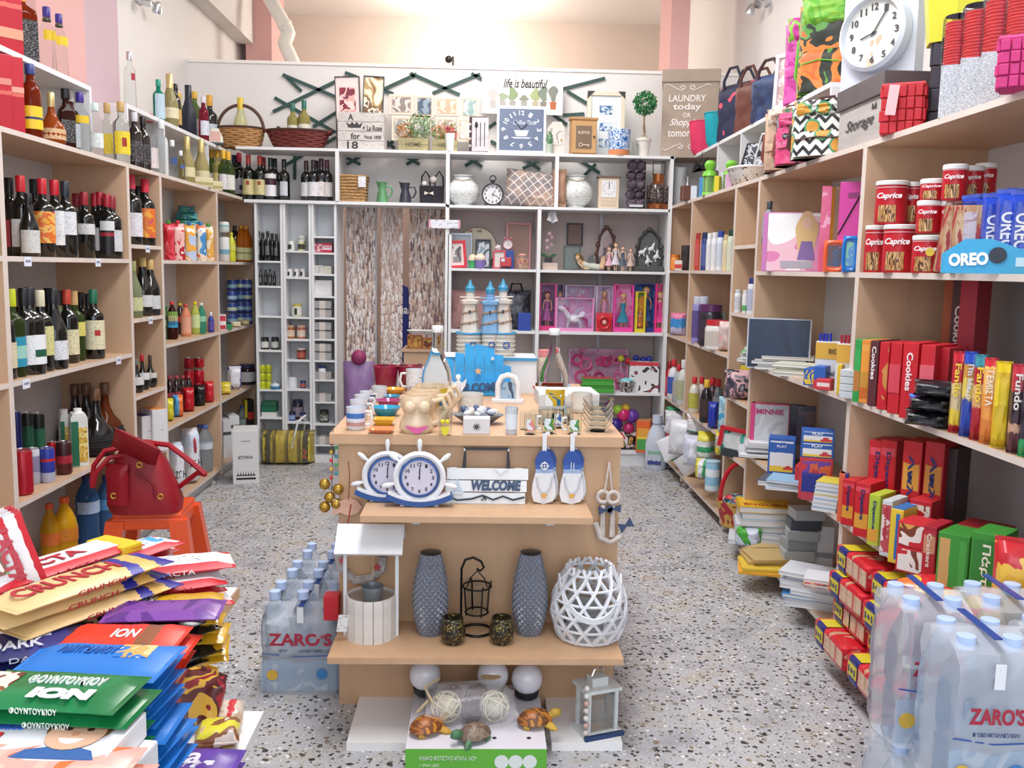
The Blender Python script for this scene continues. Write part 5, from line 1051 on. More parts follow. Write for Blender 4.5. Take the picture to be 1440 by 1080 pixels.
dollbox(889,919,399,z,.13,'boxed doll in blue gown on dark blue card','2a3a8c',pic(['2c5a9c','3a6cae','20407c','8ab0d0'],10,.4),[(.1,.9,SK,'d8b060','3a6aa8')])
dollbox(892,906,410,z,.06,'narrow yellow boxed doll before the blue box','d8c830',pic(['e0d048','e8a030','8ac04a'],14,.4),[(0,.5,SK,'e0a040','e88a3c')])
dollbox(919,934,399,z,.10,'narrow pink heart printed box beside white upright','e0307c',pk,[(0,.8,SK,'e0c070','e0408c')])
# shelf with figurines and frames
z=zb2
P_,w,h=bb(631,664,328,z,.22);frame('framed_photo','silver grey photo frame standing behind the red frame','photo frame',P_,w,h,.016,M('8a9098',.3,.6),M('b4b8be',.3))
P_,w,h=bb(630,658,338,z,.08);frame('framed_photo','bright red photo frame with portrait, tilted on back shelf','photo frame',P_,w*.9,h,.018,M('cc2434',.3),pic(['d8d4d4','8a8488','4a4448','c8a8a0'],14,.4),(-.12,-.06,.15),M('e4d0cc',.5))
P_,w,h=bb(645,697,316,z,.26)
t=thing('oval_plate','large round cream plate with butterflies behind the frames','plate',P_);put('plate_body',G().lathe([(0,0),(w*.47,0),(w*.5,.012),(0,.006)],40,Matrix.Rotation(PI/2,4,'X')),tint('cfc6ae',.08,12,.5),t,(0,0,h*.5));put('plate_rim',G().tube([(w*.5*cos(a*PI/20),0,h*.5+w*.5*sin(a*PI/20)) for a in range(40)],.006,6,True),M('7a6048',.4),t)
for x in (-.2,.05):put('painted_butterfly',G().poly([(0,0),(.012,.012),(.014,-.008),(0,-.003),(-.014,-.008),(-.012,.012)],.001),M('8a4a3c',.6),t,(w*x,-.014,h*.85))
P_,w,h=bb(668,690,336,z,.14);frame('framed_photo','black photo frame with grey child portrait','photo frame',P_,w,h,.012,M('1c1e26',.3),pic(['8a98a8','c8d0d8','4a5260','a8b4c0'],12,.4),(-.1,0,0))
def cup(u0,u1,vt,c,lab,ins=.06):
    P_,w,h=bb(u0,u1,vt,z,ins);t=thing('cupcake_box',lab,'box',P_,group='cupcake shaped boxes');put('cup',G().lathe([(0,0),(w*.38,0),(w*.5,h*.6),(0,h*.6)],18),M(c,.5),t);put('icing',G().lathe([(w*.5,h*.55),(w*.52,h*.7),(w*.3,h*.92),(0,h)],18,cap=False),pic(['e8dcc0','f0c8d0','e8d080','c8e0e8'],50,.5),t)
cup(658,671,357,'4aa86a','green cupcake shaped box beside the red frame');cup(667,683,356,'8a7cc0','purple spotted cupcake shaped box with cream icing',.03)
P_,w,h=bb(693,711,352,z,.07);t=frame('framed_photo','small pink red photo frame topped with white flower','photo frame',P_,w,h,.012,M('c84a5c',.4),M('d8d4d0',.4));put('flower',G().ball((0,0,0),.009).poly([(.024*cos(a*PI/5)*(1 if a % 2 else .55),.024*sin(a*PI/5)*(1 if a % 2 else .55)) for a in range(10)],.006),M('e8d8dc',.5),t,(-.01,0,h+.02))
P_,w,h=bb(705,722,352,z,.12);carton('blue_box','small blue box beneath the pink alarm clock','box',P_,w,.05,h,0,c='2c4c9c')
q=P_+Vector((0,0,h));t=thing('alarm_clock','small pink twin bell alarm clock on blue box','clock',q);dialclock(t,w*.42,w*.48,M('c87a90',.4),M('e4dcdc',.4),BLK,nums=0,tk=.02)
for s_ in (-1,1):put('bell',G().ball((s_*w*.26,0,w*.98),w*.14,10,(1,1,.7)),M('c87a90',.4),t);put('foot',G().tube([(s_*w*.2,0,w*.15),(s_*w*.3,0,.0)],.004,5),M('c87a90',.4),t)
P_,w,h=bb(703,719,361,z,.03);t=thing('toy_truck','tiny red toy fire truck before the blue box','toy',P_);box('truck_body',w,.03,h*.75,M('b82430',.3),t,(0,0,h*.2),bv=.004);box('truck_window',w*.3,.032,h*.25,M('c8d0d8',.2),t,(-w*.25,0,h*.6))
for x in (-.3,.3):put('wheel',G().lathe([(0,-.017),(.009,-.017),(.009,.017),(0,.017)],12,Matrix.Rotation(PI/2,4,'X')),BLK,t,(x*w,0,.009))
P_,w,h=bb(711,746,313,z,.22);frame('framed_photo','large pale pink empty photo frame against back wall','photo frame',P_,w,h,.014,M('c88a8c',.5),tint('a08478',.05,4,.7),(-.06,0,0))
P_,w,h=bb(724,744,357,z,.06);t=thing('candy_jar','low glass jar of red and white sweets','jar',P_);put('jar_glass',G().lathe([(0,0),(w*.4,0),(w*.5,h*.3),(w*.45,h*.7),(w*.3,h*.9)],20,cap=False),M('f0e4e4',.05,0,.9),t);put('sweets',G().lathe([(0,.004),(w*.36,.004),(w*.45,h*.3),(w*.4,h*.65),(0,h*.75)],18),pic(['c83a44','e8d8c8','d8a84c','b84a6a'],60,.4),t);put('lid',G().ball((0,0,h*.92),w*.3,12,(1,1,.35)),M('d89a8c',.4),t)
# orchid
P_,w,h=bb(763,783,322,z,.07);t=thing('orchid','small artificial pink orchid in black cube pot on pale block','plant',P_);u_=h/52
box('wooden_block',.10,.05,9*u_,tint('c8b4a8',.08,18,.6),t);box('pot',.05,.05,7*u_,M('1c1a1c',.4),t,(-.01,0,9*u_));put('stem',G().tube([(-.01,0,15*u_),(-.015,0,30*u_),(.0,0,42*u_),(-.012,0,52*u_)],.002,5),M('6a7a4a',.6),t)
for s_ in (-1,1):put('leaf',G().poly([(0,0),(s_*.03,.02),(s_*.062,.015),(s_*.04,-.003),(s_*.02,-.01)],.006),M('2a5a34',.5),t,(-.01,0,17*u_))
for i,(x,zz) in enumerate(((-.02,28),(.008,32),(-.022,37),(.01,41),(-.008,46))):put('flower',cached(('orch',),lambda:G().poly([(.017*cos(a*PI/5)*(1 if a % 2 else .5),.017*sin(a*PI/5)*(1 if a % 2 else .5)) for a in range(10)],.004).ball((0,-.002,0),.005,8)),M('b88aa0' if i % 2 else 'c8a0b0',.5),t,(x,-.006,zz*u_),(0,i*.5,0))
P_,w,h=bb(792,816,345,z,.12);frame('glass_picture','green framed glass pane under small black frame','photo frame',P_,w,h,.008,M('4a5a50',.4),M('5a6460',.2))
P_,w,h=bb(797,820,313,z,.24);t=frame('framed_photo','small black empty frame hung on the back wall','photo frame',sol(P_,(0,0,1),v=345),w,h-(sol(P_,(0,0,1),v=345).z-z),.010,M('26262c',.4),tint('8a7068',.05,4,.6));t.location.y=YB+.32
# lying fairy figurine
P_,w,h=bb(806,852,345,z,.06);t=thing('fairy_figurine','lying fairy figurine with chin on hand and raised feet','figurine',P_);k=w/.225
g=G().tube([(-.055,0,.05),(-.02,0,.03),(.03,0,.022),(.07,0,.02),(.095,0,.02)],[.02,.02,.022,.016,.012],10).tube([(.085,-.004,.02),(.10,-.004,.06),(.095,-.004,.10)],[.013,.010,.008],8).tube([(.07,.01,.02),(.085,.012,.055),(.088,.012,.09)],[.013,.010,.008],8).tube([(-.055,-.012,.05),(-.05,-.02,.018),(-.075,-.02,.045),(-.082,-.012,.062)],[.009,.008,.007,.008],7).tube([(-.055,.01,.05),(-.03,-.015,.01),(-.005,-.025,.008)],[.009,.008,.006],7).ball((-.082,0,.088),.02,12,(.9,.9,1.1)).tube([(-.058,0,.055),(-.075,0,.078)],.009,8)
put('fairy_body',g,M('d2b08c',.5),t,sc=k);put('hair',G().ball((-.078,.006,.096),.0225,12).tube([(-.07,.01,.10),(-.052,.012,.08),(-.045,.012,.055)],[.012,.012,.006],8),M('7a5c34',.6),t,sc=k);put('dress',G().tube([(-.045,0,.044),(-.015,0,.03),(.035,0,.024),(.065,0,.022)],[.021,.023,.026,.024],10),tint('c4c8bc',.1,30,.6),t,sc=k)
for a in (-.25,.35):put('wing',G().poly([(0,0),(.025,.055),(.06,.072),(.05,.04),(.07,.02),(.03,.004)],.002),M('6a7478',.4),t,(-.03*k,.012,.045*k),(a,0,0),sc=k)
put('base',G().lathe([(0,0),(.1,0),(.095,.008),(0,.008)],20,sy=.35),M('5a5448',.7),t,sc=k)
# baroque mirror and gnarled frames
def ornate(u0,u1,vt,c,lab,ins,inner,sc_=1):
    P_,w,h=bb(u0,u1,vt,z,ins);t=thing('ornate_mirror',lab,'mirror',P_,group='ornate dark frames');pts=[(-.42,.05),(-.46,.35),(-.40,.55),(-.34,.72),(-.16,.86),(0,.92),(.16,.86),(.34,.72),(.40,.55),(.46,.35),(.42,.05)]
    put('mirror_glass',G().poly([(x*w*.82,h*(.06+y*.92)) for x,y in pts],.006),inner,t);mm=tint(c,.3,50,.5,.8)
    put('carved_frame',G().tube([(x*w*.9,-.004,h*y) for x,y in pts],.010,7).tube([(-.42*w,-.004,h*.06),(.42*w,-.004,h*.06)],.012,7),mm,t)
    for i,(x,y) in enumerate(pts):put('carved_leaf',cached(('cl',),lambda:G().ball((0,0,0),.013,8,(1,.8,.8))),mm,t,(x*w*.96,-.008,h*y),(0,i*.7,0),1+.3*(i % 3))
    return t,w,h
t,w,h=ornate(836,867,315,'5a3c34','arched bronze framed mirror above the fairy figurine',.18,M('b8bcc0',.1,.8));t.location.z=z+.0
t,w,h=ornate(890,933,318,'3a3c3c','dark gnarled oval frame with white unicorns',.10,tint('5c6260',.1,8,.6))
for i,(x,zz) in enumerate(((-.25,.42),(.05,.5),(.22,.33),(-.05,.22))):
    p_=put('unicorn',cached(('uni',),lambda:G().ball((0,0,0),.016,10,(1.4,.7,.9)).tube([(.012,0,.006),(.026,0,.026),(.034,0,.028)],[.010,.007,.005],7).tube([(-.012,0,-.005),(-.02,0,-.028)],.004,5).tube([(.01,0,-.005),(.02,0,-.026)],.004,5).tube([(.03,0,.032),(.036,0,.045)],.0015,4)),M('d8dade',.4),t,(x*w,-.02,h*zz),(0,-.3*i,0))
box('rock_base',w*1.15,.07,h*.12,tint('4a4c4a',.2,30,.8),t,(-.02,-.01,0),bv=.01)
for i,(u,v,c,d) in enumerate(((856,347,'d8a8b4','tiny pale pink angel figurine'),(865,341,'cfc8d4','slim white fairy figurine'),(875,346,'4a5a6c','dark blue fairy figurine'),(886,349,'c8b0a4','cream fairy figurine beside unicorn frame'))):
    P_,h,k=spot('B',float(z),u,v,.05);t=thing('small_figurine',d,'figurine',P_,group='tiny figurines');fig(t,0,0,h,'d8b8a0','7a5a3a',c,'figurine_body')
# hanging price card
P_=pix(625,315,1,YB-.01);t=thing('shelf_sign','small white paper sign with handwriting clipped to white upright','sign',(P_.x,P_.y,P_.z-.028));box('card',.21,.002,.056,print_('dfe2ea','4a5a7a',fine=.4),t)
for s_ in (-1,1):box('pink_edge',.014,.003,.056,M('d8a0b0',.5),t,(s_*.098,0,0))
# bags behind the lighthouses
P_,w,h=bb(634,700,405,zb3,.14);bag('handbag','dusty pink round bag behind the lighthouses','bag',P_,w,.12,h*.95,tint('a8807c',.1,10,.7),0,'bags on the back shelf',crimp=0,p=3)
P_,w,h=bb(704,746,402,zb3,.16);t=bag('handbag','black bag with shiny quilted front beside the lighthouses','bag',P_,w,.10,h*.9,pic(['1e1e26','2a2a34','4a4c5a','1a1a20'],20,.25),0,'bags on the back shelf',crimp=0,p=5);put('handle',G().tube([(-.05,0,h*.8),(-.03,0,h*1.05),(.03,0,h*1.05),(.05,0,h*.8)],.008,6),BLK,t)
P_,w,h=bb(728,746,440,zb3,.05);carton('blue_box','small royal blue box before black bag','box',P_,w,.06,h,0,c='2444a0')
# shelf v550
z=zb4
P_,w,h=bb(800,884,490,z,.16);t=thing('toy_jewellery_set','large clear pack of pink toy jewellery, leaning','toy',P_,rot=(-.3,0,0));box('back_card',w,.004,h,pic(['d890b4','c8a8c4','e0b8cc','c05a90'],12,.3),t)
for i,(x,zz,r) in enumerate(((-.36,.72,.035),(-.22,.62,.04),(.04,.7,.028),(.12,.68,.03),(.3,.72,.024),(-.3,.3,.04),(0,.3,.03),(.33,.3,.03))):put('toy_ring',G().tube([(r*cos(a*PI/7),0,r*sin(a*PI/7)) for a in range(14)],.009,6,True),M(['c82a6c','e070a0','d84a84'][i % 3],.3),t,(w*x,-.012,h*zz))
box('clear_cover',w*.98,.03,h*.96,M('f6eef4',.08,0,1),t,(0,-.017,0),bv=.006)
for i,(v,d) in enumerate(((540,'lower'),(529,'upper'))):
    P_,w,h=bb(817,862,v,z,.04);P_.z=z+.05*i;carton('green_gift_box','%s of two flat green boxes on the back shelf' % d,'box',P_,w*(1-.06*i),.12,.048,0,'flat green boxes',c='4aa83c',strip=(.7,.98,'3a8c34'),top='b83a44' if i else None)
P_,w,h=bb(868,893,535,z,.06);t=thing('patterned_bowl','small dark patterned bowl of turquoise stones','bowl',P_);put('bowl_body',G().lathe([(0,0),(w*.3,0),(w*.5,h*.9),(w*.46,h),(w*.25,.01)],20,cap=False),pic(['3a2c30','c8c0b8','5a4448'],40,.4),t);put('stones',G().ball((0,0,h*.85),w*.42,12,(1,1,.6)),pic(['5ab8c8','8ad0d8','3a98b0'],40,.4),t)
P_,w,h=bb(884,925,506,z,.10);carton('drum_toy_box','white toy box with red rim and black drawings','box',P_,w,.10,h*.95,-.15,c='d8d8da',bm=pic(['dcdcde','dcdcde','dcdcde','2a2a30','c83a44'],14,.4),strip=(.88,1,'c8303c'))
for i,(u,c,v) in enumerate(((872,'c8c838',488),(882,'d0303a',492),(893,'2c3a9c',488),(903,'2c3aa0',490),(911,'3a48b0',489))):
    q=sol((0,YB+.2,z+.0),(1,0,0),u=u);r=.024;qz=sol(q,(0,0,1),v=v+16).z-r;t=thing('toy_ball','small %s toy ball behind the drum box, %s in row' % (['yellow','red','blue','blue','lighter blue'][i],ordn(i)),'ball',(q.x,q.y,z));put('ball_body',G().ball((0,0,r),r,14),M(c,.3),t);t.location.z=z if i<0 else z;put('stand_peg',G().tube([(0,0,0),(0,0,qz-z)],.004,5),WHT,t);t.children[0].location.z=qz-z
# bottom shelf
z=zb5
for i,(u,v,c,r) in enumerate(((866,597,'3a2a8c',.045),(877,583,'c8286c',.05),(889,585,'6a3aa0',.05),(869,576,'9ac03c',.035),(884,602,'b8306c',.04),(880,574,'d8b030',.03))):
    q=pix(u,v,1,YB+.08);t=thing('coloured_ball','%s ball in clear bag of play balls on the lowest back shelf' % ['dark violet','magenta','purple','lime green','crimson pink','yellow'][i],'ball',(q.x,q.y,q.z-r),group='bagged play balls');put('ball_body',G().ball((0,0,r),r,16),M(c,.2),t)
P_,w,h=bb(866,896,604,z,.12);bag('play_ball_bag','crumpled multicoloured bag of soft toys under play balls','bag',P_,w,.14,h*1.0,pic(['c8303c','d8d0cc','2a2a34','c8a04a','8a5a3a'],12,.4),0,crimp=0)
P_,w,h=bb(893,917,590,z,.04);t=carton('soap_powder_box','orange and green tall box with yellow picture at shelf end','box',P_,w*.8,.13,h,-.3,c='e0642c',front=bands(2,[(0,'4a9c4a'),(.42,'e6cf4a'),(.5,'e0a03c'),(.82,'e0642c')],.1,6),top='b88a5c')

# ================================================================== right wall
XU2=XR+.15;ZU2=sol((XU2,ydiv(XU2,1080,2.1),0),(0,0,1),v=162).z;UR=float(ZU2)
yq=[ydiv(XU2,u,ZU2) for u in (984,1168,1333,1500)]
for ya_,yb_,us,d in ((yq[1],yq[0]+.25,(1009,1042,1080,1168),'from far corner to the wall clock'),(1.9,yq[2],(1333,),'high above the biscuit gift tins')):
    t=thing('upper_shelf','white upper shelf on right cabinets, '+d,'shelf',(XU2,ya_,LV[4]),group='white upper shelves')
    sbox('shelf_board',0,.33,0,yb_-ya_,UR-LV[4]-.02,UR-LV[4],WH,t)
    for u in us:y_=ydiv(XU2,u,ZU2)-ya_;sbox('end_panel',0,.30,y_-.018,y_,0,UR-LV[4]-.02,WH,t)
    sbox('back_board',.28,.29,0,yb_-ya_-.2,0,UR-LV[4]-.02,WH,t)
R0='on right cabinet top';gR='goods on top of the right cabinets'
P_,h,k=spot('R',4,954,236,.06)
t=thing('towel_roll','clear cylinder with white roll at the far right corner','container',P_);put('cylinder',G().lathe([(0,0),(.045,0),(.045,h),(.04,h)],20),M('d4dade',.1,0,.5),t);put('roll',G().lathe([(0,.01),(.036,.01),(.036,h*.9),(0,h*.9)],18),WHT,t)
P_,h,k=spot('R',4,962,250,.0);P_.y-=.08
t=thing('soap_dispenser','square brown soap dispenser with chrome pump','dispenser',P_);box('dispenser_body',.075,.075,h*.62,M('6a4438',.3),t,bv=.006);put('pump',G().lathe([(.014,h*.62),(.014,h*.72),(.006,h*.74),(.006,h)],12).tube([(0,0,h),(-.03,-.01,h*.99)],.006,7),SILV,t)
lg=M('7cc844',.3)
for u,v,c,d in ((997,226,'7cc844','bright green metal lantern before blue packs'),(1027,226,'84cc54','bright green metal lantern beside white basin')):
    P_,h,k=spot('R',4,u,v,.03 if u<1000 else .10);t=thing('lantern',d,'lantern',P_,group='bright green lanterns')
    put('base',G().lathe([(0,0),(.045,0),(.04,h*.08),(0,h*.08)],12),lg,t);put('glass_body',G().lathe([(.032,h*.08),(.032,h*.55)],12,cap=False),M('b8e0a0',.1,0,.7),t);put('top_collar',G().lathe([(.045,h*.55),(.04,h*.66),(.02,h*.72),(.03,h*.80),(.034,h*.9),(.02,h),(0,h)],14),lg,t)
    for i in range(6):put('post',cached(('lp',round(h,2)),lambda:G().tube([(0,0,h*.08),(0,0,h*.55)],.003,5)),lg,t,(.034*cos(i*PI/3),.034*sin(i*PI/3),0))
row('R',4,R0,gR,[(u,v,carton,'soap_pack','pack',d,dict(wpx=w,d=.06,c=c,ins=i)) for u,v,w,c,d,i in ((977,262,9,'c8d0d8','small white soap box',.03),(988,250,8,'4a8cc8','slim blue pack',.06),(1004,240,7,'7a4a8c','slim purple pack',.08),(1009,248,7,'d8c82c','slim yellow pack',.03),(1016,243,5,'c8ccd4','slim pale pack',.08),(1026,245,10,'d0a8c8','slim lilac pack',.03))],turn=-.5)
P_=pix(985,232,0,XU2-.012);t=thing('hair_bow','black felt bow with tag hanging from upper right shelf edge','bow',P_);put('bow_body',G().poly([(-.05,-.05),(0,-.01),(.05,.05),(.04,-.03),(0,-.02),(-.03,.03)],.02),M('1c1c22',.8),t);put('string',G().tube([(0,0,0),(.01,0,UR-P_.z-.01)],.002,5),BLK,t)
P_,h,k=spot('R',4,1054,233,.10)
t=thing('basin','oval white basin with black dotted rim on cabinet top','basin',P_,1.3)
put('basin_body',G().lathe([(0,0),(.12,0),(.15,.02),(.19,.085),(.185,.09),(.14,.02),(0,.01)],32,sy=.6),pic(['e4e4e2','e8e8e6','e4e4e2','2a2a2c'],60,.4),t);put('basin_rim',G().tube([(.19*cos(a*PI/16),.114*sin(a*PI/16),.087) for a in range(32)],.006,6,True),WHT,t)
for u,v,hh,d,s_ in ((1054,197,.13,'dark striped decorative board propped in the basin',0),(1074,182,.2,'wavy edged black and white decorative board in the basin',1)):
    q=pix(u,v,0,XR+.12);z0_=LV[4]+.02;t=thing('decor_board',d,'board',(q.x,q.y,z0_),-.9,'decorative boards in the basin',rot=(0,.15,-.6));H_=q.z-z0_
    put('board',G().poly([(-.05,0),(.05,.0),(.06,H_*.4),(.05,H_*.7),(.06,H_),(-.04,H_*.9),(-.05,H_*.5)],.012),pic(['2a2c34','c8ccd0','4a4e58','d8dade','1a1c22'],16,.4,s_),t);put('board_rim',G().tube([(-.05,0,0),(.05,0,.0),(.06,0,H_*.4),(.05,0,H_*.7),(.06,0,H_),(-.04,0,H_*.9),(-.05,0,H_*.5)],.005,5,True),M('d8dade' if s_ else '2a2c34',.4),t)
def backpack(P_,h,w,mat,lab,trim,straps,rz=-.9,flapmat=None,group=None,d=.13):
    t=thing('backpack',lab,'backpack',P_,rz,group)
    put('main_compartment',pillow_mesh(w,d,h*.92,4,10,0,1,3),mat,t);put('front_pocket',pillow_mesh(w*.8,d*.5,h*.42,4,8,0,1,4),mat,t,(0,-d*.42,h*.03))
    put('top_flap',pillow_mesh(w*.9,d*1.1,h*.32,4,8,0,0,5),flapmat or mat,t,(0,-d*.08,h*.66));put('bottom_panel',pillow_mesh(w*1.01,d*1.04,h*.16,4,8,0,1,6),M(trim,.6),t)
    for s_ in (-1,1):put('strap',G().tube([(s_*w*.2,d*.4,h*.85),(s_*w*.55,d*.3,h*.6),(s_*w*.56,d*.2,h*.25),(s_*w*.42,d*.3,h*.06)],.010,6),M(straps,.6),t)
    put('handle',G().tube([(-w*.12,d*.2,h*.9),(-w*.1,d*.2,h*1.03),(w*.1,d*.2,h*1.03),(w*.12,d*.2,h*.9)],.007,6),M(straps,.6),t);put('zip',G().tube([(-w*.32,-d*.68,h*.30),(0,-d*.72,h*.33),(w*.32,-d*.68,h*.30)],.003,5),M(trim,.5),t)
    return t
m_,tt_,b_,N,L=nodes('chevron_print');tc=N('ShaderNodeTexCoord');sx_=N('ShaderNodeSeparateXYZ');L(tc.outputs['Object'],sx_.inputs[0])
pp=N('ShaderNodeMath',_operation='PINGPONG');L(sx_.outputs[0],pp.inputs[0]);pp.inputs[1].default_value=.025;ad=N('ShaderNodeMath',_operation='ADD');L(pp.outputs[0],ad.inputs[0]);L(sx_.outputs[2],ad.inputs[1]);ml=N('ShaderNodeMath',_operation='MULTIPLY');L(ad.outputs[0],ml.inputs[0]);ml.inputs[1].default_value=24;fr_=N('ShaderNodeMath',_operation='FRACT');L(ml.outputs[0],fr_.inputs[0])
cr_=ramp(tt_,[(0,'e6e6e0'),(.58,'23262a')],'CONSTANT');L(fr_.outputs[0],cr_.inputs[0]);vo=N('ShaderNodeTexVoronoi',Scale=13.0);L(tc.outputs['Object'],vo.inputs['Vector']);c2_=ramp(tt_,[(0,'d89a3c'),(.33,'4a9a6c')],'CONSTANT');L(vo.outputs['Distance'],c2_.inputs[0]);lt_=N('ShaderNodeMath',_operation='LESS_THAN');L(vo.outputs['Distance'],lt_.inputs[0]);lt_.inputs[1].default_value=.42
mi=N('ShaderNodeMix',_data_type='RGBA');L(lt_.outputs[0],mi.inputs[0]);L(cr_.outputs[0],mi.inputs[6]);L(c2_.outputs[0],mi.inputs[7]);L(mi.outputs[2],b_.inputs['Base Color']);chev=m_
for u,v,w,mt,lab,tr,st,fm,i in ((1106,150,.22,tint('c8a890',.2,18,.8),'beige backpack with brown base, farthest on right cabinet top','7a4034','7a4034',pic(['d8c8b8','a88a78','5a8a6a'],14,.7),.06),
    (1124,156,.22,pic(['d8447c','d8447c','e0608c','2a2430','8a8c98'],16,.6),'hot pink butterfly print backpack with brown base','7a4034','8a4a40',None,.03),(1156,138,.26,chev,'white chevron backpack with pineapple print','5a4030','4a2a24',chev,.03)):
    P_,h,k=spot('R',4,u,v,i);backpack(P_,h,w,mt,lab,tr,st,-.7,fm,'backpacks on the right cabinet top',.11)
# storage box with dark lid
y0_,y1_=ydiv(XR+.01,1241,1.8),ydiv(XR+.01,1178,1.8);zt=pix(1205,150,0,XR+.02).z
t=thing('storage_box','grey wood effect box lettered Storage with dark lid','box',(XR+.01,(y0_+y1_)/2,LV[4]),-PI/2);w=y1_-y0_;h=zt-LV[4]
box('box_body',w,.25,h,tint('b4aeaa',.08,6,.7,0,(1,1,6)),t,(0,.125,0));box('lid',w+.02,.27,.07,tint('5c5254',.08,8,.7),t,(0,.125,h),bv=.003);text('Storage',w*.62,h*.34,M('3a3638',.6),t,(0,-.003,h*.5),shear=.4,bold=0)
put('printed_butterfly',G().poly([(0,0),(.015,.016),(.018,-.004),(0,-.004),(-.018,-.004),(-.015,.016)],.001),M('2a2628',.6),t,(w*.3,-.003,h*.78))
# wall clock in its card box
zb_=LV[4]+h+.07;ya_=(y0_+y1_)/2
P_=Vector((XR+.10,ya_+.11,zb_));W_=.29;H_=.37
t=thing('wall_clock','large white oval rimmed clock in open card box, on storage box','clock',P_,-1.0)
put('card_box',G().box(-W_/2,W_/2,0,.05,0,H_),tint('d6dae6',.03,6,.5),t);dialclock(t,.13,H_*.50,M('dfe6f4',.3),pic(['e4e4dc','e4e4dc','e8e8e4','d8b8a0'],8,.4),M('4a4a4c',.5),hands=((.62,.6),(.4,-1.85)),nums=1,tk=.05)
for c_ in t.children:
    if c_.name.startswith(('clock_rim','dial','hub','hand','lettering')):c_.location.y-=.002
# woven baskets
def woven(P_,w,d,h,c,lab,rz=-.55,group=None):
    t=thing('woven_basket',lab,'basket',P_,rz,group);n=4;ca=tint(c,.12,20,.5)
    box('basket_lining',w*.96,d*.96,h*.9,M(c,.7),t)
    for r_ in range(n):
        for i in range(5):box('woven_strip',w/5-.002,.010,h/n-.002,ca,t,(-w/2+w*(i+.5)/5,-d/2-(.004 if (i+r_) % 2 else 0),h*r_/n),bv=.003)
        for i in range(3):
            for s_ in (-1,1):box('woven_strip',.010,d/3-.002,h/n-.002,ca,t,(s_*(w/2+(.004 if (i+r_) % 2 else 0)),-d/2+d*(i+.5)/3,h*r_/n),bv=.003)
    put('basket_rim',G().tube([(-w/2,-d/2,h),(w/2,-d/2,h),(w/2,d/2,h),(-w/2,d/2,h)],.008,6,True),ca,t);return t
P_,h,k=spot('R',4,1270,124,.05);t=woven(P_,52*k,.12,h,'c8202f','bright red square woven basket with paper tag');box('paper_tag',.03,.002,.09,M('e0b8bc',.6),t,(-.03,-.093,h*.35),(0,.1,0))
dk=woven(Vector((P_.x+.17,P_.y-.02,LV[4])),.17,.14,h+.13,'3a3440','tall dark woven basket behind the red one')
vz=LV[4]+h+.13
t=thing('flower_vase','tall tapering yellow hexagonal vase with zigzag green rim','vase',(P_.x+.12,P_.y-.02,vz),.2)
put('vase_body',G().lathe([(0,0),(.075,0),(.115,.36),(.105,.36),(.07,.01)],6,cap=False),bands(2,[(0,'d8d43a'),(.68,'cfd84a'),(.80,'a8d8a0'),(.86,'7ac8c0'),(.92,'b8dc7c')],.12,5,.4),t);put('inner_pot',G().lathe([(0,.3),(.1,.33),(.1,.34),(0,.34)],6),M('a8c050',.5),t)
# biscuit gift tins
for i,(u,v0,v1) in enumerate(((1340,35,100),(1367,20,90),(1396,5,82),(1428,0,70))):
    P_,h,k=spot('R',4,u,v1-5,.05+.02*i);r=.043
    t=thing('glitter_gift_bag','silver glitter gift bag, %s from left under the clear jars' % ordn(i),'bag',P_,-.5,'silver gift bags on right cabinet top')
    box('bag_body',.075,.09,h,pic(['b8bac0','d8dade','9a9ca4','c8cad0'],220,.25),t);box('black_stripe',.03,.092,h*.9,M('24262c',.4),t,(.045,0,0),bv=.002)
    q=P_+Vector((0,0,h));hh=(v1-v0)*k
    t=thing('cookie_jar','clear cylinder of red wrapped cookies, %s from left on silver bags' % ordn(i),'jar',q,-.4,'clear cookie jars')
    put('cookie_stack',G().lathe(sum([[(.0 if j==0 else .034,hh*j/16),(.036,hh*(j+.2)/16),(.036,hh*(j+.75)/16)] for j in range(15)],[]),16),bands(0,[(0,'c83a3c'),(.4,'c8404c'),(.62,'d88a8c'),(.7,'b82c38')]),t)
    put('jar_glass',G().lathe([(0,0),(r,0),(r,hh),(r*.9,hh+.008),(0,hh+.008)],20),M('f2f4f6',.04,0,1),t);put('ribbon',G().poly([(-.012,0),(.012,0),(.022,hh*.5),(.004,hh),(-.016,hh),(.0,hh*.5)],.003),M('dfae2c',.4),t,(r*.9,-.02,0),(0,0,.4))
# upper shelf: bags, pots, frames
for u,v,c,lab,i in ((986,172,'e03a68','bright pink fabric pot at the far end of upper shelf',.19),(1008,160,'14a4b4','turquoise fabric pot beside the pink one',.20)):
    P_,h,k=spot('R',UR,u,v,i);r=h*.42;t=thing('fabric_pot',lab,'pot',P_,group='fabric pots on upper right shelf');put('pot_body',G().lathe([(0,0),(r*.6,0),(r*.8,h*.15),(r,h),(r*.94,h),(r*.7,h*.12)],24),tint(c,.06,20,.7),t);put('pot_rim',G().tube([(r*cos(a*PI/12),r*sin(a*PI/12),h) for a in range(24)],.004,6,True),M(c,.6),t)
P_,h,k=spot('R',UR,996,133,.34);t=thing('straw_hat_basket','straw coloured woven bucket behind the fabric pots','basket',P_);put('straw_body',G().lathe([(0,0),(.07,0),(.10,h*.5),(.09,h),(.08,h)],24),tint('c9ae84',.12,50,.8,.6),t);put('straw_rim',G().tube([(.09*cos(a*PI/12),.09*sin(a*PI/12),h) for a in range(24)],.008,6,True),tint('c9ae84',.12,50,.8),t)
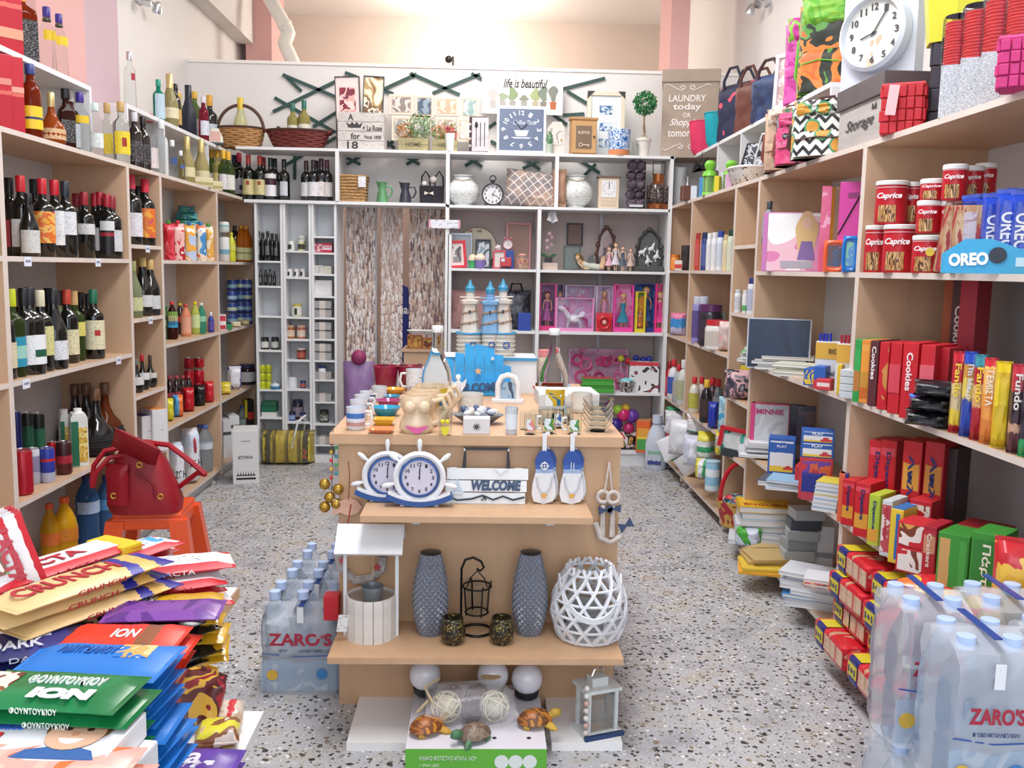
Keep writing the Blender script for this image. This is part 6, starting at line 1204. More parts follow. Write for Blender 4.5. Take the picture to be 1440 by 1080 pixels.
def handbag(u,v,w,mat,strap,lab,ins=.24,rz=-1.1):
    P_,h,k=spot('R',UR,u,v,ins);t=thing('handbag',lab,'bag',P_,rz,'handbags on upper right shelf');put('bag_body',pillow_mesh(w,.13,h*.86,5,10,0,1,8),mat,t);put('top_zip',G().tube([(-w*.4,0,h*.85),(w*.4,0,h*.85)],.006,6),M(strap,.5),t)
    for s_ in (-1,1):put('handle',G().tube([(-w*.25,s_*.05,h*.55),(-w*.24,s_*.055,h*.9),(-w*.1,s_*.05,h*1.08),(w*.1,s_*.05,h*1.08),(w*.24,s_*.055,h*.9),(w*.25,s_*.05,h*.55)],.009,7),M(strap,.5),t)
handbag(1036,104,.30,pic(['1e2340','232848','e0566a'],9,.6),'24243a','navy handbag with pink flamingo print');handbag(1060,102,.26,tint('6a3a30',.12,12,.5),'5a3028','chestnut brown leather handbag');handbag(1088,92,.30,pic(['1c2a4c','24365c','2c4470','1a2440'],10,.6),'4a2c30','dark denim blue handbag with brown handles')
P_,h,k=spot('R',UR,1112,72,.19);frame('framed_photo','white multi photo frame beside blue handbag, upper right shelf','photo frame',P_,.20,h,.02,M('dfe0e4',.4),pic(['d8d4d0','c8b0a4','e4e0dc','d0bcb4'],12,.4),(-.05,0,-.9))
for u,v,c,pl,lab,i in ((1138,20,'c83a9c',['c83a9c','d85ab0','b02c8c'],'magenta school backpack on upper right shelf',.27),(1160,-8,'6ab83c',['e0703c','e8883c','2a3028','5a9a44','e06a34'],'orange and green printed school backpack',.25)):
    P_,h,k=spot('R',UR,u,v,i);backpack(P_,h,.27,pic(pl,7,.5),lab,c,c,-.7,pic([c,'8cc84a',c,'c83a9c'],8,.5),'school backpacks',.14)
# ---- bay of wafer tins, chocolate biscuits (nearest)
cap_m=bands(2,[(0,'b81424'),(.08,'c41a2a'),(.80,'b01222'),(.84,'e0b0b4'),(.86,'b01222'),(.93,'d89aa0'),(.95,'b01222')]);straw=pic(['8a5a34','c89a5c','5a3420','d8b07c','6a4024'],90,.4,0,(1,1,.15))
def wafer_tin(P_,h,r,rz,lab,txt=1):
    t=thing('wafer_tin',lab,'tin',P_,rz,'red wafer tins');put('can_body',cached(('can',round(h,3),r),lambda:G().lathe([(r*.97,0),(r,.006),(r,h-.01),(r,h)],24)),cap_m,t)
    put('lid',cached(('lid',r),lambda:G().lathe([(r*1.02,-.012),(r*1.04,-.010),(r*1.04,.0),(r*.95,.002),(0,0)],20)),WHT,t,(0,0,h))
    put('printed_wafers',cached(('wf',round(h,3),r),lambda:G().lathe([(r+.0008,h*.05),(r+.0008,h*.44)],12,a0=-PI/2-.75,a1=-PI/2+.45,cap=False)),straw,t)
    if txt:text('Caprice',r*1.5,h*.17,M('f2eeee',.4),t,(0,-r-.003,h*.64),(0,0,0),shear=.3,bold=.03)
tins=[(1224,1262,317,0,255,1),(1244,1282,317,0,257,0),(1303,1338,330,0,257,1)]
def tin_at(u,vb,vt,ins,wpx,lab,lev=None,rz=-.55):
    P_,h,k=spot('R',3,u,vt,ins);Q=sol((P_.x,P_.y,0),(0,0,1),v=vb);zb=max(LV[3],Q.z) if lev is None else lev
    if zb>LV[3]+.02 and lev is None:pass
    else:zb=LV[3]
    wafer_tin(Vector((P_.x,P_.y,zb)),round(sol(P_,(0,0,1),v=vt).z-zb,3),round(wpx*k/2,3),rz,lab);return sol(P_,(0,0,1),v=vt).z
T1=[(1226,378,318,.03,30,'lower, by wooden panel'),(1262,379,317,.03,43,'lower, largest'),(1301,380,332,.03,38,'lower with yellow seal'),(1334,379,332,.12,34,'lower, behind the open pack')]
for u,vb,vt,i,w,d in T1:tin_at(u,vb,vt,i,w,'red wafer tin with white lid, '+d)
for u,vb,vt,i,w,d in ((1247,316,256,.03,43,'upper left of the stack'),(1277,315,257,.10,20,'upper, half hidden with barcode'),(1300,328,283,.035,31,'second layer'),(1333,328,283,.09,32,'second layer, right')):
    tin_at(u,vb,vt,i,w,'red wafer tin with white lid, '+d)
for u,vb,vt,i,w,d in ((1303,282,253,.04,32,'third layer, middle'),(1333,282,233,.06,32,'topmost of stack'),(1358,280,235,.14,28,'top layer behind the highest'),(1375,280,231,.18,28,'top layer against back panel')):tin_at(u,vb,vt,i,w,'red wafer tin with white lid, '+d)
P_,h,k=spot('R',3,1300,355,.0);put('yellow_seal',G().lathe([(0,0),(.012,0),(.012,.001),(0,.001)],16,Matrix.Rotation(PI/2,4,'X')),M('e0c03c',.4),[o for o in COL.objects if o.get('label','').endswith('lower with yellow seal')][0],(.014,-.0505,.06))
for u,vt,lab,tr,i in ((1333,285,'clear film pack of long red wafers, leaning',.12,.02),(1356,284,'clear film pack of wafers with white and red label',0,.03)):
    P_,h,k=spot('R',3,u,vt,i);t=thing('wafer_pack',lab,'pack',P_,group='long wafer packs',rot=(0,tr,-.5));box('wafer_block',.075,.05,h*.95,pic(['b8343c','c89a6c','d8b890','a82c34'],50,.4,1,(1,1,.2)),t,bv=.004);box('front_label',.03,.001,h*.7,print_('d8d0d8','a02c3c',fine=.4),t,(.005,-.026,h*.15));box('film_wrap',.08,.055,h,M('f4f0f0',.08,0,1),t,bv=.004)
ob=pic(['2444b4','2a4cc4','1c389c','2c50c8'],9,.25)
for n_,(u,v,i,tx) in enumerate(((1376,272,.10,0),(1392,272,.06,1),(1412,266,.05,1),(1432,268,.07,1),(1402,270,.14,0),(1424,264,.13,0))):
    P_,h,k=spot('R',3,u,v,i);bag('cookie_roll_pack','blue cookie roll pack, %s in the display tray' % ['leftmost and leaning','front left','front centre','front right','behind left','behind right'][n_],'pack',P_,.062,.055,h,ob,-.6,'blue cookie roll packs',rot=(0,-.12 if n_==0 else 0,-.5),p=8,txt='OREO' if tx else None,tsz=(.45,.55),tz=.5,trot=PI/2,tc='e8ecf4',crimp=.05)
P_,h,k=spot('R',3,1395,352,.0);t=thing('display_tray','light blue printed cardboard display tray holding cookie packs','tray',P_+Vector((0,-.03,0)),-PI/2+.95)
ob2=M('3aa4d4',.45);put('front_card',G().poly([(-.13,0),(.15,0),(.15,.05),(.1,.055),(.04,.062),(-.02,.085),(-.08,.085),(-.13,.05)],.004),ob2,t);box('side_card',.004,.14,.05,ob2,t,(-.13,.07,0));box('side_card',.004,.14,.05,ob2,t,(.15,.07,0));box('back_card',.28,.004,.05,ob2,t,(.01,.14,0));text('OREO',.09,.032,M('f0f4f8',.4),t,(-.07,-.003,.035),(0,-.06,0),bold=.05);box('print_panel',.07,.001,.022,M('b8dcec',.4),t,(.07,-.001,.018));put('printed_cookie',G().lathe([(0,0),(.02,0),(.02,.002),(0,.002)],16,Matrix.Rotation(PI/2,4,'X')),M('2c3440',.5),t,(-.005,-.002,.045))
# cookies on middle shelf
def boxes(lev,where,group,items,ins=.04,turn=-.9):
    row('R',lev,where,group,[(u,v,carton,nm,cat,d,dict(wpx=w,**k)) for u,v,w,nm,cat,d,k in items],ins=ins,turn=turn)
cook=lambda c:pic([c,c,'c8904c','b87838'],10,.4)
boxes(2,'on cookie shelf','cookie cartons on right shelf',[
 (1216,476,10,'cookie_carton','box','green cookie carton',dict(d=.14,c='2c9a4c',front=bands(2,[(0,'2c9a4c'),(.12,'b8783c'),(.5,'3aa858'),(.9,'2c9a4c')],.1,6))),(1228,477,13,'cookie_carton','box','orange cookie carton',dict(d=.14,c='e0903c',front=bands(2,[(0,'c8682c'),(.2,'c8903c'),(.5,'e89a40'),(.9,'e8a850')],.1,6))),
 (1240,478,12,'cookie_carton','box','white and brown cookie carton',dict(d=.14,c='5a2c34',txt='Cookies',tc='f0e8e8',tsz=(.5,.5),tz=.66,trot=PI/2)),(1254,480,14,'cookie_carton','box','red cookie carton with biscuit picture',dict(d=.14,c='c4202e',front=cook('c4202e'))),
 (1270,481,16,'cookie_carton','box','red carton with pink squares',dict(d=.14,c='c4202e',strip=(.3,.7,'d04858'))),(1290,481,22,'cookie_carton','box','bright red carton lettered Cookies',dict(d=.14,c='c81e2c',txt='Cookies',tc='f4eaea',tsz=(.5,.4),tz=.62,trot=PI/2)),
 (1314,484,20,'cookie_carton','box','red carton with pale squares',dict(d=.14,c='c4202e',strip=(.45,.75,'d8606c'))),(1334,488,14,'cookie_carton','box','red carton behind dark packs',dict(d=.12,c='b81c2a',ins=.09))],ins=.05)
row('R',2,'on cookie shelf','biscuit rolls on right shelf',[(u,v,bag,'biscuit_roll','pack',d,dict(wpx=w,mat=m_,d=.06,p=8,crimp=.02,txt=tx,tc=tc,tsz=(.4,.5),tz=.66 if tx != 'Fundo' else .7,trot=PI/2,rz=-.5)) for u,v,w,d,m_,tx,tc in (
 (1341,494,16,'red and yellow biscuit roll',bands(2,[(0,'b8202c'),(.1,'e8c83c'),(.3,'d8c090'),(.62,'c02434')],.1,7),'Fando','f0d030'),(1357,494,17,'blue biscuit roll with banana picture',bands(2,[(0,'2444a8'),(.45,'e0c85c'),(.7,'c89040'),(.85,'2a4cb4')],.15,7),'Πτι Μπερ','e8ecf4'),
 (1371,498,16,'dark red biscuit roll with yellow letters',bands(2,[(0,'a81c28'),(.4,'d8b070'),(.65,'b01c2c'),(.85,'3a8c9c')],.1,7),'Fando','f0d030'),(1385,503,17,'orange filled biscuit roll',bands(2,[(0,'d88038'),(.3,'e89a48'),(.6,'f0b868'),(.9,'c83038')],.1,7),'ΓΕΜΙΣΤΑ','f4ece0'),
 (1403,508,21,'glossy yellow biscuit roll',bands(2,[(0,'d8b820'),(.5,'e8cc28'),(.8,'d8bc24')],.2,4),None,'ffffff'),(1424,512,18,'brown and white biscuit roll',bands(2,[(0,'5a2c34'),(.25,'c89a80'),(.35,'3a1c28'),(.7,'b83040')],.1,7),'Fundo','f0e8e0'),(1438,514,14,'green ended biscuit roll',bands(2,[(0,'2c9a5c'),(.2,'2a2434')],.1,7),None,'ffffff'))],ins=.02)
for i,(u,vb,vt) in enumerate(((1306,575,552),(1310,556,540),(1316,545,535))):
    P_,h,k=spot('R',2,u,vt,.0);bag('croissant_pack','%s of three black snack packs before red cartons' % ['lowest','middle','topmost'][i],'pack',Vector((P_.x,P_.y,LV[2]+.045*i)),.13,.10,.045,pic(['16161a','22222a','16161a','3a6ac8' if i==1 else '5a3a24'],12,.25,i),-.7,'black snack packs',crimp=.05)
for i,u in enumerate((1336,1348,1359)):P_,h,k=spot('R',2,u,385+i,.26-.02*i);carton('tall_cookie_box','%s tall cookie box against the back panel, cookie shelf' % ['orange','dark','red'][i],'box',P_,.05,.10,h,-.9,'tall boxes at the back',c=['a8542c','4a2a2e','a8283a'][i],txt='Cookies' if i==1 else None,tc='e8dcd8',tsz=(.35,.5),trot=PI/2)
# digestive shelf
dg=lambda c:bands(2,[(0,c),(.1,'d89a3c'),(.42,c),(.9,'d8505c')],.04,3)
def gift(u,vb,vt,w,ins,c,lab,txt=None,tc='26306c',fr_=None,nm='biscuit_carton',dz=0,d=.11,top=None,rz=-.85):
    P_,h,k=spot('R',1,u,vt,ins);z0_=LV[1]+dz;carton(nm,lab,'box',Vector((P_.x,P_.y,z0_)),w*k,d,sol(P_,(0,0,1),v=vt).z-z0_,rz,'biscuit cartons on the digestive shelf',c=c,front=fr_,txt=txt,tc=tc,tsz=(.55,.34),tz=.6,trot=PI/2,top=top)
gift(1237,0,617,24,.10,'c4242e','tall red biscuit carton at back left, gold biscuit picture','Digestive',fr_=dg('c4242e'));gift(1252,0,617,22,.12,'c8242e','tall red biscuit carton at back, second','Digestive',fr_=dg('c4242e'))
gift(1284,0,618,26,.12,'c4242e','tall red biscuit carton at back, round biscuit on top','Απλά',fr_=bands(2,[(0,'c4242e'),(.55,'d89a3c'),(.85,'c4242e')],.05,3));gift(1314,0,619,26,.15,'b8202c','tall red biscuit carton at back, beside dark boxes','Απλά',fr_=bands(2,[(0,'b8202c'),(.55,'c88a3c'),(.85,'b8202c')],.05,3));gift(1338,0,628,14,.2,'3a2a2c','tall dark biscuit carton in back right corner')
gift(1201,0,672,18,.03,'c4242e','red biscuit carton nearest the wooden panel','Digestive',fr_=dg('c4242e'));gift(1220,0,676,22,.02,'c4242e','red front carton with dark lettering and biscuit','Digestive',fr_=dg('c4242e'));gift(1246,0,690,18,.08,'b8202c','red carton lying behind green digestive carton')
gift(1237,0,692,16,.02,'b4c43c','lime green biscuit carton','Digestive',fr_=bands(2,[(0,'d89a3c'),(.3,'a8c040')],.05));gift(1254,0,700,14,.01,'c8ced0','pale carton with red and white print','Choco','b83040',pic(['e0d0d0','b84a54','e8e0e0'],16,.4));gift(1268,0,712,18,.01,'e0c03c','blue and yellow striped biscuit carton',None,fr_=bands(0,[(0,'e0c43a'),(.45,'2a6cb0'),(.8,'d8a838')],.05),top='2a6cb0')
gift(1300,0,700,30,.10,'c42430','red chocolate biscuit carton behind blue striped one',None,fr_=pic(['c42430','e8d8d0','8a4a2c','c42430'],12,.4))
for i,dz in enumerate((0,.075)):P_,h,k=spot('R',1,1289,720,.01);carton('biscuit_carton','%s red carton with white and brown picture, two high stack' % ['lower','upper'][i],'box',Vector((P_.x,P_.y,LV[1]+dz)),.085,.10,.074,-.85,'biscuit cartons on the digestive shelf',c='c82432',front=pic(['c82432','e8ddd8','7a3c24','d8a050'],12,.4,i))
gift(1314,0,735,18,.01,'a82030','dark red carton with fruit picture, beside green ones','Crackers','e8d8d0',bands(2,[(0,'a82030'),(.55,'c88a6c'),(.9,'b03040')],.1));gift(1346,0,746,42,.01,'3a8c34','large green carton with orange bar picture and barcode',None,fr_=bands(0,[(0,'c89a60'),(.38,'3c9038'),(.75,'4aa044')],.08,4));gift(1390,0,745,40,.02,'3a8c34','large green carton with toasted picture','Πάρτυ','e8e8d8',bands(2,[(0,'c8783c'),(.4,'2f7c30')],.04,4));gift(1380,0,738,60,.14,'8c1c24','long dark red carton behind the green ones')
P_,h,k=spot('R',1,1424,757,.0);bag('rusk_bag','glossy yellow bag beside the green cartons','bag',P_,.11,.07,h,pic(['e0a83c','e8b848','c82c34','e0a83c'],9,.25),-.5,crimp=.04)
for i,(x,y_,c) in enumerate(((1.30,2.25,'orange and purple'),(1.36,2.10,'red and yellow'))):bag('sweets_bag','glossy %s sweets bag lying at near end of the shelf' % c,'bag',(x,y_,LV[1]+.02+.02*i),.18,.045,.22,pic(['d83038','e8c03c','e0702c','5a3a9c'],8,.2,i),-.8,'sweets bags',rot=(-PI/2,0,.4+i),crimp=.05)
# red biscuit multipacks stacked at the bottom
rp=pic(['c82430','d83440','c82430','c89a7c'],7,.25);e0=ydiv(XR-.02,1176,.3)
for r_ in range(4):
    for c_ in range(2):
        x=XR+.17-(.04 if r_==0 else 0)+(.02 if r_ % 2 else 0);yc=e0-.16-.285*c_;z0_=LV[0]+.0885*r_
        t=thing('biscuit_multipack','red film wrapped biscuit pack, %s layer, %s column, bottom right shelf' % (['lowest','second','third','top'][r_],['far','near'][c_]),'pack',(x,yc,z0_),-PI/2+.02*(r_ % 3-1),'red biscuit multipacks')
        put('wrapper',cached(('mpk',),lambda:bbox_mesh(.27,.46,.083,.016)),rp,t);box('blue_band',.075,.465,.086,M('232a78',.3),t,(-.07,0,-.001),bv=.012);fpanel('yellow_label',.068,.04,M('d8c834',.4),t,(-.07,-.2335,.045));box('top_label',.07,.16,.001,M('d8c834',.4),t,(-.07,-.14,.0855));text('1+1',.05,.022,M('232a78',.4),t,(-.07,-.236,.045))
        for q in range(3):fpanel('clear_window',.055,.05,pic(['c8a084','d8b89c','8a5a6c'],20,.3),t,(-.02+.065*q if q else .0,-.2305,.042))

P_,h,k=spot('R',4,1432,62,.0);P_.y-=.03;t=woven(P_,.11,.10,h,'d0307c','hot pink woven basket at the right photo edge',-.6)
P_,h,k=spot('L',UZ,301,133,ui+.26);t=thing('dried_bunch','pinkish brown dried grass bunch in dark bottle, back left corner','plant',P_);put('stem_holder',G().lathe([(0,0),(.035,0),(.03,h*.4),(.012,h*.6),(0,h*.6)],14),DARKG,t)
rn=random.Random(8);g=G()
for i in range(60):a,b=rn.uniform(-.09,.09),rn.uniform(-.06,.06);g.tube([(0,0,h*.55),(a*.4,b*.4,h*.75),(a,b,h*(.85+.15*rn.random()))],.0014,3)
o=put('dried_grass',g,M('a88478',.8),t);o['kind']='stuff'
P_,h,k=spot('L',UZ,303,178,ui+.0);t=thing('melon_slice','toy watermelon slice leaning by the hooped basket','ornament',P_,.4);put('slice_body',G().poly([(-.05,0),(.05,0),(.045,.05),(.02,.10),(-.02,.10),(-.045,.05)],.03),M('dfe0d0',.5),t);box('green_rind',.10,.034,.014,M('2a3a34',.5),t,(0,.015,0));box('red_flesh',.06,.033,.06,M('d8a8a0',.5),t,(0,.0145,.02))
# ---- stationery bay
def standing(lev,u0,u1,vt,lab,c,ins=.06,nm='album',cat='book',th=.03,txt=None,rz=-.35,art=None,tc='ffffff',group=None,spine=None,tz=.85,ts=(.7,.1)):
    P_,h,k=spot('R',lev,(u0+u1)/2,vt,ins);w=(u1-u0)*k;t=thing(nm,lab,cat,P_,rz,group)
    cm=c if not isinstance(c,str) else M(c,.35);box('cover',w,th,h,cm,t,bv=.002)
    if art:fpanel('printed_cover',w*.96,h*.96,art,t,(0,-th/2-.0004,h/2))
    if spine:box('spine',.02,th*1.1,h,M(spine,.4),t,(-w/2+.01,-.001,0),bv=.002)
    if txt:text(txt,w*ts[0],h*ts[1],M(tc,.4),t,(0,-th/2-.003,h*tz),bold=.04)
    return t,w,h
t,w,h=standing(3,1072,1150,299,'large shiny pink album with silver foil and blonde figure','d890bc',art=pic(['f0f0f2','f4f4f6','e8b8c8','d870a8','c8508c'],4,.08,2,(1,1,.6)),spine='c878b8',th=.05,ins=.08)
g_=put('printed_figure',G().poly([(.045*cos(a)*(1+.1*sin(5*a)),.11+.10*sin(a)) for a in [i*PI/12 for i in range(24)]],.001),M('dcb878',.3),t,(w*.25,-.0275,h*.2));put('printed_face',G().poly([(.019*cos(i*PI/8),.155+.026*sin(i*PI/8)) for i in range(16)],.001),M('e4b8a0',.3),t,(w*.25,-.0285,h*.2));put('printed_dress',G().poly([(-.035,0),(.04,0),(.025,.08),(-.02,.08)],.001),M('7a5aa0',.3),t,(w*.25,-.029,h*.2));box('label_strip',w*.55,.001,h*.12,M('a8a4b4',.3),t,(w*.1,-.028,h*.06))
for u0,u1,v,c,lab,rz,i in ((1150,1163,262,'d85a84','pink patterned ring folder standing beside the album',-.3,.05),(1157,1171,264,'e0a82c','yellow folder leaning between pink folders',-.2,.10),(1168,1178,262,'b8a088','beige folder before the magenta folder',-.3,.12),(1176,1212,256,'d03a9c','large magenta elastic band folder',-.5,.08)):
    t,w,h=standing(3,u0,u1,v,lab,c,i,'folder','folder',.03,rz=rz,group='folders on the stationery shelf',art=pic([c,c,'e8a0b8'],20,.3) if u0==1150 else None)
    if u0==1176:put('elastic_band',G().tube([(-w*.48,-.018,h*.42),(w*.48,-.018,h*.98)],.0025,5),BLK,t);box('label',.035,.001,.02,M('8a2c6c',.4),t,(0,-.0158,h*.82))
for u0,u1,v,c,c2,lab,i in ((1158,1187,338,'e8643c',['5a3a3c','3a4a6c','c84a3c'],'orange rounded lunch box with dark picture window',.03),(1184,1204,332,'2474c4',['7ab8a0','4a8ac0','c8d8a0'],'blue rounded lunch box with green picture window',.015)):
    t,w,h=standing(3,u0,u1,v,lab,c,i,'lunch_box','box',.06,rz=-.4,group='lunch boxes');box('picture_window',w*.62,.002,h*.66,pic(c2,20,.3),t,(0,-.031,h*.17),bv=.0);put('rounded_rim',G().tube([(w*.42*math.copysign(abs(cos(a))**.5,cos(a)),-.032,h/2+h*.44*math.copysign(abs(sin(a))**.5,sin(a))) for a in [i_*PI/12 for i_ in range(24)]],.008,6,True),M(c,.3),t)
standing(3,1203,1211,315,'thick cream paperback at the shelf end by the divider','d8ccb8',.01,'paperback',th=.05,rz=-.3)
t,w,h=standing(2,1050,1136,448,'large dark blue framed board with white chain drawing','2c4460',.05,'chalk_board','board',.02,art=pic(['1c2c48','20324e','1a2842','3a4e6c'],5,.3));
for nm,a in (('frame_rail',(w,.006,0,h-.008,.008)),('frame_rail',(w,.006,0,0,.008)),('frame_stile',(.008,.006,-w/2+.004,0,h)),('frame_stile',(.008,.006,w/2-.004,0,h))):box(nm,a[0],a[1]+.016,a[4],M('c4ccd8',.4),t,(a[2],0,a[3]))
def stack(lev,u,ins,n,w,d,th,lab,group,cols,rz=-.5,nm='notebook',cat='book',jit=.02,z0=0,seed=1,last=None):
    rn=random.Random(seed);P_,h,k=spot('R',lev,u,500,ins);z_=LV[lev]+z0
    for i in range(n):
        c=cols[i % len(cols)];dx=rn.uniform(-jit,jit)
        t=thing(nm,lab % ('lowest' if i==0 else 'topmost' if i==n-1 else ordn(i)+' from bottom'),cat,(P_.x+dx,P_.y+rn.uniform(-jit,jit),z_),rz+rn.uniform(-.12,.12),group)
        m_=M(c,.4) if isinstance(c,str) else c
        box('page_block',w-.004,d-.004,th*.8,M('e0dfdc',.7),t,(0,0,th*.1));box('cover',w,d,th*.12,m_,t,(0,0,th*.88));box('back_cover',w,d,th*.1,m_,t);box('spine',.003,d,th,m_,t,(-w/2,0,0))
        if last and i==n-1:text(last,w*.8,.04,M('a8481c',.5),t,(0,-d*.25,th+.001),(-PI/2,0,0))
        z_+=th+.0005
G5=['d8dcdc','c8ccd0','e0e0de','b8c4cc','d4d0cc']
stack(2,1084,.10,6,.24,.19,.013,'notebook in the left pile on notebook shelf, %s','notebook piles on the right shelves',G5[:4]+['6ab83c'],-.5,seed=2);stack(2,1104,.09,5,.22,.17,.011,'notebook in the middle pile on notebook shelf, %s','notebook piles on the right shelves',['c8ccd0','3a3c4c','d8d8dc','5a4a5a','d8d4c8'],-.4,seed=3);stack(2,1126,.07,4,.18,.13,.012,'pad in the small right pile on notebook shelf, %s','notebook piles on the right shelves',['d8dcc8','c8ccb0','dfe0c8'],-.6,seed=4)
for u,v,c,ins,d in ((1162,480,'2c3aa8',.04,'blue'),(1192,483,'a83040',.05,'red')):
    P_,h,k=spot('R',2,u,v,ins);t=carton('pen_box','white and yellow pen box holding %s pens, lettered front' % d,'box',P_,.085,.06,h,-.5,'open pen boxes',c='d8dade',strip=(.62,.98,'d8a83c'),txt='Original',tc='4a4c60',tsz=(.7,.14),tz=.3)
    text('BIC',.03,.018,M('6a4a1c',.4),t,(.02,-.034,h*.8))
    for j in range(4):put('pen',cached(('pen',),lambda:G().tube([(0,0,0),(0,0,.03)],.005,6)),M(c,.3),t,(-.03+.012*j,-.01+.008*(j % 2),h))
boxes(2,'at notebook shelf front','small stationery boxes',[
 (1143,517,18,'pencil_box','box','blue pencil box with yellow print',dict(d=.10,front=pic(['2a5cb0','e0c03c','2a5cb0','d8d8e0'],30,.4),c='2a5cb0')),(1156,514,16,'pencil_box','box','blue and red pencil box',dict(d=.1,c='2a5cb0',strip=(0,.4,'c83a40'))),(1160,532,20,'eraser_box','box','red and white flat box',dict(d=.06,c='c83a40',front=bands(2,[(0,'c83a40'),(.3,'e0d0d0'),(.7,'c83a40')]),ins=.0)),(1181,512,6,'folded_card','box','slim yellow upright box',dict(d=.05,c='e0bc2c'))],ins=.01,turn=-.6)
for i in range(4):P_,h,k=spot('R',2,1196,520,.01);carton('staple_box','small white lidded box by divider, %s in its stack of four' % ['lowest','second','third','topmost'][i],'box',P_+Vector((0,0,.025*i)),.055,.08,.024,-.7,'white lidded boxes',c='c9ccd2')
t,w,h=standing(1,1054,1106,567,'grey and pink album lettered MINNIE on lower right shelf','c8486c',.10,txt='MINNIE',tc='b83a6c',art=pic(['c4c8cc','d0d2d6','b8bcc4','d88ab0'],9,.3),spine='d0407c',th=.05)
for i,(u0,u1,v) in enumerate(((1108,1128,569),(1118,1142,571))):standing(1,u0,u1,v,'%s dark glossy album behind the crayon boxes' % ['left','right'][i],'2c2c3c',.16,th=.03,art=pic(['2a2c3a','3a3240','5a4a4c','20222c'],7,.2,i),group='dark albums')
cr3=bands(2,[(0,'e0c03c'),(.18,'dfe0e4'),(.62,'2a5cac'),(.95,'e0e2e6')],.08,3)
for i,(u,vb,vt,w,ins) in enumerate(((1098,0,614,36,.03),(1145,0,641,44,.02),(1145,641,620,44,.02),(1145,620,604,44,.02))):
    P_,h,k=spot('R',1,u,vt,ins);z0_=LV[1] if not vb else sol(P_,(0,0,1),v=vb).z;hh=sol(P_,(0,0,1),v=vt).z-z0_
    t=carton('crayon_box',['single crayon box with red car before the album','red and orange craft box under two crayon boxes','crayon box with red car on the red box','topmost crayon box with red car'][i],'box',(P_.x,P_.y,z0_),w*k,.09,hh,-.35,'crayon boxes',c='2a5cac' if i != 1 else 'c43038',front=cr3 if i != 1 else pic(['c43038','d86030','6a3a9c','c43038'],16,.4))
    if i != 1:put('printed_car',G().poly([(-.02,0),(.02,0),(.022,.007),(.010,.009),(.005,.016),(-.008,.016),(-.014,.008),(-.022,.006)],.001),M('c83040',.4),t,(.03,-.047,hh*.15));text('PLAY',.04,.010,M('e8ecf4',.4),t,(0,-.047,hh*.78))
stack(1,1075,.07,7,.22,.16,.010,'thin exercise book under the crayon box, %s in pile','exercise book piles',['d8dce0','e0e0e0','c8ccd4'],-.3,jit=.04,seed=6);stack(1,1116,.0,4,.20,.15,.009,'thin spread exercise book before the crayon boxes, %s','exercise book piles',['c8d4e0','d8dcdc','4a4e5c','8ab4d4'],-.4,jit=.035,seed=7)
boxes(1,'at lower shelf front','small stationery boxes',[(1126,653,14,'eraser_box','box','red card box',dict(d=.08,c='c8303c')),(1141,664,26,'eraser_box','box','navy open box with red side',dict(d=.06,c='232c84',ins=.0,strip=(0,.3,'b83a4c')))],ins=.02,turn=-.5)
for i in range(7):P_,h,k=spot('R',1,1163,690,.005);t=thing('paperback','thin blue spined paperback in flat pile by divider, '+('topmost' if i==6 else ordn(i)+' from bottom'),'book',(P_.x+.002*i,P_.y,LV[1]+.0155*i),-.6,'paperbacks by the divider');box('page_block',.085,.11,.013,M('d4d8dc',.6),t);box('cover',.088,.113,.0015,M(['7ab0d0','c8d0d8','8abce0','d8c848'][i % 4 if i<6 else 3],.4),t,(0,0,.013))
standing(1,1178,1190,664,'upright navy book with orange spine by the divider','232c84',.0,'paperback',th=.05,spine='d8603c',rz=-.5)
stack(0,1066,.06,3,.24,.19,.022,'thick reference book in bottom shelf pile, %s','reference books',['c8ccd4','b8bcc8','d0d4da'],-.2,seed=8,nm='reference_book');stack(0,1068,.08,4,.24,.19,.030,'reference book above the thick ones, bottom shelf, %s','reference books',['c4c8d0','d8dce0','a8c0d8','dcb02c'],-.15,seed=9,nm='reference_book',z0=.07,last='ENGLISH')
for i in range(6):P_,h,k=spot('R',0,1116,700,.10);carton('grey_carton','grey translucent box in leaning stack, '+('topmost' if i==5 else ordn(i)+' from bottom'),'box',(P_.x+.008*i,P_.y-.01*(i % 2),LV[0]+.045*i),.13,.10,.044,-.2+.1*(i % 3),'grey box stack',c=['a8b0b4','b4bcc0','9aa2a8','a8b0b4','4a525c','b8bec4'][i])
for i,(u,c,ins) in enumerate(((1078,'e0a42c',-.03),(1080,'d8b83c',-.02),(1084,'c0a468',.01),(1088,'bca26c',.02))):P_,h,k=spot('R',0,u,780,ins);t=thing('envelope_pack',['orange','yellow','light tan','darker tan'][i]+' envelope pack jutting from the bottom shelf','envelope',(P_.x,P_.y,LV[0]+.014*i),-.25+.1*i,'envelope packs');box('envelope_body',.24,.17,.013,M(c,.6),t,bv=.002);put('envelope_flap',G().poly([(-.12,0),(.12,0),(0,-.07)],.001),M(c,.5),t,(0,.085,.0145),(-PI/2*-1,0,0))
stack(0,1150,.05,8,.22,.16,.016,'white paper pack in bottom shelf pile, %s','paper packs',['e0e4ea','d8dce4','3a8cc8','e4e6ea','dfe2e8','d0d8e0'],-.5,jit=.025,seed=11,nm='paper_pack');stack(0,1164,.02,3,.16,.12,.012,'comic magazine on white paper packs, %s','comic magazines',['dfe2e8',pic(['2a2a30','c83a34','d8a83c','e0d8c8'],30,.4)],-.5,jit=.01,seed=12,nm='magazine',z0=.13)
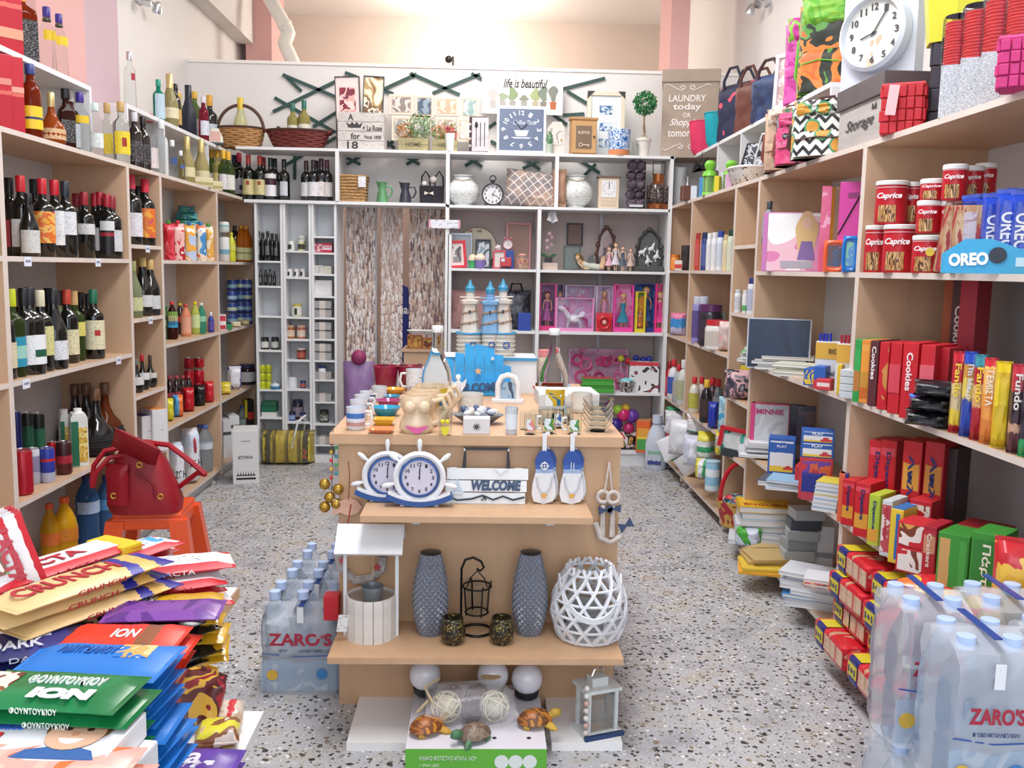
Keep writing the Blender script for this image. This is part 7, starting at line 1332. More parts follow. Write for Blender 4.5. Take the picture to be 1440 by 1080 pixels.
for i,(u,z0_) in enumerate(((1140,.17),(1132,.20),(1140,.23))):P_,h,k=spot('R',0,u,760,.18);carton('white_carton','flat white carton behind paper packs, '+['lowest','middle','topmost'][i],'box',(P_.x,P_.y,LV[0]+z0_-.17),.17,.12,.03 if i else .2,-.3,'flat white cartons',c='d8dce4')
# ---- narrow bay
n3=float(.724);n4=float(.437)
row('R',float(1.153),'in narrow right bay','toiletries in the narrow right bay',[(u,v,bottle,'deodorant','bottle',d,dict(st='aero',g=M('d8dce0',.3),cap=c,lab=l,fat=f)) for u,v,d,c,l,f in ((1037,407,'white roll on deodorant','d0d4da','c8ccd4',1.1),(1047,408,'white and green deodorant','dfe2e4',bands(2,[(0,'5aa86a'),(.4,'dfe2e4')]),.9),(1056,391,'tall silver deodorant can with navy cap','2c3c7c','b4bcd4',.85))],ins=.02,turn=-.5)
row('R',1.485,'in narrow top right bay','x',[(1064,283,bottle,'spray_bottle','bottle','grey striped spray bottle with dark cap',dict(st='deter',g=M('8a949c',.2),cap='3a4248',lab=print_('9aa4aa','2a3036',fine=.4),ins=.12))],turn=-.4)
P_,h,k=spot('R',n3,1040,520,.03);bag('hair_bobble_bag','clear bag of grey and pink hair bobbles, narrow right bay','bag',P_,.16,.13,h,pic(['3a3a48','5a4e5c','c8a0a4','2c2c38','8a8494'],14,.4),-.4,crimp=0,p=3)
P_,h,k=spot('R',n3,1052,512,.12);carton('yellow_box','yellow and navy flat box above the bobble bag','box',P_,.08,.06,h,-.5,c='232c4c',strip=(.75,.98,'d8c42c'))
P_,h,k=spot('R',n4,1036,603,.02);t=thing('framed_toy','red framed toy board with coloured pieces, tilted at shelf edge','toy',P_,rot=(-.15,.1,-.55))
box('board',.19,.012,h*.8,pic(['c8d0d0','d4dada','4ab0a0','2a2c34'],12,.4),t,(0,.01,h*.1));[box('red_rail',a,.03,b_,M('b81c2c',.3),t,(x,0,z_),bv=.003) for a,b_,x,z_ in ((.21,.022,0,h-.022),(.022,h*.75,-.095,h*.25))];box('dark_base',.2,.04,h*.3,M('2a3438',.4),t,(.02,0,-.01),bv=.003);[box('building_brick',.028,.04,.02,M(c,.4),t,(.05+.02*(i % 2),-.004,h*.3+.022*i)) for i,c in enumerate(('e0e2e4','1c1e22','dfe2e4'))]
P_,h,k=spot('R',0,1036,705,.03);t=thing('toy_basket','red and brown basket of small toys with tall red handle','basket',P_,-.5);put('basket_body',G().lathe([(0,0),(.08,0),(.11,.13),(.10,.13),(.07,.01)],14,cap=False,sy=.7),pic(['a82430','c8a04a','8a2028'],12,.4),t);put('handle',G().tube([(.09*cos(a),0,.12+.20*sin(a)) for a in [PI*i/12 for i in range(13)]],.011,7),M('c01c2c',.3),t);put('toys',G().ball((0,0,.12),.085,12,(1,.7,.55)),pic(['d8c88a','4a9ab8','2a2c34','c83a40','d8d4cc'],25,.4),t)
bag('folded_bag','green and white folded bag at bottom shelf edge','bag',spot('R',0,1052,730,-.01)[0],.12,.08,.09,pic(['4aa83c','d0d8e8','b8c4dc'],8,.4),-.5,crimp=0)
# ---- toiletries bay and far corner bay
gT='toiletries on the right shelves'
row('R',3,'on shampoo shelf',gT,[(u,v,bottle,'shampoo_bottle','bottle',d,dict(st='aero' if f<.9 else 'deter',g=M(c,.3),cap=cp,lab=l,fat=f)) for u,v,d,c,cp,l,f in ((978,328,'red slim bottle','b83a34','a82c30','c8504c',.6),(984,330,'beige slim bottle','c8a074','b08858',None,.6),(990,327,'navy bottle','2c3c7c','24305c','4a5a9c',.7),(997,328,'white bottle','d8dce0','e4e6e8',print_('d8dce0','4a5a6c',fine=.5),.7),(1004,327,'white bottle with black print','dfe2e6','dfe2e6',print_('dfe2e6','1a1c24',fine=.5),.7),(1012,325,'white bottle with blue cap','d4dce8','2a4ca8','c8d4e4',.7),(1020,330,'cream bottle','d8c89c','cdb98a','d8ccaa',.7),(1027,323,'pale green bottle with dark green cap','c8d4c0','1c4a3c','d0d8c4',.7))],ins=.05,turn=-.5)
row('R',2,'on the hair care shelf',gT,[(979,417,bottle,'spray_can','bottle','lilac spray can with pale cap',dict(st='aero',g=M('8a84b8',.3),cap='c8ccdc',lab='5a4a8c',fat=.8,ins=.02)),(988,417,bottle,'spray_can','bottle','purple spray can',dict(st='aero',g=M('5a3a6c',.3),cap='c8ccdc',lab='4a2c5c',fat=.8)),(1007,450,bottle,'cream_tub','tub','white tub with red lid',dict(st='jar',g=M('d8d4d0',.3),cap='c02c34',lab='c8c0b8',fat=1,ins=.02)),(998,428,bottle,'cream_tub','tub','dark purple tub with black middle',dict(st='jar',g=M('2a2430',.3),cap='5a2a5c',lab='3a2c40',fat=.7)),(1020,452,bag,'sponge_pack','bag','pink bag of bath sponges',dict(wpx=20,mat=pic(['d8a8a0','c8b8b4','e0c8c4','c87a7c'],14,.5),crimp=0,d=.1)),(1012,438,carton,'tissue_box','box','pale green upright box',dict(wpx=12,c='a8bcb0',ins=.12))],ins=.05,turn=-.4)
row('R',1,'on dish soap shelf',gT,[(u,v,bottle,'dish_soap_bottle','bottle',d,dict(st='deter',g=M(c,.2),cap=cp,lab=l,ins=i)) for u,v,d,c,cp,l,i in ((975,530,'white and yellow bottle with red cap','d8d4c8','c42430','b8b44c',.03),(985,530,'clear bottle with red cap','c8b8b4','c42430','c8c0c4',.08),(992,534,'black bottle with gold cap','1c1c22','dcae3c','3a2c2a',.02),(1000,531,'dark bottle with red cap','4a3034','c42430','a89a98',.09),(1008,533,'grey bottle with red cap','6a7478','c42430','8a94a0',.12))]+[(1002,565,bag,'cleaner_pack','bag','deep blue glossy pack',dict(wpx=14,mat='2438a4',crimp=0,ins=.01)),(1019,558,bag,'cleaner_pack','bag','sky blue and white pack',dict(wpx=20,mat=pic(['4aa0c8','a8ccd8','8ab0c0','3a88b8'],12,.3),crimp=0,ins=.03))],turn=-.5)
row('R',2,'in far right corner bay',gT,[(953,440,bag,'sponge_pack','bag','pink and blue sponge bag',dict(wpx=24,mat=bands(2,[(0,'b8b4d0'),(.35,'3a88c8'),(.75,'d87aa0')],.3,5),crimp=0))],ins=.04)
row('R',3,'in the far right corner top',gT,[(945,358,bottle,'round_jar','jar','orange round jar',dict(st='jar',g=M('e08a3c',.3),cap='d87a2c',lab=None,fat=.9,ins=.03)),(954,366,carton,'small_carton','box','tiny white and red box',dict(wpx=10,c='d8d4c8',d=.04,strip=(.2,.6,'c83a34'),ins=.02)),(963,345,bag,'dried_bunch','bag','dark bundle',dict(wpx=12,mat=tint('3a3438',.3,40,.8),crimp=0,ins=.1))],turn=-.3)
row('R',1,'in far right corner bay',gT,[(u,v,bottle,'bleach_bottle','bottle',d,dict(st='deter',g=M(c,.25),cap=cp,lab=l)) for u,v,d,c,cp,l in ((940,508,'red bottle','b82c38','9c2430','c84a50'),(946,505,'white bottle with red cap','d8dce0','c42c38','3a5ab0'),(953,512,'clear bottle with red cap','a8b0b8','c42c38','b0a8a0'),(960,506,'small white bottle','c8ccc8','d8d8d4','a8b08a'))],ins=.03,turn=-.4)
row('R',0,'in far right corner bottom bay',gT,[(944,573,can,'cleaner_tub','tub','green cleaning powder tub',dict(c2=((0,'3aa06a'),(.4,'c8404c'),(.55,'d8e0dc'),(.65,'3aa06a')),wpx=18,lid='4ab07a'))],ins=.03)
sf=pic(['d8dce2','dfe2e8','c8ccd8','e4e6ea'],7,.35)
for i,(u,vb,vt,w,ins,m_,d) in enumerate(((958,640,590,40,.0,sf,'white paper roll pack with torn film, lower'),(950,600,578,36,.04,sf,'white crumpled film pack, upper left'),(972,655,612,26,-.01,pic(['c8cce0','dfe2ea','8a84b8'],8,.35),'white and violet roll pack'),(985,610,584,46,.08,bands(2,[(0,'5a9a7c'),(.2,'e0e2e4'),(.8,'c87a5c'),(.85,'e0e2e4')],.1),'long white and green roll pack on top'),(990,645,607,24,.03,bands(2,[(0,'e0e2e4'),(.3,'3aa06c'),(.5,'dfe2e4'),(.7,'d8d048')],.1),'yellow and green kitchen roll pack'),(988,672,645,22,.0,bands(0,[(0,'d8d048'),(.3,'dfe2e4'),(.6,'3aa06c'),(.8,'dfe2e4')],.1),'low yellow and green roll pack'),(1013,640,606,22,.03,bands(2,[(0,'d8c83c'),(.4,'b8b4a8'),(.85,'d8c83c')]),'yellow banded tall roll pack'),(1000,690,648,20,-.0,bands(2,[(0,'d0dce4'),(.2,'8abcd8'),(.5,'d8e0e6'),(.75,'8abcd8'),(.9,'a8d0e4')],.05),'light blue round wipes tub'))):
    P_,h,k=spot('R',0,u,vt,ins);z0_=max(LV[0],sol(P_,(0,0,1),v=vb).z);hh=sol(P_,(0,0,1),v=vt).z-z0_
    if i==7:can('wipes_tub',d+' on the bottom right shelf','tub',(P_.x,P_.y,z0_),hh,-.5,'paper goods on the bottom right shelf',bm=m_,r=round(w*k/2,3),lid='a8cce0');continue
    bag('paper_roll_pack',d+', bottom right shelf','pack',(P_.x,P_.y,z0_),w*k,.14,hh,m_,-.5,'paper goods on the bottom right shelf',crimp=0)
for i,(u,v,a) in enumerate(((945,612,.4),(948,645,-.5),(955,660,.9))):P_=pix(u,v,0,XR-.02);t=put('loose_film',pillow_mesh(.13,.02,.15,3,8,0,0,20+i),M('dfe2e8',.4),None,P_,(.4*a,a,-.4));tag(t,'crumpled white film flap hanging from roll pack, %s' % ['highest','middle','lowest'][i],'film','loose film flaps')
# large detergent jug on the floor
P_=pix(924,662,2,0);t=thing('detergent_jug','large white detergent jug with handle on the floor by back shelf','bottle',(P_.x,P_.y+.06,0),-.2);h=.36
put('jug_body',G().lathe([(0,0),(.065,0),(.075,.02),(.075,.18),(.055,.26),(.03,.31),(.03,.33),(0,.33)],20,sy=.7),M('ccd4e2',.3),t);put('cap',G().lathe([(.034,.32),(.034,.375),(0,.378)],14),M('c8d0e4',.3),t);put('handle',G().tube([(.02,-.0,.30),(.075,0,.29),(.092,0,.22),(.078,0,.15)],.012,8),M('ccd4e2',.3),t);fpanel('front_label',.09,.14,bands(2,[(0,'3a4a8c'),(.2,'c4ccdc'),(.5,'8ab8a0'),(.7,'ccd4e2')],.2,4),t,(-.01,-.056,.11))

# ================================================================== centre stand
YF=pix(660,991,2,0).y;SX0,SX1=pix(477,900,1,YF).x,pix(864,900,1,YF).x
ZT=pix(660,612,1,YF-.03).z;WS=wood('c8a27e')
st=thing('display_stand','light wooden display stand with two front shelves in the shop centre','stand',(0,YF,0))
TX0,TX1=pix(463,615,1,YF-.03).x,pix(877,618,1,YF-.03).x
sbox('front_panel',SX0,SX1,0,.018,0.0,ZT-.032,WS,st);sbox('table_top',TX0,TX1,-.03,1.25,ZT-.032,ZT,WS,st,bv=.002);sbox('side_panel',SX0,SX0+.018,.018,1.2,0,ZT-.032,WS,st);sbox('side_panel',SX1-.018,SX1,.018,1.2,0,ZT-.032,WS,st);sbox('back_panel',SX0,SX1,1.2,1.218,0,ZT-.032,WS,st)
def shelf_at(u0,u1,vf,vb):
    z=pix(660,vb,1,YF).z;f=pix(660,vf,2,z);x0,x1=pix(u0,vf,1,f.y).x,pix(u1,vf,1,f.y).x
    sbox('shelf',x0,x1,f.y-YF,0,z-.018,z,WS,st);return z,f.y
ZS1,YS1=shelf_at(506,834,727,702);ZS2,YS2=shelf_at(460,877,926,874)
for z,us in ((ZS1,(585,774)),(ZS2,(559,785))):
    for u in us:
        x=pix(u,700,1,YF).x;put('bracket',G().box(-.012,.012,-.003,0,-.10 if z==ZS2 else -.06,0).poly([(-.004,-.10 if z==ZS2 else -.06),(.004,-.10 if z==ZS2 else -.06),(.004,0),(-.004,0)],.002).box(-.008,.008,-.09,0,-.003,0),M('d4d6d8',.3,.5),st,(x,-.001,z-.018))
for u0,u1 in ((487,572),(776,876)):
    a,b_=pix(u0,1042,2,.03),pix(u1,1044,2,.03);sbox('foot_board',a.x,b_.x,a.y-YF,-.0,0,.025,tint('f2f0ee',.02,4,.6),st)
def at(u,v,z=None):return pix(u,v,2,ZT if z is None else z)
def hp(P_,v):return sol((P_.x,P_.y,0),(0,0,1),v=v).z-P_.z
def px(P_):return proj(P_)[2]/F
WP=M('e2e4e6',.4);NV=M('24406c',.4);ROT=Matrix.Rotation(PI/2,4,'X')
def ring(r,t_=.004,n=20,T=None):return G().tube([(r*cos(2*PI*a/n),0,r*sin(2*PI*a/n)) for a in range(n)],t_,6,True)
def cup_(name,lab,cat,u,vb,vt,w,c,group=None,handle=1,z=None,art=None,flare=1.0,rz=0,sq=0,hs=1):
    P_=at(u,vb,z);P_.y+=w*px(P_)/2;k=px(P_);r=w*k/2;h=hp(P_,vt);t=thing(name,lab,cat,P_,rz,group);m_=c if not isinstance(c,str) else M(c,.15,coat=.3)
    put('cup_body' if cat in ('mug','glass') else 'vessel_body',G().lathe([(0,0),(r*.8/flare,0),(r*.95/flare,h*.08),(r*flare,h),(r*flare*.93,h),(r*.85/flare,h*.1),(0,h*.08)],4 if sq else 22,Matrix.Rotation(PI/4,4,'Z') @ Matrix.Diagonal((1.3,1.3,1,1)) if sq else None),m_,t)
    if handle:put('handle',G().tube([(hs*r*.9,0,h*.8),(hs*r*1.45,0,h*.8),(hs*r*1.6,0,h*.5),(hs*r*1.35,0,h*.22),(hs*r*.85,0,h*.2)],r*.14,7),m_ if art is None else WP,t)
    if art:put('printed_motif',band_mesh(round(r*.99,4),round(h*.2,3),round(h*.75,3),34 if c==CLEAR else 60),art if not isinstance(art,str) else M(art,.3),t)
    return t,r,h
for i,(u,vb,vt,d) in enumerate(((499,606,572,'front one with village picture'),(503,592,562,'second'),(508,580,555,'third'),(514,571,550,'rearmost'))):
    cup_('mug','blue and white souvenir mug at left table corner, '+d,'mug',u,vb,vt,28-3*i,'d8dce4','souvenir mugs',art=bands(2,[(0,'b88a84'),(.3,'cfd0d8'),(.6,'3a6cb0')],.2,6))
for u,vb,vt,w,c,d,s_ in ((535,611,602,30,'e8834c','orange square dish at front',1),(539,600,588,26,'d8a82c','yellow square bowl behind orange dish',1),(541,587,572,34,'2a9cc0','turquoise bowl',0),(545,574,562,30,'a03a6c','magenta bowl',0),(517,566,554,24,'2c5c8c','blue bowl with yellow inside',0),(548,566,556,24,'3a8cac','teal bowl with yellow rim',0),(553,555,546,26,'d8a03c','amber bowl at back',0)):
    t,r,h=cup_('dish',d+' of left table crockery','bowl',u,vb,vt,w,c,'bright glazed dishes',0,flare=1.25,sq=s_)
cup_('mug','plain white mug behind the glazed dishes','mug',532,566,543,22,'d4d6d8',handle=0);cup_('mug','white mug with black print, left of the glass bottle','mug',583,552,519,27,'d8dade',art=print_('d8dade','3a3a44',fine=.5),hs=-1)
for u,d in ((541,'left'),(575,'right')):
    t,r,h=cup_('plant_pot','dark red enamel pot, %s of two, behind crockery' % d,'pot',u,548,514,34,'8c1c3c','dark red pots',0,flare=1.08);put('pot_rim',G().lathe([(r*1.08,h*.97),(r*1.12,h),(r*1.05,h)],22,cap=False),M('b83a54',.3),t)
for i,u in enumerate((553,576,598)):P_=at(u,530);P_.z=ZT;t=thing('canister','white canister with dark knob, %s of three at table back' % ['left','middle','right'][i],'jar',(P_.x,YF+1.05,ZT),0,'white canisters');h=hp(t.location,512);put('vessel_body',G().lathe([(0,0),(.04,0),(.05,h*.8),(0,h*.9)],20),WP,t);put('knob',G().ball((0,0,h*.95),.010,8),M('5a2a30',.4),t)
# torso mugs
sk=M('dcc2a0',.2,coat=.3)
for i in range(4):
    P_=at(584+6.5*i,612-9*i);P_.y+=.05;k=px(P_);h=hp(P_,556-5.3*i);r=24*k;t=thing('novelty_mug','cream torso shaped mug with pink bikini, %s of four' % ['front','second','third','rearmost'][i],'mug',P_,.1,'torso shaped mugs')
    put('mug_body',G().lathe([(0,0),(r*.8,0),(r,h*.12),(r*.95,h*.3),(r*.74,h*.5),(r*.9,h*.72),(r*.98,h*.85),(r*.85,h),(r*.75,h),(r*.6,h*.5),(0,h*.4)],24,sy=.75).ball((-r*.4,-r*.55,h*.72),r*.38,12).ball((r*.4,-r*.55,h*.72),r*.38,12),sk,t)
    put('pink_bikini',G().poly([(-r*.66,h*.22),(0,h*.16),(r*.66,h*.22),(r*.6,h*.16),(r*.12,0),(-r*.12,0),(-r*.6,h*.16)],.004),M('d85a94',.4),t,(0,-r*.80,h*.02));put('handle',G().tube([(r*.8,0,h*.82),(r*1.5,0,h*.9),(r*1.75,0,h*.6),(r*1.3,0,h*.3),(r*.9,0,h*.22)],r*.16,8),sk,t)
# glass swing bottles, small glasses
for u,vb,vt,d in ((614,588,458,'left'),(777,588,462,'right')):
    P_=at(u,vb);t=bottle('glass_bottle','tall clear bottle with blue yellow fish motif, %s of blue sign' % d,'bottle',P_,hp(P_,vt),.1,'tall clear bottles',st='burg',g=CLEAR,cap='e0e0e0',lab=pic(['e0e6ea','c8a82c','2a6c8c','e0e6ea'],5,.2),lz=(.16,.34),half=40,capz=.93,fat=1.12)
P_=at(626,612);t=thing('souvenir_glass','small glass with yellow torso print at table front','glass',P_);h=hp(P_,574);put('glass_body',G().lathe([(0,0),(.018,0),(.022,h),(.019,h),(.015,.01),(0,.01)],20),CLEAR,t);put('yellow_print',G().poly([(-.014,h*.35),(.014,h*.35),(.006,h*.05),(-.006,h*.05)],.002).ball((-.007,0,h*.55),.007,8).ball((.007,0,h*.55),.007,8),M('dcd028',.4),t,(0,-.022,0))
cup_('frosted_glass','tall frosted white glass with orange flower print','glass',719,612,572,18,M('dfe2e6',.4,0,.3),handle=0,art=pic(['dfe2e6','dfe2e6','e0a060'],10,.4),flare=1.06)
for i,(u,vb,vt,w,a) in enumerate(((738,605,578,15,0),(746,612,582,18,'d88a84'),(754,603,576,15,0),(764,596,572,15,0),(772,611,580,22,'4a8c4a'),(785,603,574,18,'3a6cb0'),(795,596,570,17,0),(808,612,582,22,'4a8c5a'),(800,590,566,15,0),(778,590,568,14,0))):
    cup_('drinking_glass','clear %sglass, %s from left in the table glassware' % (['plain ','printed '][bool(a)],ordn(i)),'glass',u,vb,vt,w,CLEAR,'clear glassware',handle=i in (4,7),art=pic(['d8e0e0',a,'d8b83c','d8e0e0'],14,.3) if a else None,hs=-1)
for i in range(5):P_=at(840,606);P_.z+=.017*i;t=thing('glass_bowl','clear glass bowl at right table edge, %s in stack' % ['lowest','second','third','fourth','topmost'][i],'bowl',P_,0,'stacked glass bowls');put('bowl_body',G().lathe([(0,0),(.026,0),(.043,.022),(.048,.034),(.045,.034),(.024,.004),(0,.004)],28),CLEAR,t)
# lighthouses on striped pots, blue sign
def lighthouse(P_,vt,c,lab):
    t=thing('lighthouse_figure',lab,'figurine',P_,group='decorative lighthouses');zb_=0;h=hp(P_,vt);m_=tint(c,.08,20,.6);bl=M('3a8cb0',.4);q=h/.18
    put('tower',G().lathe([(0,0),(.036*q,0),(.030*q,.05*q),(.024*q,.10*q),(.034*q,.105*q),(.034*q,.115*q),(.016*q,.12*q),(.015*q,.145*q),(.02*q,.148*q)],8),m_,t,(0,0,zb_));put('lantern_dome',G().lathe([(.017*q,.145*q),(.018*q,.16*q),(.008*q,.172*q),(.003*q,.19*q),(0,.19*q)],12),bl,t,(0,0,zb_));put('railing',G().tube([(.036*q*cos(a*PI/6),.036*q*sin(a*PI/6),.127*q) for a in range(12)],.002,5,True),m_,t,(0,0,zb_))
    for z_ in (.03,.07):box('window',.008*q,.004,.012*q,M('2c2c34',.4),t,(0,-.030*q,zb_+z_*q))
    put('rope_trim',G().tube([((.035-.1*z_)*q*cos(a),(.035-.1*z_)*q*sin(a),z_*q) for a,z_ in [(i*.5,.01+.003*i) for i in range(26)]],.004,5),tint('a88c74',.2,40,.8),t,(0,0,zb_))
YR=YF+1.0;ZR=pix(680,503,1,YR-.1).z
rs=thing('display_riser','white riser block behind the blue sign carrying ribbed pots','riser',(pix(683,500,1,YR).x,YR,ZT));box('riser_body',.40,.2,ZR-ZT,WP,rs,(0,.02,0));box('riser_edge',.41,.012,.012,M('3a8cb8',.4),rs,(0,-.084,ZR-ZT-.012))
for u,w,v0,c,lab,d in ((660,36,397,'d8d0c4','white lighthouse with blue dome and driftwood, left one','left'),(706,36,396,'d8d0c8','white lighthouse with blue dome and rope, right one','right'),(688,22,399,'7aa8d0','light blue lighthouse between the two white ones','middle')):
    P_=sol((0,YR-(.0 if w>30 else .03),ZR),(1,0,0),u=u);k=px(P_);r=w*k/2;h=hp(P_,468);t=thing('striped_pot','ribbed white lidded pot with blue rim, %s under lighthouse' % d,'pot',P_,0,'ribbed white pots');put('vessel_body',G().lathe([(0,0),(r*.9,0),(r,h),(0,h)],22),M('d8d2c8',.5),t)
    for q in range(5):put('rib',cached(('rib',round(r,3)),lambda:G().tube([(r*1.01*cos(a*PI/10),r*1.01*sin(a*PI/10),0) for a in range(20)],.003,5,True)),M('cfc8bc',.5),t,(0,0,h*(.12+.18*q)))
    put('pot_rim',G().tube([(r*1.03*cos(a*PI/10),r*1.03*sin(a*PI/10),h) for a in range(20)],.005,5,True),M('3a8cb8',.4),t);put('wheel_motif',ring(.012,.003,12),M('3a5a9c',.4),t,(r*.3,-r*1.0,h*.5))
    lighthouse(P_+Vector((0,0,h)),v0,c,lab)
P_=at(672,556);t=thing('welcome_board','bright blue plank sign reading WELCOME with starfish','sign',P_,rot=(-.12,0,0));k=px(P_);bm=tint('2f9fdc',.12,14,.6)
for i,(u,vt,w) in enumerate(((632,500,13),(646,492,13),(660,478,14),(674,480,14),(688,482,14),(701,494,13),(713,508,11))):H_=(552-vt)*k;put('plank',G().poly([(-w*k/2,0),(w*k/2-.001,0),(w*k/2-.001,H_*(.93+.05*(i % 2))),(-w*k/2,H_)],.01),bm,t,((u-672)*k,.004*(i % 2),.0))
box('cross_board',84*k,.012,20*k,bm,t,(0,-.012,.01*k));text('WELCOME',68*k,13*k,NV,t,(-4*k,-.024,11*k),(0,-.06,0),bold=.05)
star=lambda r:G().poly([(r*(1 if a % 2==0 else .42)*sin(a*PI/5),r*(1 if a % 2==0 else .42)*cos(a*PI/5)) for a in range(10)],.006)
put('starfish',star(.016),M('d8a878',.7),t,(0,-.016,34*k));put('starfish',star(.010),M('c8d4dc',.7),t,(20*k,-.014,52*k),(0,.5,0))
P_=at(644,570);t=thing('angel_figurine','small white winged angel figurine before the blue sign','figurine',P_);h=hp(P_,527);fig(t,0,0,h,'eef0f2','e8eaec','eef0f2','angel_body');[put('wing',G().poly([(0,0),(s_*.03,.03),(s_*.026,.005),(s_*.012,-.02)],.003),WP,t,(0,.01,h*.6)) for s_ in (-1,1)]
P_=at(714,566);t=thing('arch_frame','white arched seaside photo frame with blue palm picture','photo frame',P_,-.1);k=px(P_);put('frame_body',G().tube([(-14*k,0,0),(-14*k,0,26*k),(-9*k,0,36*k),(0,0,39*k),(9*k,0,36*k),(14*k,0,26*k),(14*k,0,0)],4*k,7),WP,t);box('picture',22*k,.004,26*k,pic(['6a90b0','9ab4c8','3a5068','8aa4b8'],14,.3),t,(0,.003,3*k));box('base',44*k,.04,5*k,WP,t,(0,0,0),bv=.002)
cup_('striped_pot','low white ribbed bowl with blue motif before blue sign','pot',661,582,553,36,tint('d8d6d0',.05,20,.5),handle=0,art=pic(['d8d6d0','d8d6d0','3a5a8c'],12,.5))
P_=at(672,600);t=thing('shell_dish','grey dish heaped with painted pebbles and shells','dish',P_+Vector((0,.06,0)));put('dish_body',G().lathe([(0,0),(.04,0),(.085,.03),(.08,.03),(.04,.006)],20,sy=.6,cap=False),M('6a7078',.4),t)
for i in range(14):rn=random.Random(i);put('pebble',cached(('peb',),lambda:G().ball((0,0,0),.014,8,(1.2,.9,.7))),M(['c8ccd4','4a5c7c','d8d0c4','8a94a4','dfe2e4'][i % 5],.5),t,(rn.uniform(-.06,.06),rn.uniform(-.03,.03),.028+rn.uniform(0,.018)),(i,i*.7,0))
P_=at(670,611);k=px(P_);carton('compass_box','small white box with dark compass rose on the front','box',P_+Vector((0,.025,0)),38*k,.05,23*k,0,c='d4cfce') ;t=[o for o in COL.objects if o.name=='compass_box'][0];put('compass_rose',G().poly([(.013*(1 if a % 2==0 else .4)*sin(a*PI/8),.013*(1 if a % 2==0 else .4)*cos(a*PI/8)) for a in range(16)],.001),M('4a4448',.5),t,(0,-.0265,11*k))
for u,vb,w,h_,c,d,i in ((800,574,85,.05,'d8dade','broad white carton at right rear of the table',0),(795,556,26,.02,'5a9cc8','light blue notebook pile',1)):P_=at(u,vb);k=px(P_);carton('white_carton',d,'box',P_+Vector((0,.12,0)),w*k,.2,h_,.05,c=c)
cup_('striped_pot','white ribbed pot with red wheel motif, right of the bottles','pot',819,582,552,30,tint('d8d4cc',.05,20,.5),handle=0,art=pic(['d8d4cc','d8d4cc','b83a44'],10,.5))
P_=at(768,556);P_.y+=.1;t=thing('rope_candle','rope wrapped jar with pink lid on orange basket','jar',P_);h=hp(P_,492);put('jar_body',G().lathe([(0,.02),(.03,.02),(.034,h*.7),(.028,h*.85),(0,h*.85)],18),tint('c8b8a8',.15,40,.7),t);put('lid',G().lathe([(.03,h*.85),(.03,h),(0,h)],16),M('d07a7c',.4),t);put('orange_basket',G().lathe([(0,0),(.06,0),(.07,.03),(.06,.03)],18,cap=False),M('d8683a',.5),t)
P_=sol((0,YB-.35,0),(1,0,0),u=505);t=thing('lilac_sack','tall lilac film sack tied with magenta cloth beside bead curtain','sack',P_);h=hp(P_,490);put('sack_body',pillow_mesh(.20,.12,h*.9,3,8,0,1,9),tint('8a6c9c',.15,9,.4),t);put('cloth_tie',G().ball((0,0,h*.93),.05,10),M('8c2c5c',.6),t)
# front of the stand, shelf one
def wheel(u,vc,R_,yy,lab):
    P_=pix(u,vc,1,yy);t=thing('ship_wheel_clock',lab,'clock',(P_.x,yy,ZS1),0,'ship wheel clocks');z=P_.z-ZS1;k=px(P_);r=R_*k;wm=M('e4e6ea',.35)
    dialclock(t,r,z,M('2a5494',.35),M('cfcbdc',.3),M('2a2430',.5),hands=((.42,0),(.6,.06)),nums=1,tk=.012);put('wheel_ring',ring(r*1.18,r*.16,32),wm,t,(0,0,z))
    for i in range(7):
        a=i*2*PI/8-PI/2+PI/8*0;a=math.radians((90,38,-15,-60,-120,-165,142)[i]);c_,s_=cos(a),sin(a);put('spoke',G().tube([(c_*r*q,0,s_*r*q) for q in (1.2,1.4,1.62,1.85,1.95)],[r*.07,r*.08,r*.13,r*.12,r*.05],8),wm,t,(0,0,z))
    put('rocker_base',G().poly([(r*1.6*x,r*.38*(x*x)) for x in [i/6-1 for i in range(13)]]+[(r*1.7*x,r*.42*x*x-r*.26+(.0)) for x in [1-i/6 for i in range(13)]],.04),M('2a5494',.35),t,(0,-.02,r*.28));put('rocker_top',G().poly([(r*1.55*x,r*.38*x*x+r*.12) for x in [i/6-1 for i in range(13)]]+[(r*1.55*x,r*.38*x*x) for x in [1-i/6 for i in range(13)]],.036),wm,t,(0,-.018,r*.28));box('post',r*.3,.012,z-r*1.1,wm,t,(0,.005,r*.3))
wheel(545,669,27,YF-.035,'white and blue ship wheel clock, left and behind');wheel(590,671,28,YF-.085,'white and blue ship wheel clock, right and in front')
P_=pix(683,716,1,YF-.05);k=px(P_);t=thing('welcome_sign','white plank sign with blue WELCOME, sailboat and black handle','sign',(P_.x,YF-.05,ZS1),rot=(-.12,0,0));wk=tint('e2e6e8',.03,12,.5)
for i in range(3):box('plank',114*k,.012,15.5*k,wk,t,(2*k*(i-1),0,17*k*i))
for s_ in (-1,1):box('batten',10*k,.008,50*k,wk,t,(s_*46*k,.01,0));put('handle_strap',G().poly([(-3*k,0),(3*k,0),(s_*-1*k+1.5*k,24*k),(s_*-1*k-1.5*k,24*k)],.004),M('202026',.5),t,(s_*31*k,-.004,50*k));put('stud',G().ball((s_*31*k,-.006,75*k),2.5*k,8),SILV,t)
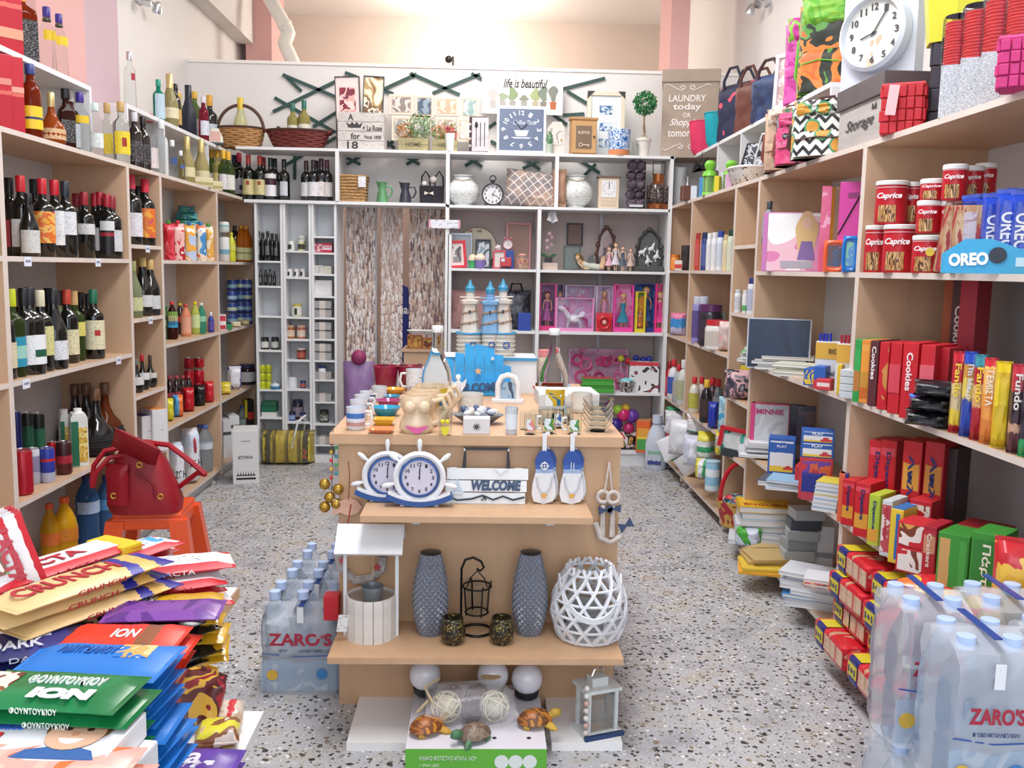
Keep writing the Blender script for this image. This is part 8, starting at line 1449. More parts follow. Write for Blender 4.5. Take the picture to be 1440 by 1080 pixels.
box('handle_bar',64*k,.006,4*k,M('1c1c22',.5),t,(0,0,75*k));text('WELCOME',70*k,15*k,M('2c4468',.4),t,(14*k,-.010,26*k),bold=.05,shear=.15);put('rope',G().tube([(-50*k,0,9*k),(-40*k,0,5*k),(-20*k,0,7*k),(-4*k,0,12*k),(0,0,6*k),(-6*k,0,5*k),(-2*k,0,11*k),(10*k,0,6*k),(24*k,0,11*k),(38*k,0,6*k),(54*k,0,10*k)],.003,6),M('202c40',.6),t,(0,-.009,0))
put('sailboat',G().poly([(-9*k,0),(9*k,0),(6*k,-4*k),(-6*k,-4*k)],.003).poly([(-7*k,2*k),(0,2*k),(0,20*k)],.003).poly([(1*k,2*k),(7*k,2*k),(1*k,16*k)],.003),M('c4d4e0',.5),t,(-40*k,-.010,17*k));put('gull',G().poly([(-12*k,6*k),(-4*k,2*k),(0,-3*k),(4*k,2*k),(12*k,5*k),(3*k,4*k),(0,2*k),(-3*k,4*k)],.003),WP,t,(20*k,-.010,44*k))
for n_,(u,tw,d) in enumerate(((764,1,'with small wheel motif, left pair'),(803,0,'with double knob motif, right pair'))):
    P_=pix(u,723,1,YF-.05);k=px(P_)
    for q in (1,0):
        t=thing('flip_flop_hanger','blue white flip flop plaque %s, %s' % (d,['front','rear'][q]),'plaque',(P_.x+5*k*q,YF-.05+.028*q,ZS1),.04,'flip flop plaques');pts=[(x*k,z*k) for x,z in ((-14,4),(-17,14),(-16,28),(-12,45),(-13,62),(-8,73),(0,76),(8,73),(13,62),(12,45),(16,28),(17,14),(13,4),(0,0))]
        put('sole',G().poly(pts,.012),bands(2,[(0,'e0e2e6'),(.58,'9ab0d4'),(.66,'3a62ac'),(.74,'264c98')],.03),t);box('hanging_strap',6*k,.004,32*k,WP,t,(0,.01,68*k));put('thong',G().tube([(-11*k,0,40*k),(-8*k,0,24*k),(0,0,13*k),(8*k,0,24*k),(11*k,0,40*k)],.003,6),M('c8ccd4',.5),t,(0,-.003,0));put('starfish',star(.010),M('e0a83c',.5),t,(0,-.008,13*k))
        put('motif',(ring(.010,.002,12).box(-.014,.014,0,.002,-.001,.001).box(-.001,.001,0,.002,-.014,.014) if tw else G().box(-.005,-.003,0,.002,-.012,.012).box(.003,.005,0,.002,-.014,.010)),WP,t,(0,-.005,55*k))
# hanging ornaments at both sides
P_=pix(490,713,1,YF-.02);t=thing('fish_ornament','pink wooden fish ornament hanging at stand left edge','ornament',P_);put('fish_body',G().poly([(.024,0),(.015,.012),(0,.016),(-.015,.010),(-.028,.016),(-.026,0),(-.028,-.016),(-.015,-.010),(0,-.016),(.015,-.012)],.006),tint('d8a890',.1,30,.6),t,sc=1.7);put('string',G().tube([(0,0,.02),(.004,0,.09),(.0,.0,.14)],.0015,5),M('8a3a3c',.7),t)
P_=pix(466,690,1,YF-.01);t=thing('bell_mobile','string of brass bells and coloured beads at stand left side','mobile',P_)
for i in range(5):put('bell',cached(('bell',),lambda:G().ball((0,0,0),.017,10)),M('b8923c',.3,.7),t,((-.02,.02,-.005,.015,-.02)[i],0,(.02,.005,-.02,-.04,-.05)[i]))
for i in range(10):put('bead',cached(('bead',),lambda:G().ball((0,0,0),.006,8)),M(['c83a3c','3a8c9c','d8b03c','4a9c5c'][i % 4],.4),t,(.015*(i % 2),0,.04+.013*i))
put('string',G().tube([(0,0,-.04),(.006,0,.2)],.0015,5),M('6a5a4a',.7),t)
P_=pix(857,650,1,YF-.02);k=px(P_);t=thing('buoy_mobile','hanging white rope buoys with navy bows at stand right side','mobile',P_)
rp_=tint('d8ccc4',.12,40,.8)
for s_ in (-1,1):put('rope',G().tube([(0,0,0),(s_*5*k,0,-40*k)],.003,5),rp_,t);put('ring_buoy',ring(8*k,3*k,14),rp_,t,(s_*7*k,-.004*s_,-50*k));put('wooden_oar',G().tube([(0,0,0),(0,0,-45*k)],[.007,.01],7),rp_,t,(s_*7*k,0,-62*k));put('navy_bow',G().poly([(-10*k,5*k),(0,1*k),(10*k,6*k),(9*k,-5*k),(0,-1*k),(-9*k,-6*k)],.01),M('3c4c6c',.7),t,(s_*6*k+2*k,-.014,(-66 if s_>0 else -68)*k))
put('anchor',G().tube([(-17*k,0,-88*k),(-10*k,0,-108*k),(4*k,0,-116*k),(20*k,0,-106*k),(30*k,0,-90*k)],.009,7),rp_,t);put('navy_bow',G().poly([(-10*k,7*k),(0,1*k),(10*k,7*k),(10*k,-7*k),(0,-1*k),(-10*k,-7*k)],.01),M('3c4c6c',.7),t,(26*k,-.012,-90*k),(0,-.5,0))
# shelf two
def on2(u,v):return pix(u,v,2,ZS2)
P_=on2(522,893);k=px(P_);t=thing('wishing_well','white wooden wishing well planter with roof, bucket and price tag','ornament',P_);ww=tint('e2dcd6',.06,16,.6);h=hp(P_,742)
for i in range(16):a=i*PI/8;box('stave',.0262,.008,.125,ww,t,(33*k*sin(a),-33*k*cos(a),0),(0,0,a))
put('well_inside',G().lathe([(0,.004),(30*k,.004),(30*k,.12),(0,.10)],20),M('a89888',.8),t)
for s_ in (-1,1):box('post',.010,.012,h*.93,WP,t,(s_*36*k,0,0));put('roof_board',G().poly([(-46*k,0),(46*k,0),(46*k,.085),(-46*k,.085)],.008),WP,t,(0,0,h),(-s_*1.0+PI if s_<0 else -2.1,0,0)) if s_<0 else put('roof_board',G().poly([(-46*k,0),(46*k,0),(46*k,.10),(-46*k,.10)],.008),WP,t,(0,-.075,h-.055),(-.85,0,0))
box('crossbar',76*k,.01,.01,WP,t,(0,0,h*.90));put('rope_string',G().tube([(0,0,h*.9),(.006,0,.21),(.002,0,.17)],.002,5),M('b8a080',.8),t);put('bucket',G().lathe([(0,.10),(.024,.10),(.033,.155),(.030,.155),(.022,.105)],18,cap=False),M('8a9298',.35,.6),t,(.005,-.01,0));box('price_tag',.03,.002,.05,print_('e2e2e2','3a3a3c',fine=1),t,(-38*k,-.05,.03),(0,.15,.3))
P_=pix(508,800,1,YF-.02);t=thing('seaside_wreath','grey curved wreath with red starfish hanging behind the well','ornament',P_);put('wreath_body',G().tube([(-.07,0,.05),(-.06,0,0),(-.02,0,-.035),(.03,0,-.03),(.06,0,.0),(.065,0,.04)],.014,8),tint('b8b0ac',.25,40,.8,.8),t);put('starfish',star(.014),M('b83a44',.5),t,(.05,-.018,.01));put('starfish',star(.012),M('c8525c',.5),t,(-.055,-.018,.03));put('hanging_string',G().tube([(-.07,0,.05),(-.04,0,.14),(-.03,0,.2)],.002,5),M('a83a44',.7),t)
vm=M('757a86',.18,coat=.4)
def vase(u,lab):
    P_=on2(u,890);k=px(P_);h=hp(P_,776);t=thing('ceramic_vase',lab,'vase',P_,group='grey faceted vases');R_=24*k;n=16;rows_=13;g=G();vs=[];fs=[]
    for j in range(rows_*2+1):
        z=j/(rows_*2);q=R_*(.62+.40*sin(PI*min(1,z*1.03+.02)**.9))*(1 if z<.97 else .9)
        for i in range(n*2):a=PI*i/n+(PI/n if (j % 2) else 0)*0;pk_=1.07 if (i+j) % 2==0 and (j % 2==0 or 1) else .95;vs.append((q*pk_*cos(a),q*pk_*sin(a),z*h))
    c=n*2
    for j in range(rows_*2):
        for i in range(c):a,b_=j*c+i,j*c+(i+1) % c;fs+=[(a,b_,b_+c),(a,b_+c,a+c)] if (i+j) % 2 else [(a,b_,a+c),(b_,b_+c,a+c)]
    fs.append(tuple(range(c))[::-1]);g.add(vs,fs);put('vase_body',g,vm,t);put('dark_mouth',G().lathe([(0,h-.01),(R_*.5,h-.01),(R_*.62,h),(R_*.5,h+.002)],20),M('2a2c32',.3),t)
vase(605,'tall grey diamond faceted vase on left of candle holder');vase(744,'tall grey diamond faceted vase on right of candle holder')
ir=M('1c1a1a',.4,.5);P_=on2(670,888);k=px(P_);t=thing('candle_hanger','black iron hook stand with hanging glass candle holder','candle holder',P_);h=hp(P_,784)
put('hook_stand',G().tube([(22*k*cos(a),22*k*sin(a),.004) for a in [i*PI/10 for i in range(-9,10)]],.004,6).tube([(-22*k,0,.004),(-22*k,0,h*.85),(-17*k,0,h*.97),(-6*k,0,h),(5*k,0,h*.95),(9*k,0,h*.87),(4*k,0,h*.82),(-1*k,0,h*.85)],.004,6),ir,t);put('hanging_wire',G().tube([(-14*k,0,h*.60),(-10*k,0,h*.72),(0,0,h*.82),(10*k,0,h*.72),(14*k,0,h*.60)],.0022,5),ir,t)
for z_,r_ in ((h*.62,20*k),(h*.27,16*k)):put('iron_ring',G().tube([(r_*cos(a*PI/10),r_*sin(a*PI/10),z_) for a in range(20)],.003,5,True),ir,t)
for i in range(4):a=i*PI/2+.4;put('prong',G().tube([(22*k*cos(a),22*k*sin(a),h*.66),(19*k*cos(a),19*k*sin(a),h*.6),(16*k*cos(a),16*k*sin(a),h*.24)],.0025,5),ir,t)
put('glass_cup',G().lathe([(0,h*.28),(14*k,h*.28),(17*k,h*.61),(16*k,h*.61),(13*k,h*.3)],20),CLEAR,t)
dots=pic(['1a1818','1a1818','201c1a','c8b45c'],260,.3)
for u,d in ((637,'left'),(705,'right')):P_=on2(u,904);k=px(P_);h=hp(P_,868);t=thing('votive_holder','black pierced metal votive holder, %s of the hook stand' % d,'candle holder',P_,0,'black pierced votive holders');put('holder_body',G().lathe([(0,0),(11*k,0),(17*k,h*.25),(18*k,h*.5),(14*k,h),(12*k,h),(15*k,h*.5),(10*k,h*.05)],24),dots,t);put('holder_rim',G().tube([(13*k*cos(a*PI/10),13*k*sin(a*PI/10),h) for a in range(20)],.002,5,True),ir,t)
# white woven basket lantern
P_=on2(827,893);k=px(P_);h=hp(P_,792);t=thing('woven_lantern','large white open weave bamboo basket lantern with hoop handle','lantern',P_);wb_=M('e0e2e6',.45)
def br(z):return k*(36+16*sin(PI*min(1,(z+.12)/1.02))-6*max(0,z-.8)*5)
for s_ in (-1,1):
    for i in range(12):
        pts=[]
        for j in range(13):z=j/12;a=2*PI*i/12+s_*z*1.5;q=br(z)+.0015*s_;pts.append((q*cos(a),q*sin(a),.004+z*h*.97))
        put('bamboo_strip',G().tube(pts,.0062,4),wb_,t)
for z in (.03,.2,.38,.56,.74,.90):put('bamboo_hoop',G().tube([(br(z)*cos(a*PI/14),br(z)*sin(a*PI/14),z*h) for a in range(28)],.0045,5,True),wb_,t)
for q in (0,.006,.012):put('hoop_handle',G().tube([(br(.8)*1.05*cos(a),-br(.5)*1.05*sin(a)-.004,h*(.86-.44*sin(a))-q) for a in [PI*i/16 for i in range(17)]],.004,6),wb_,t)
put('glass_cylinder',G().lathe([(0,.01),(22*k,.01),(22*k,h*.6)],20,cap=False),M('c8ccd0',.2,0,.7),t);put('basket_base',G().lathe([(0,0),(br(0),0),(br(0),.006),(0,.006)],24),wb_,t)
# box with solar lamps on the floor
zb_=pix(585,963,1,YF-.04).z;f=pix(570,1053,2,zb_);x0,x1=f.x,pix(769,1053,1,f.y).x
t=thing('lamp_carton','white topped green carton of globe lamps on floor before stand','box',((x0+x1)/2,f.y,0));w=x1-x0;d_=YF-.04-f.y;box('box_body',w,d_,zb_,tint('dcd8e0',.02,5,.4),t,(0,d_/2,0));fpanel('green_front',w,zb_,M('62b038',.4),t,(0,-.001,zb_/2));text('ΗΛΙΑΚΟ ΦΩΤΙΣΤΙΚΟ ΜΠΑΛΑ 10CM',w*.4,.012,M('e0ecd8',.5),t,(-w*.2,-.003,zb_-.025),bold=0)
for i in range(4):text('• '+['IP44 LED','SOLAR POWER','ΓΙΑ ΚΗΠΟ','3 ΤΕΜΑΧΙΑ'][i],w*(.14+.03*i),.008,M('d8e8c8',.5),t,(-w*.33,-.003,zb_-.045-.017*i),bold=0)
for i in range(3):put('printed_globe',G().lathe([(0,0),(.019,0),(.019,.001),(0,.001)],20,ROT).box(-.012,.012,-.001,0,-.026,-.018).box(-.003,.003,-.001,0,-.05,-.026),M('dfe4e0' if i<3 else 'x',.4),t,(w*(.18+.10*i),-.0025,zb_-.035))
for i,(x,y_) in enumerate(((.13,.3),(.38,.3))):put('hole',G().lathe([(0,0),(.006,0),(.006,.001),(0,.001)],12),BLK,t,(w*x,d_*y_*.5,zb_))
for u,v,d in ((598,949,'left'),(693,949,'middle'),(741,954,'right')):
    P_=pix(u,v,1,YF-.12);k=px(P_);t=thing('solar_globe_lamp','white globe solar lamp on black collar, %s of three in carton' % d,'lamp',(P_.x,YF-.12,zb_),0,'globe solar lamps');z=P_.z-zb_;r=22*k
    put('globe',G().ball((0,0,z),r,24),M('e2e0e6',.25,coat=.3),t);put('collar',G().lathe([(r*.45,z-r*1.35),(r*.75,z-r*1.1),(r*.78,z-r*.75),(0,z-r*.75)],20),BLK,t);put('stem',G().lathe([(0,0),(.008,0),(.008,z-r*1.2),(0,z-r*1.2)],10),BLK,t)
def onb(u,v):return pix(u,v,2,zb_)
P_=onb(662,1012);t=thing('potpourri_pack','clear pack of rattan balls and dried leaves tied with raffia','pack',P_,.05)
for i,(x,y_,z_,r,c) in enumerate(((-.07,-.01,.045,.042,'d8cca8'),(.065,-.01,.045,.042,'d8cfb4'),(-.05,.06,.04,.034,'7a4a40'),(.02,.065,.04,.034,'6a3434'),(.0,-.02,.03,.028,'4a2c34'))):
    rn=random.Random(i+40);g=G().ball((0,0,0),r*.75,10)
    for q in range(9):R3=Euler((rn.uniform(0,6),rn.uniform(0,6),rn.uniform(0,6))).to_matrix();g.tube([R3 @ Vector((r*cos(a*PI/8),r*sin(a*PI/8),0)) for a in range(16)],.0022,4,True)
    put('rattan_ball',g,tint(c,.15,30,.8),t,(x,y_,z_))
put('film_bag',pillow_mesh(.26,.10,.15,4,8,0,0,31),M('f0f0f4',.1,al=.22),t,(0,.08,.045),(PI/2,0,0),(1,1,1));put('label_sticker',G().lathe([(0,0),(.03,0),(.03,.001),(0,.001)],20,sy=.6),M('d8c08c',.5),t,(.06,.08,.088));put('raffia_tie',G().tube([(-.10,-.03,.05),(-.13,.02,.09),(-.09,.05,.10)],.004,5).tube([(-.12,0,.06),(-.15,-.01,.03)],.004,5),M('c8b48c',.8),t)
def turtle(u,v,c,rz,lab,s_=1):
    P_=onb(u,v);t=thing('turtle_figurine',lab,'figurine',P_,rz,'turtle figurines',s_);sh_=pic(c[:3]+[c[0]],30,.4);bd=tint(c[3],.15,40,.5);g=G().ball((0,0,.014),.026,12,(1.2,.85,.45)).tube([(.026,0,.016),(.042,0,.024)],[.009,.008],8).ball((.047,0,.026),.011,10,(1.3,.9,.9))
    for a,q in ((.7,1),(-.7,1),(2.5,.7),(-2.5,.7)):g.tube([(.022*cos(a),.018*sin(a),.012),(.045*q*cos(a),.044*q*sin(a),.005),(.05*q*cos(a*.85),.055*q*sin(a),.003)],[.008,.008,.003],6)
    put('turtle_body',g,bd,t);put('shell',G().lathe([(.036,.012),(.033,.022),(.022,.033),(0,.038)],14,sx=1.15,sy=.85,cap=False),sh_,t)
turtle(600,1030,['a8642c','7a4428','c8842c','c89a3c'],.6,'orange brown turtle figurine on carton left corner',1.25);turtle(667,1040,['7a6454','6a5448','8a7a68','4a7a54'],-2.6,'green turtle figurine with brown shell at carton front',1.2);turtle(752,1020,['a8642c','6a4428','c07a2c','c8a03c'],.2,'orange brown turtle figurine on carton right corner',1.25)
P_=pix(838,1026,2,.025);k=px(P_);h=hp(P_,950);t=thing('seaside_lantern','small white wooden lantern with shells and navy base on foot board','lantern',P_,.35,sc=1);w=50*k;wm=tint('d4d8d6',.06,20,.6)
box('base',w*1.15,w*.95,.012,wm,t);box('navy_rope',w*1.2,.012,.012,NV,t,(0,-w*.5,0))
for x in (-1,1):
    for y_ in (-1,1):box('post',.010,.010,h*.78,wm,t,(x*w*.42,y_*w*.34,.012))
box('roof',w*1.1,w*.9,.010,wm,t,(0,0,h*.80));box('roof_cap',w*.5,w*.4,.03,wm,t,(0,0,h*.83),bv=.004);put('handle',G().tube([(-.02,0,h*.98),(-.01,0,h*1.12),(.015,0,h*1.14),(.02,0,h*.98)],.003,5),SILV,t);box('glass_pane',w*.74,w*.6,h*.76,M('d8dcdc',.06,0,.9),t,(0,0,.014))
for i in range(7):put('shell_trim',G().ball((0,0,0),.009,8),M(['d8d0c8','c8a898','e0dcd4'][i % 3],.6),t,(-w*.52,-w*.4,.02+i*.022))

# ================================================================== water packs
PET=M('e6f0fa',.05,0,1);CAPB=M('b8cdf0',.4);FILMW=M('f2f6fc',.12,al=.34)
def waterpack(P_,rz,lab,nx=3,ny=2,front=1,seed=0,capm=None,q_=1):
    t=thing('water_pack',lab,'water pack',P_,rz,'shrink wrapped water packs');s_=.089;h=.325
    for i in range(nx):
        for j in range(ny):
            b_=put('bottle_body',body_mesh('petw'),PET,t,((i-(nx-1)/2)*s_,j*s_+s_/2,0),(0,0,0),h);put('cap',cached(('wc',),lambda:G().lathe([(0,.92),(.056,.92),(.056,.995),(0,1)],12)),capm or CAPB,b_)
    put('film_wrap',pillow_mesh(nx*s_+.012,ny*s_+.012,.27 if nx==3 and q_==1 else .325,8,10,0,1,seed+50),FILMW,t,(0,ny*s_/2,.0))
    if front:
        put('film_print',cached(('fp',nx),lambda:G().poly([(-nx*s_*.47+nx*s_*.94*i/10,.11+.006*sin(i)) for i in range(11)]+[(nx*s_*.47-nx*s_*.94*i/10,.015) for i in range(11)],.001)),M('b4cce4',.3,al=.28),t,(0,-.0085,0))
        text("ZARO'S",nx*s_*.74*q_,.042*q_,M('a8243c',.4),t,(0,-.0125,.185),bold=.03);text('ΦΥΣΙΚΟ ΜΕΤΑΛΛΙΚΟ ΝΕΡΟ',nx*s_*.5,.009,M('2c3c6c',.4),t,(.0,-.0125,.148),bold=0)
        put('blue_swoosh',G().tube([(-nx*s_*.45,0,.138),(0,0,.128),(nx*s_*.45,0,.134)],.0018,5),M('2a4c94',.4),t,(0,-.010,0));put('gold_seal',cached(('seal',),lambda:G().lathe([(0,0),(.017,0),(.017,.002),(0,.002)],18,ROT)),M('d0a83c',.4),t,(-nx*s_*.33,-.0115,.068));put('blue_seal',cached(('seal',),None),M('3a7cb8',.4),t,(nx*s_*.25,-.0115,.072))
    box('carry_tape',.016,ny*s_*.9,.003,M('2c4a94',.3),t,(0,ny*s_/2,.329 if q_<1 else .285));box('barcode_label',.02,.002,.05,M('e4e6ea',.4),t,(0,-.0095,.238))
q=pix(424,976,2,0);x=q.x
for i,(y_,d) in enumerate(((q.y,'front pack beside the display stand'),(q.y+.21,'second pack beside the display stand'),(q.y+.42,'third pack beside the display stand'))):waterpack((x+.0+.012*i,y_,0),0,'shrink wrapped clear water bottles, '+d,3,2,1,i)
P_=Vector((x+.05,q.y+.68,0));bottle('water_bottle','single loose water bottle with bright blue cap behind water packs','bottle',P_,.34,0,st='petw',g=PET,cap='2c54c0',lab=None)
P_=pix(468,836,1,YF-.03);t=carton('red_box','small bright red box on the water packs against the stand','box',(P_.x-.0,YF-.04,.295),.045,.05,.075,0,c='c4202c')
for i,(x,y_,z_,d) in enumerate(((.985,1.86,0,'lower back pack nearest the aisle'),(.995,1.65,0,'lower front pack nearest the aisle'),(1.168,1.87,0,'lower back pack against the cabinet'),(.985,1.86,.335,'upper back pack nearest the aisle'),(1.168,1.87,.335,'upper back pack against the cabinet'),(.995,1.65,.335,'upper front pack nearest the aisle'),(1.18,1.66,.335,'upper front pack at photo edge'),(1.18,1.66,0,'lower front pack at photo edge'))):
    waterpack((x,y_,z_),-.06,'shrink wrapped water bottles at right, '+d,2,2,1,5+i,None,.8)
# ================================================================== stool and red backpack
P_=pix(207,838,2,0);og=M('e8541c',.35,coat=.2)
t=thing('plastic_stool','orange plastic stool carrying the red backpack by wine shelves','stool',(P_.x,P_.y+.12,0),.1);H_=.35;P2=Vector((P_.x,P_.y+.03,H_))
box('seat',.27,.27,.03,og,t,(0,0,H_-.03),bv=.012);box('seat_skirt',.28,.28,.05,og,t,(0,0,H_-.07),bv=.01)
for x in (-1,1):
    for y_ in (-1,1):put('leg',G().add([(a*.035+x*.12+(x*.045 if z_==0 else 0),b*.03+y_*.12+(y_*.045 if z_==0 else 0),z_) for z_ in (0,H_-.03) for a,b in ((-1,-1),(1,-1),(1,1),(-1,1))],[(0,3,2,1),(4,5,6,7),(0,1,5,4),(1,2,6,5),(2,3,7,6),(3,0,4,7)]),og,t)
rd=tint('9c1424',.06,10,.5,.2);t=thing('red_backpack','red leather backpack with loose straps sitting on orange stool','backpack',P2,.12);k=px(P2);h=hp(P2,618)
g=G();rows_=[(0,.135,.075),(.04,.145,.085),(h*.35,.13,.08),(h*.7,.10,.065),(h*.88,.07,.05),(h*.98,.05,.035)];vs=[];fs=[]
for z_,a,b in rows_:
    for i in range(20):q=2*PI*i/20;vs.append((a*math.copysign(abs(cos(q))**.6,cos(q))-.1*z_,b*math.copysign(abs(sin(q))**.6,sin(q)),z_))
for j in range(5):
    for i in range(20):q=(i+1) % 20;fs.append((j*20+i,j*20+q,(j+1)*20+q,(j+1)*20+i))
fs+=[tuple(range(20))[::-1],tuple(100+i for i in range(20))];put('bag_body',g.add(vs,fs,True),rd,t)
put('top_flap',pillow_mesh(.19,.03,.17,5,8,0,0,61),rd,t,(-.035,-.045,h*.80),(.9,.5,0));put('front_pocket',pillow_mesh(.10,.05,.16,4,8,0,1,62),rd,t,(-.09,-.08,.05),(0,0,-.4));put('zip_flap',G().tube([(-.02,-.088,h*.62),(.045,-.09,h*.45),(.055,-.095,h*.25)],.005,6),M('7c101c',.5),t)
for pts in ([(-.08,0,h*.9),(-.15,-.02,h*.86),(-.19,-.03,h*.66),(-.20,-.03,h*.42)],[(-.04,-.03,h*.82),(-.12,-.07,h*.80),(-.17,-.08,h*.6),(-.185,-.08,h*.40)],[(.0,.03,h*.94),(.09,.0,h*.92),(.17,-.02,h*.72),(.235,-.03,h*.52)],[(.235,-.03,h*.52),(.20,0,h*.52),(.12,.03,h*.3)]):put('strap',G().tube(pts,.011,6),M('a81828',.45),t)
for x,z_ in ((-.10,h*.3),(.075,h*.28),(.0,h*.72)):put('buckle',ring(.010,.003,10),GOLD,t,(x,-.105,z_))
# ================================================================== chocolate counter
ZC_=.75;c1=pix(335,826,2,ZC_);x1=c1.x;t=thing('chocolate_counter','white topped counter with wooden edge and lower shelf, left foreground','counter',(x1,c1.y,0));WT=tint('e4e2e4',.02,3,.4)
sbox('counter_top',-.95,0,-1.15,0,ZC_-.02,ZC_,WT,t);sbox('edge_strip',-.001,.002,-1.15,0,ZC_-.02,ZC_,WS,t);c2=pix(371,1000,2,.36);sbox('lower_shelf',-.95,c2.x-x1,-1.15,c2.y-c1.y,.34,.36,WT,t);sbox('support_panel',-.9,-.16,-.35,-.33,.36,ZC_-.02,WT,t);sbox('support_panel',-.16,-.145,-.35,-.05,.36,ZC_-.02,WT,t);sbox('plinth',-.9,-.1,-1.1,-.1,0,.34,WT,t)
def bars(u,v,zt,n,L_,Wd,th,rz,mat,lab,group,txt=None,tc='ffffff',tw=.6,tl=.4,to=(0,0),jit=.012,tilt=0,trz=0,art=None,nm='chocolate_bar',end=None,cat='chocolate',seed=1):
    rn=random.Random(seed+int(u));P_=pix(u,v,2,zt)
    for i in range(n):
        z_=zt-th*(n-i);top=i==n-1;p=Vector((P_.x+rn.uniform(-jit,jit)*(not top),P_.y+rn.uniform(-jit,jit)*(not top),z_));a=rz+(0 if top else rn.uniform(-.08,.08))
        t=thing(nm,lab % ('top' if top else 'lowest' if i==0 else ordn(i)+' from bottom') if '%' in lab else lab,cat,p,a,group,rot=(tilt,0,a));put('wrapper',cached(('bar',L_,Wd,th,seed % 3),lambda:rot_bar(L_,Wd,th,seed)),mat if not isinstance(mat,str) else M(mat,.25,coat=.2),t)
        if end:box('end_band',L_*.16,Wd*.98,th*.9,M(end,.3),t,(L_*.40,0,th*.06),bv=.003)
        if top or (txt and i>n-3):
            if txt and top:text(txt,L_*tw,Wd*tl,M(tc,.4),t,(to[0]*L_,to[1]*Wd,th*1.02+.001),(-PI/2,trz,0),bold=.02)
            if art and top:box('printed_picture',L_*art[1],Wd*art[2],.0012,art[0],t,(art[3]*L_,art[4]*Wd,th*.97))
        if txt and tilt==0:text(txt,L_*.3,th*.4,M(tc,.4),t,(0,-Wd/2-.0005,th*.5),bold=.0)
def rot_bar(L_,Wd,th,sd):
    me=pillow_mesh(Wd,th,L_,14,6,.03,0,sd).copy();me.transform(Matrix.Translation((-L_/2,0,th/2)) @ Matrix(((0,0,1,0),(1,0,0,0),(0,1,0,0),(0,0,0,1))));return me
lact=bands(1,[(0,'c01828'),(.14,'c8202e'),(.2,'e2dfe2'),(.86,'c01828')],.02);red='c01828';gb='stacked chocolate bars on counter'
choc=pic(['6a3a24','e8d8c8','8a5030','d8c4a8'],22,.3)
bars(84,784,.89,8,.26,.085,.0165,1.1,lact,'red and white chocolate bar in the left Lactalike stack, %s'.replace('Lactalike ','yellow ended '),gb,'LACTA','b01c30',.5,.34,(-.1,0),end='dcc028',seed=2)
bars(160,778,.875,6,.24,.08,.0165,1.1,lact,'red and white chocolate bar in the blue pictured stack, %s',gb,'LACTA','b01c30',.4,.34,(-.2,0),seed=3,art=(pic(['4aa0d0','e2dfe2','2a6cb0'],20,.3),.3,.5,.25,0))
bars(116,808,.90,7,.26,.085,.0185,1.05,bands(0,[(0,'dcbc84'),(.62,'d8b070'),(.7,'2c2c8c'),(.78,'dcb060'),(.9,'2c2c8c')],.05),'cream and gold crunchy wafer bar, %s of its stack',gb,'CRUNCH','b02434',.62,.42,(-.1,0),seed=4)
bars(246,788,.87,1,.18,.085,.018,.4,lact,'red and white chocolate bar lying askew on right stacks',gb,'LACTA','e8e4e4',.55,.4,(-.05,.05),seed=5);bars(244,812,.85,6,.15,.09,.0165,.5,lact,'white red chocolate bar in right stack near counter edge, %s',gb,'LACTA','b01c30',.4,.3,(-.2,.1),seed=6);bars(195,812,.845,6,.13,.085,.0165,.15,lact,'red chocolate bar in middle right stack, %s',gb,'LACTA','b01c30',.3,.3,(0,.1),seed=7)
bars(176,852,.845,5,.17,.085,.017,.12,'1c1a20','black dark chocolate bar, %s of black stack',gb,'DARK','c8c4c4',.3,.3,(.1,.2),seed=8);bars(254,843,.845,6,.12,.08,.0165,.2,'c89c20','gold wrapped chocolate bar in stack beside purple, %s',gb,seed=9);bars(232,852,.862,1,.16,.075,.016,.1,pic(['6a3a8c','7a4498','5a2c7c','a85a7c'],8,.25),'violet fruit chocolate bar lying on the black and gold stacks',gb,seed=10)
bars(248,866,.83,5,.08,.08,.016,.9,'17161a','black chocolate bar by the counter edge, %s of stack',gb,seed=11)
bars(172,888,.855,4,.165,.08,.017,-.02,bands(0,[(0,'d8341c'),(.6,'d83a20'),(.66,'8a5030'),(.8,'d8341c')],.05),'orange red milk chocolate bar, %s of its stack',gb,'ION','f0e8e4',.2,.34,(.05,-.1),seed=12)
bars(42,897,.85,4,.16,.10,.017,.45,bands(0,[(0,'22245c'),(.5,'2a2c74'),(.8,'1c1c3c')],.1),'indigo dark chocolate bar with white sticker, %s of stack',gb,'DARK','c8c8d0',.4,.3,(-.1,-.2),seed=13,art=(M('d8dce8',.4),.12,.2,.1,.1))
bars(138,922,.855,9,.185,.11,.0165,-.06,bands(2,[(0,'1c74c8'),(1,'1c74c8')],.0),'bright blue almond chocolate bar, %s of tall stack',gb,'ΑΜΥΓΔΑΛΟΥ','1a5aa8',.4,.2,(-.1,.15),jit=.012,seed=14,art=(pic(['e8c890','d8a860','1c74c8','e8e0d0'],26,.3),.24,.34,.22,.15))
bars(80,962,.872,9,.178,.095,.018,-.1,pic(['17703c','1a7a44','146a38'],6,.25),'green hazelnut chocolate bar, %s of tall stack',gb,'ΦΟΥΝΤΟΥΚΙΟΥ','e0e8e0',.5,.2,(.05,.08),jit=.012,seed=15,art=(choc,.2,.5,-.38,0))
p_=pix(92,950,2,.873);t_=[o for o in COL.objects if o.get('label','')=='green hazelnut chocolate bar, top of tall stack'][0];text('ION',.07,.024,M('e8ece8',.4),t_,(.02,-.026,.0205),(-PI/2,0,0),bold=.08)
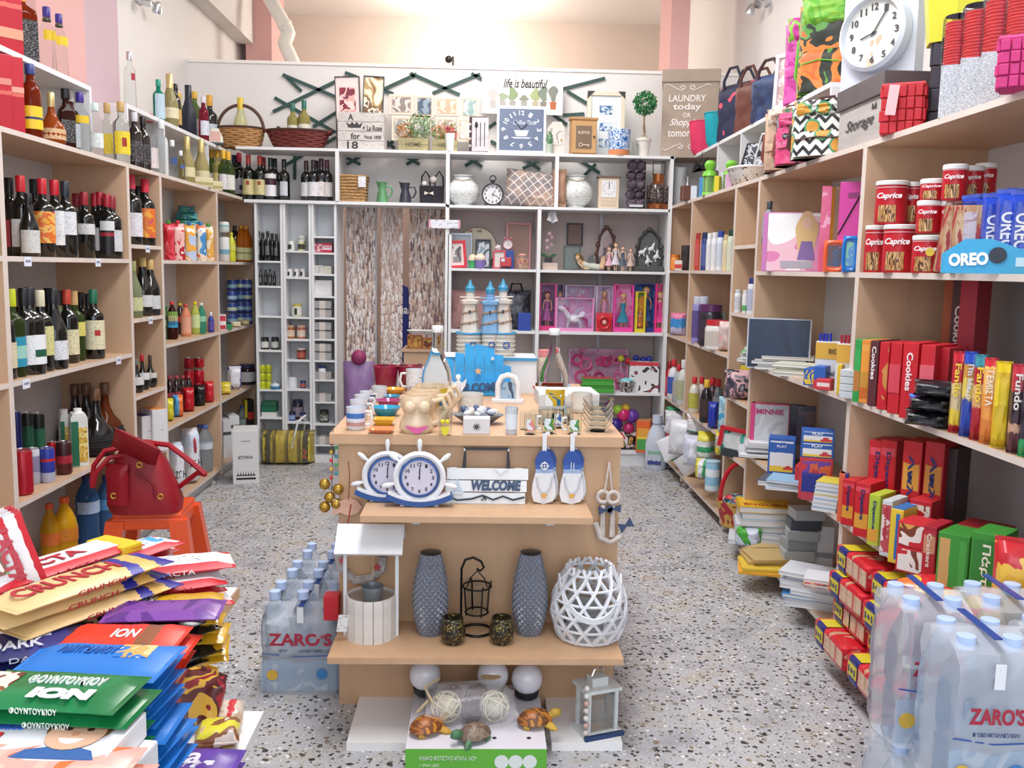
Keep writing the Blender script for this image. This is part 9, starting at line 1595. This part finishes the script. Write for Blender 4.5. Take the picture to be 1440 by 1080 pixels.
# chocolate box with a smiling boy printed on it
P_=pix(48,1030,2,.84);t=thing('kids_chocolate_box','white chocolate box printed with a smiling boy in blue','box',P_-Vector((0,0,.03)),-.06);box('box_body',.20,.11,.03,M('e4e4e8',.35),t,bv=.002);b2=carton('kids_chocolate_box','white and brown chocolate box under the boy printed box','box',P_-Vector((-.012,0,.062)),.20,.11,.031,-.12,c='dcdce0',strip=(.1,.6,'5a3020'))
fl=lambda nm,pts,c,z_:put(nm,G().poly(pts,.0006),M(c,.5),t,(0,0,z_),(-PI/2,0,0));el=lambda cx,cy,a,b:[(cx+a*cos(i*PI/10),cy+b*sin(i*PI/10)) for i in range(20)]
fl('printed_shirt',[(.0,-.053),(.09,-.053),(.08,-.035),(.06,-.028),(.03,-.03),(.01,-.036)],'2c5c9c',.0308);fl('printed_hair',el(.048,.012,.036,.036),'6a4a30',.0312);fl('printed_face',el(.048,-.002,.031,.034),'dcae90',.0318)
for s_ in (-1,1):fl('printed_eye',el(.048+s_*.012,.006,.004,.003),'3a2a20',.0325)
fl('printed_smile',[(.034,-.014),(.062,-.014),(.056,-.022),(.048,-.025),(.040,-.022)],'f4f0ee',.0325);fl('printed_nose',el(.048,-.004,.004,.004),'c88e70',.0325)
text('kinder',.06,.014,M('c8202c',.4),t,(-.055,.035,.031),(-PI/2,0,0));text('chocolate',.07,.016,M('2c5cb0',.4),t,(-.05,.012,.031),(-PI/2,0,0));text('MAXI',.05,.018,M('c8202c',.4),t,(-.055,-.014,.031),(-PI/2,0,0),bold=.05)
bars(40,1068,.84,2,.21,.09,.02,-.03,pic(['e8743c','e8a89c','f0b8a8','e06a34'],14,.3),'pink and orange filled chocolate pack at photo bottom, %s',gb,seed=16)
# leaning large bars, grey tray
for i in range(4):P_=pix(18+9*i,812,2,.88);t=thing('chocolate_bar','large red strawberry chocolate bar standing upright, %s of four' % ['leftmost','second','third','rightmost'][i],'chocolate',P_+Vector((0,-.01*i,-.03)),group='upright red chocolate bars',rot=(-.25,-.30,.5));put('wrapper',pillow_mesh(.085,.015,.13,6,6,.03,0,i),bands(0,[(0,'c01828'),(.2,'c8202e'),(.3,'e0dcdc'),(.6,'c01828'),(.7,'e0dcdc'),(.88,'c01828')],.06),t);text('LACTA',.085,.022,M('b01c30',.4),t,(.008,-.012,.07),(0,PI/2,0),bold=.05);box('printed_picture',.035,.001,.05,pic(['4a9c3c','7a3c24','e0d8c8','c83a3c'],24,.3),t,(-.018,-.011,.05))
P_=pix(8,865,2,.80);t=thing('grey_tray','grey plastic tray of small sweets at left photo edge','tray',P_-Vector((.05,.0,.05)));put('tray_body',G().lathe([(0,0),(.075,0),(.10,.075),(.094,.075),(.07,.006),(0,.006)],4,Matrix.Rotation(PI/4,4,'Z')),M('8a8a98',.4),t);put('sweets',G().lathe([(0,0),(.07,.01),(.08,.045),(0,.055)],4,Matrix.Rotation(PI/4,4,'Z')),pic(['c82434','d8d0d4','3a4a9c','c83a4a'],22,.3),t)
# lower shelf goods
bars(232,1068,.42,2,.27,.13,.028,-.04,pic(['5a3a9c','643fa6','52358f'],5,.25),'large purple milk chocolate slab on lower shelf, %s','purple slabs on the lower shelf','Milka','e8e4f0',.5,.42,(.0,.1),seed=17,art=(pic(['dfe0ec','5a3a9c','c8c8dc'],20,.3),.2,.4,.25,-.2))
for i,(u,v) in enumerate(((262,1015),(274,1026))):P_=pix(u,v,2,.36);bag('wafer_bag','dark red and yellow sweets bag standing on lower shelf, %s' % ['left','right'][i],'bag',P_,.12,.05,.13,pic(['8c1c28','d8a83c','5a2020','a82430'],12,.25,i),-.4,'red sweets bags',rot=(-.3,0,-.6),crimp=.05)
for i,(u,v,c) in enumerate(((318,1020,['c8a890','d8c8b8','c82c38','3a8cc8']),(312,1046,['c8a890','d8d03c','8a5a3c','d8c8c0']))):P_=pix(u,v,2,.36);bag('chocolate_sachet',['silver red','brown and lime'][i]+' chocolate sachet lying beside red bags','bag',P_+Vector((0,-.04,.02)),.09,.045,.10,pic(c,14,.25,i),0,'chocolate sachets',rot=(-PI/2,0,.2),crimp=.05)
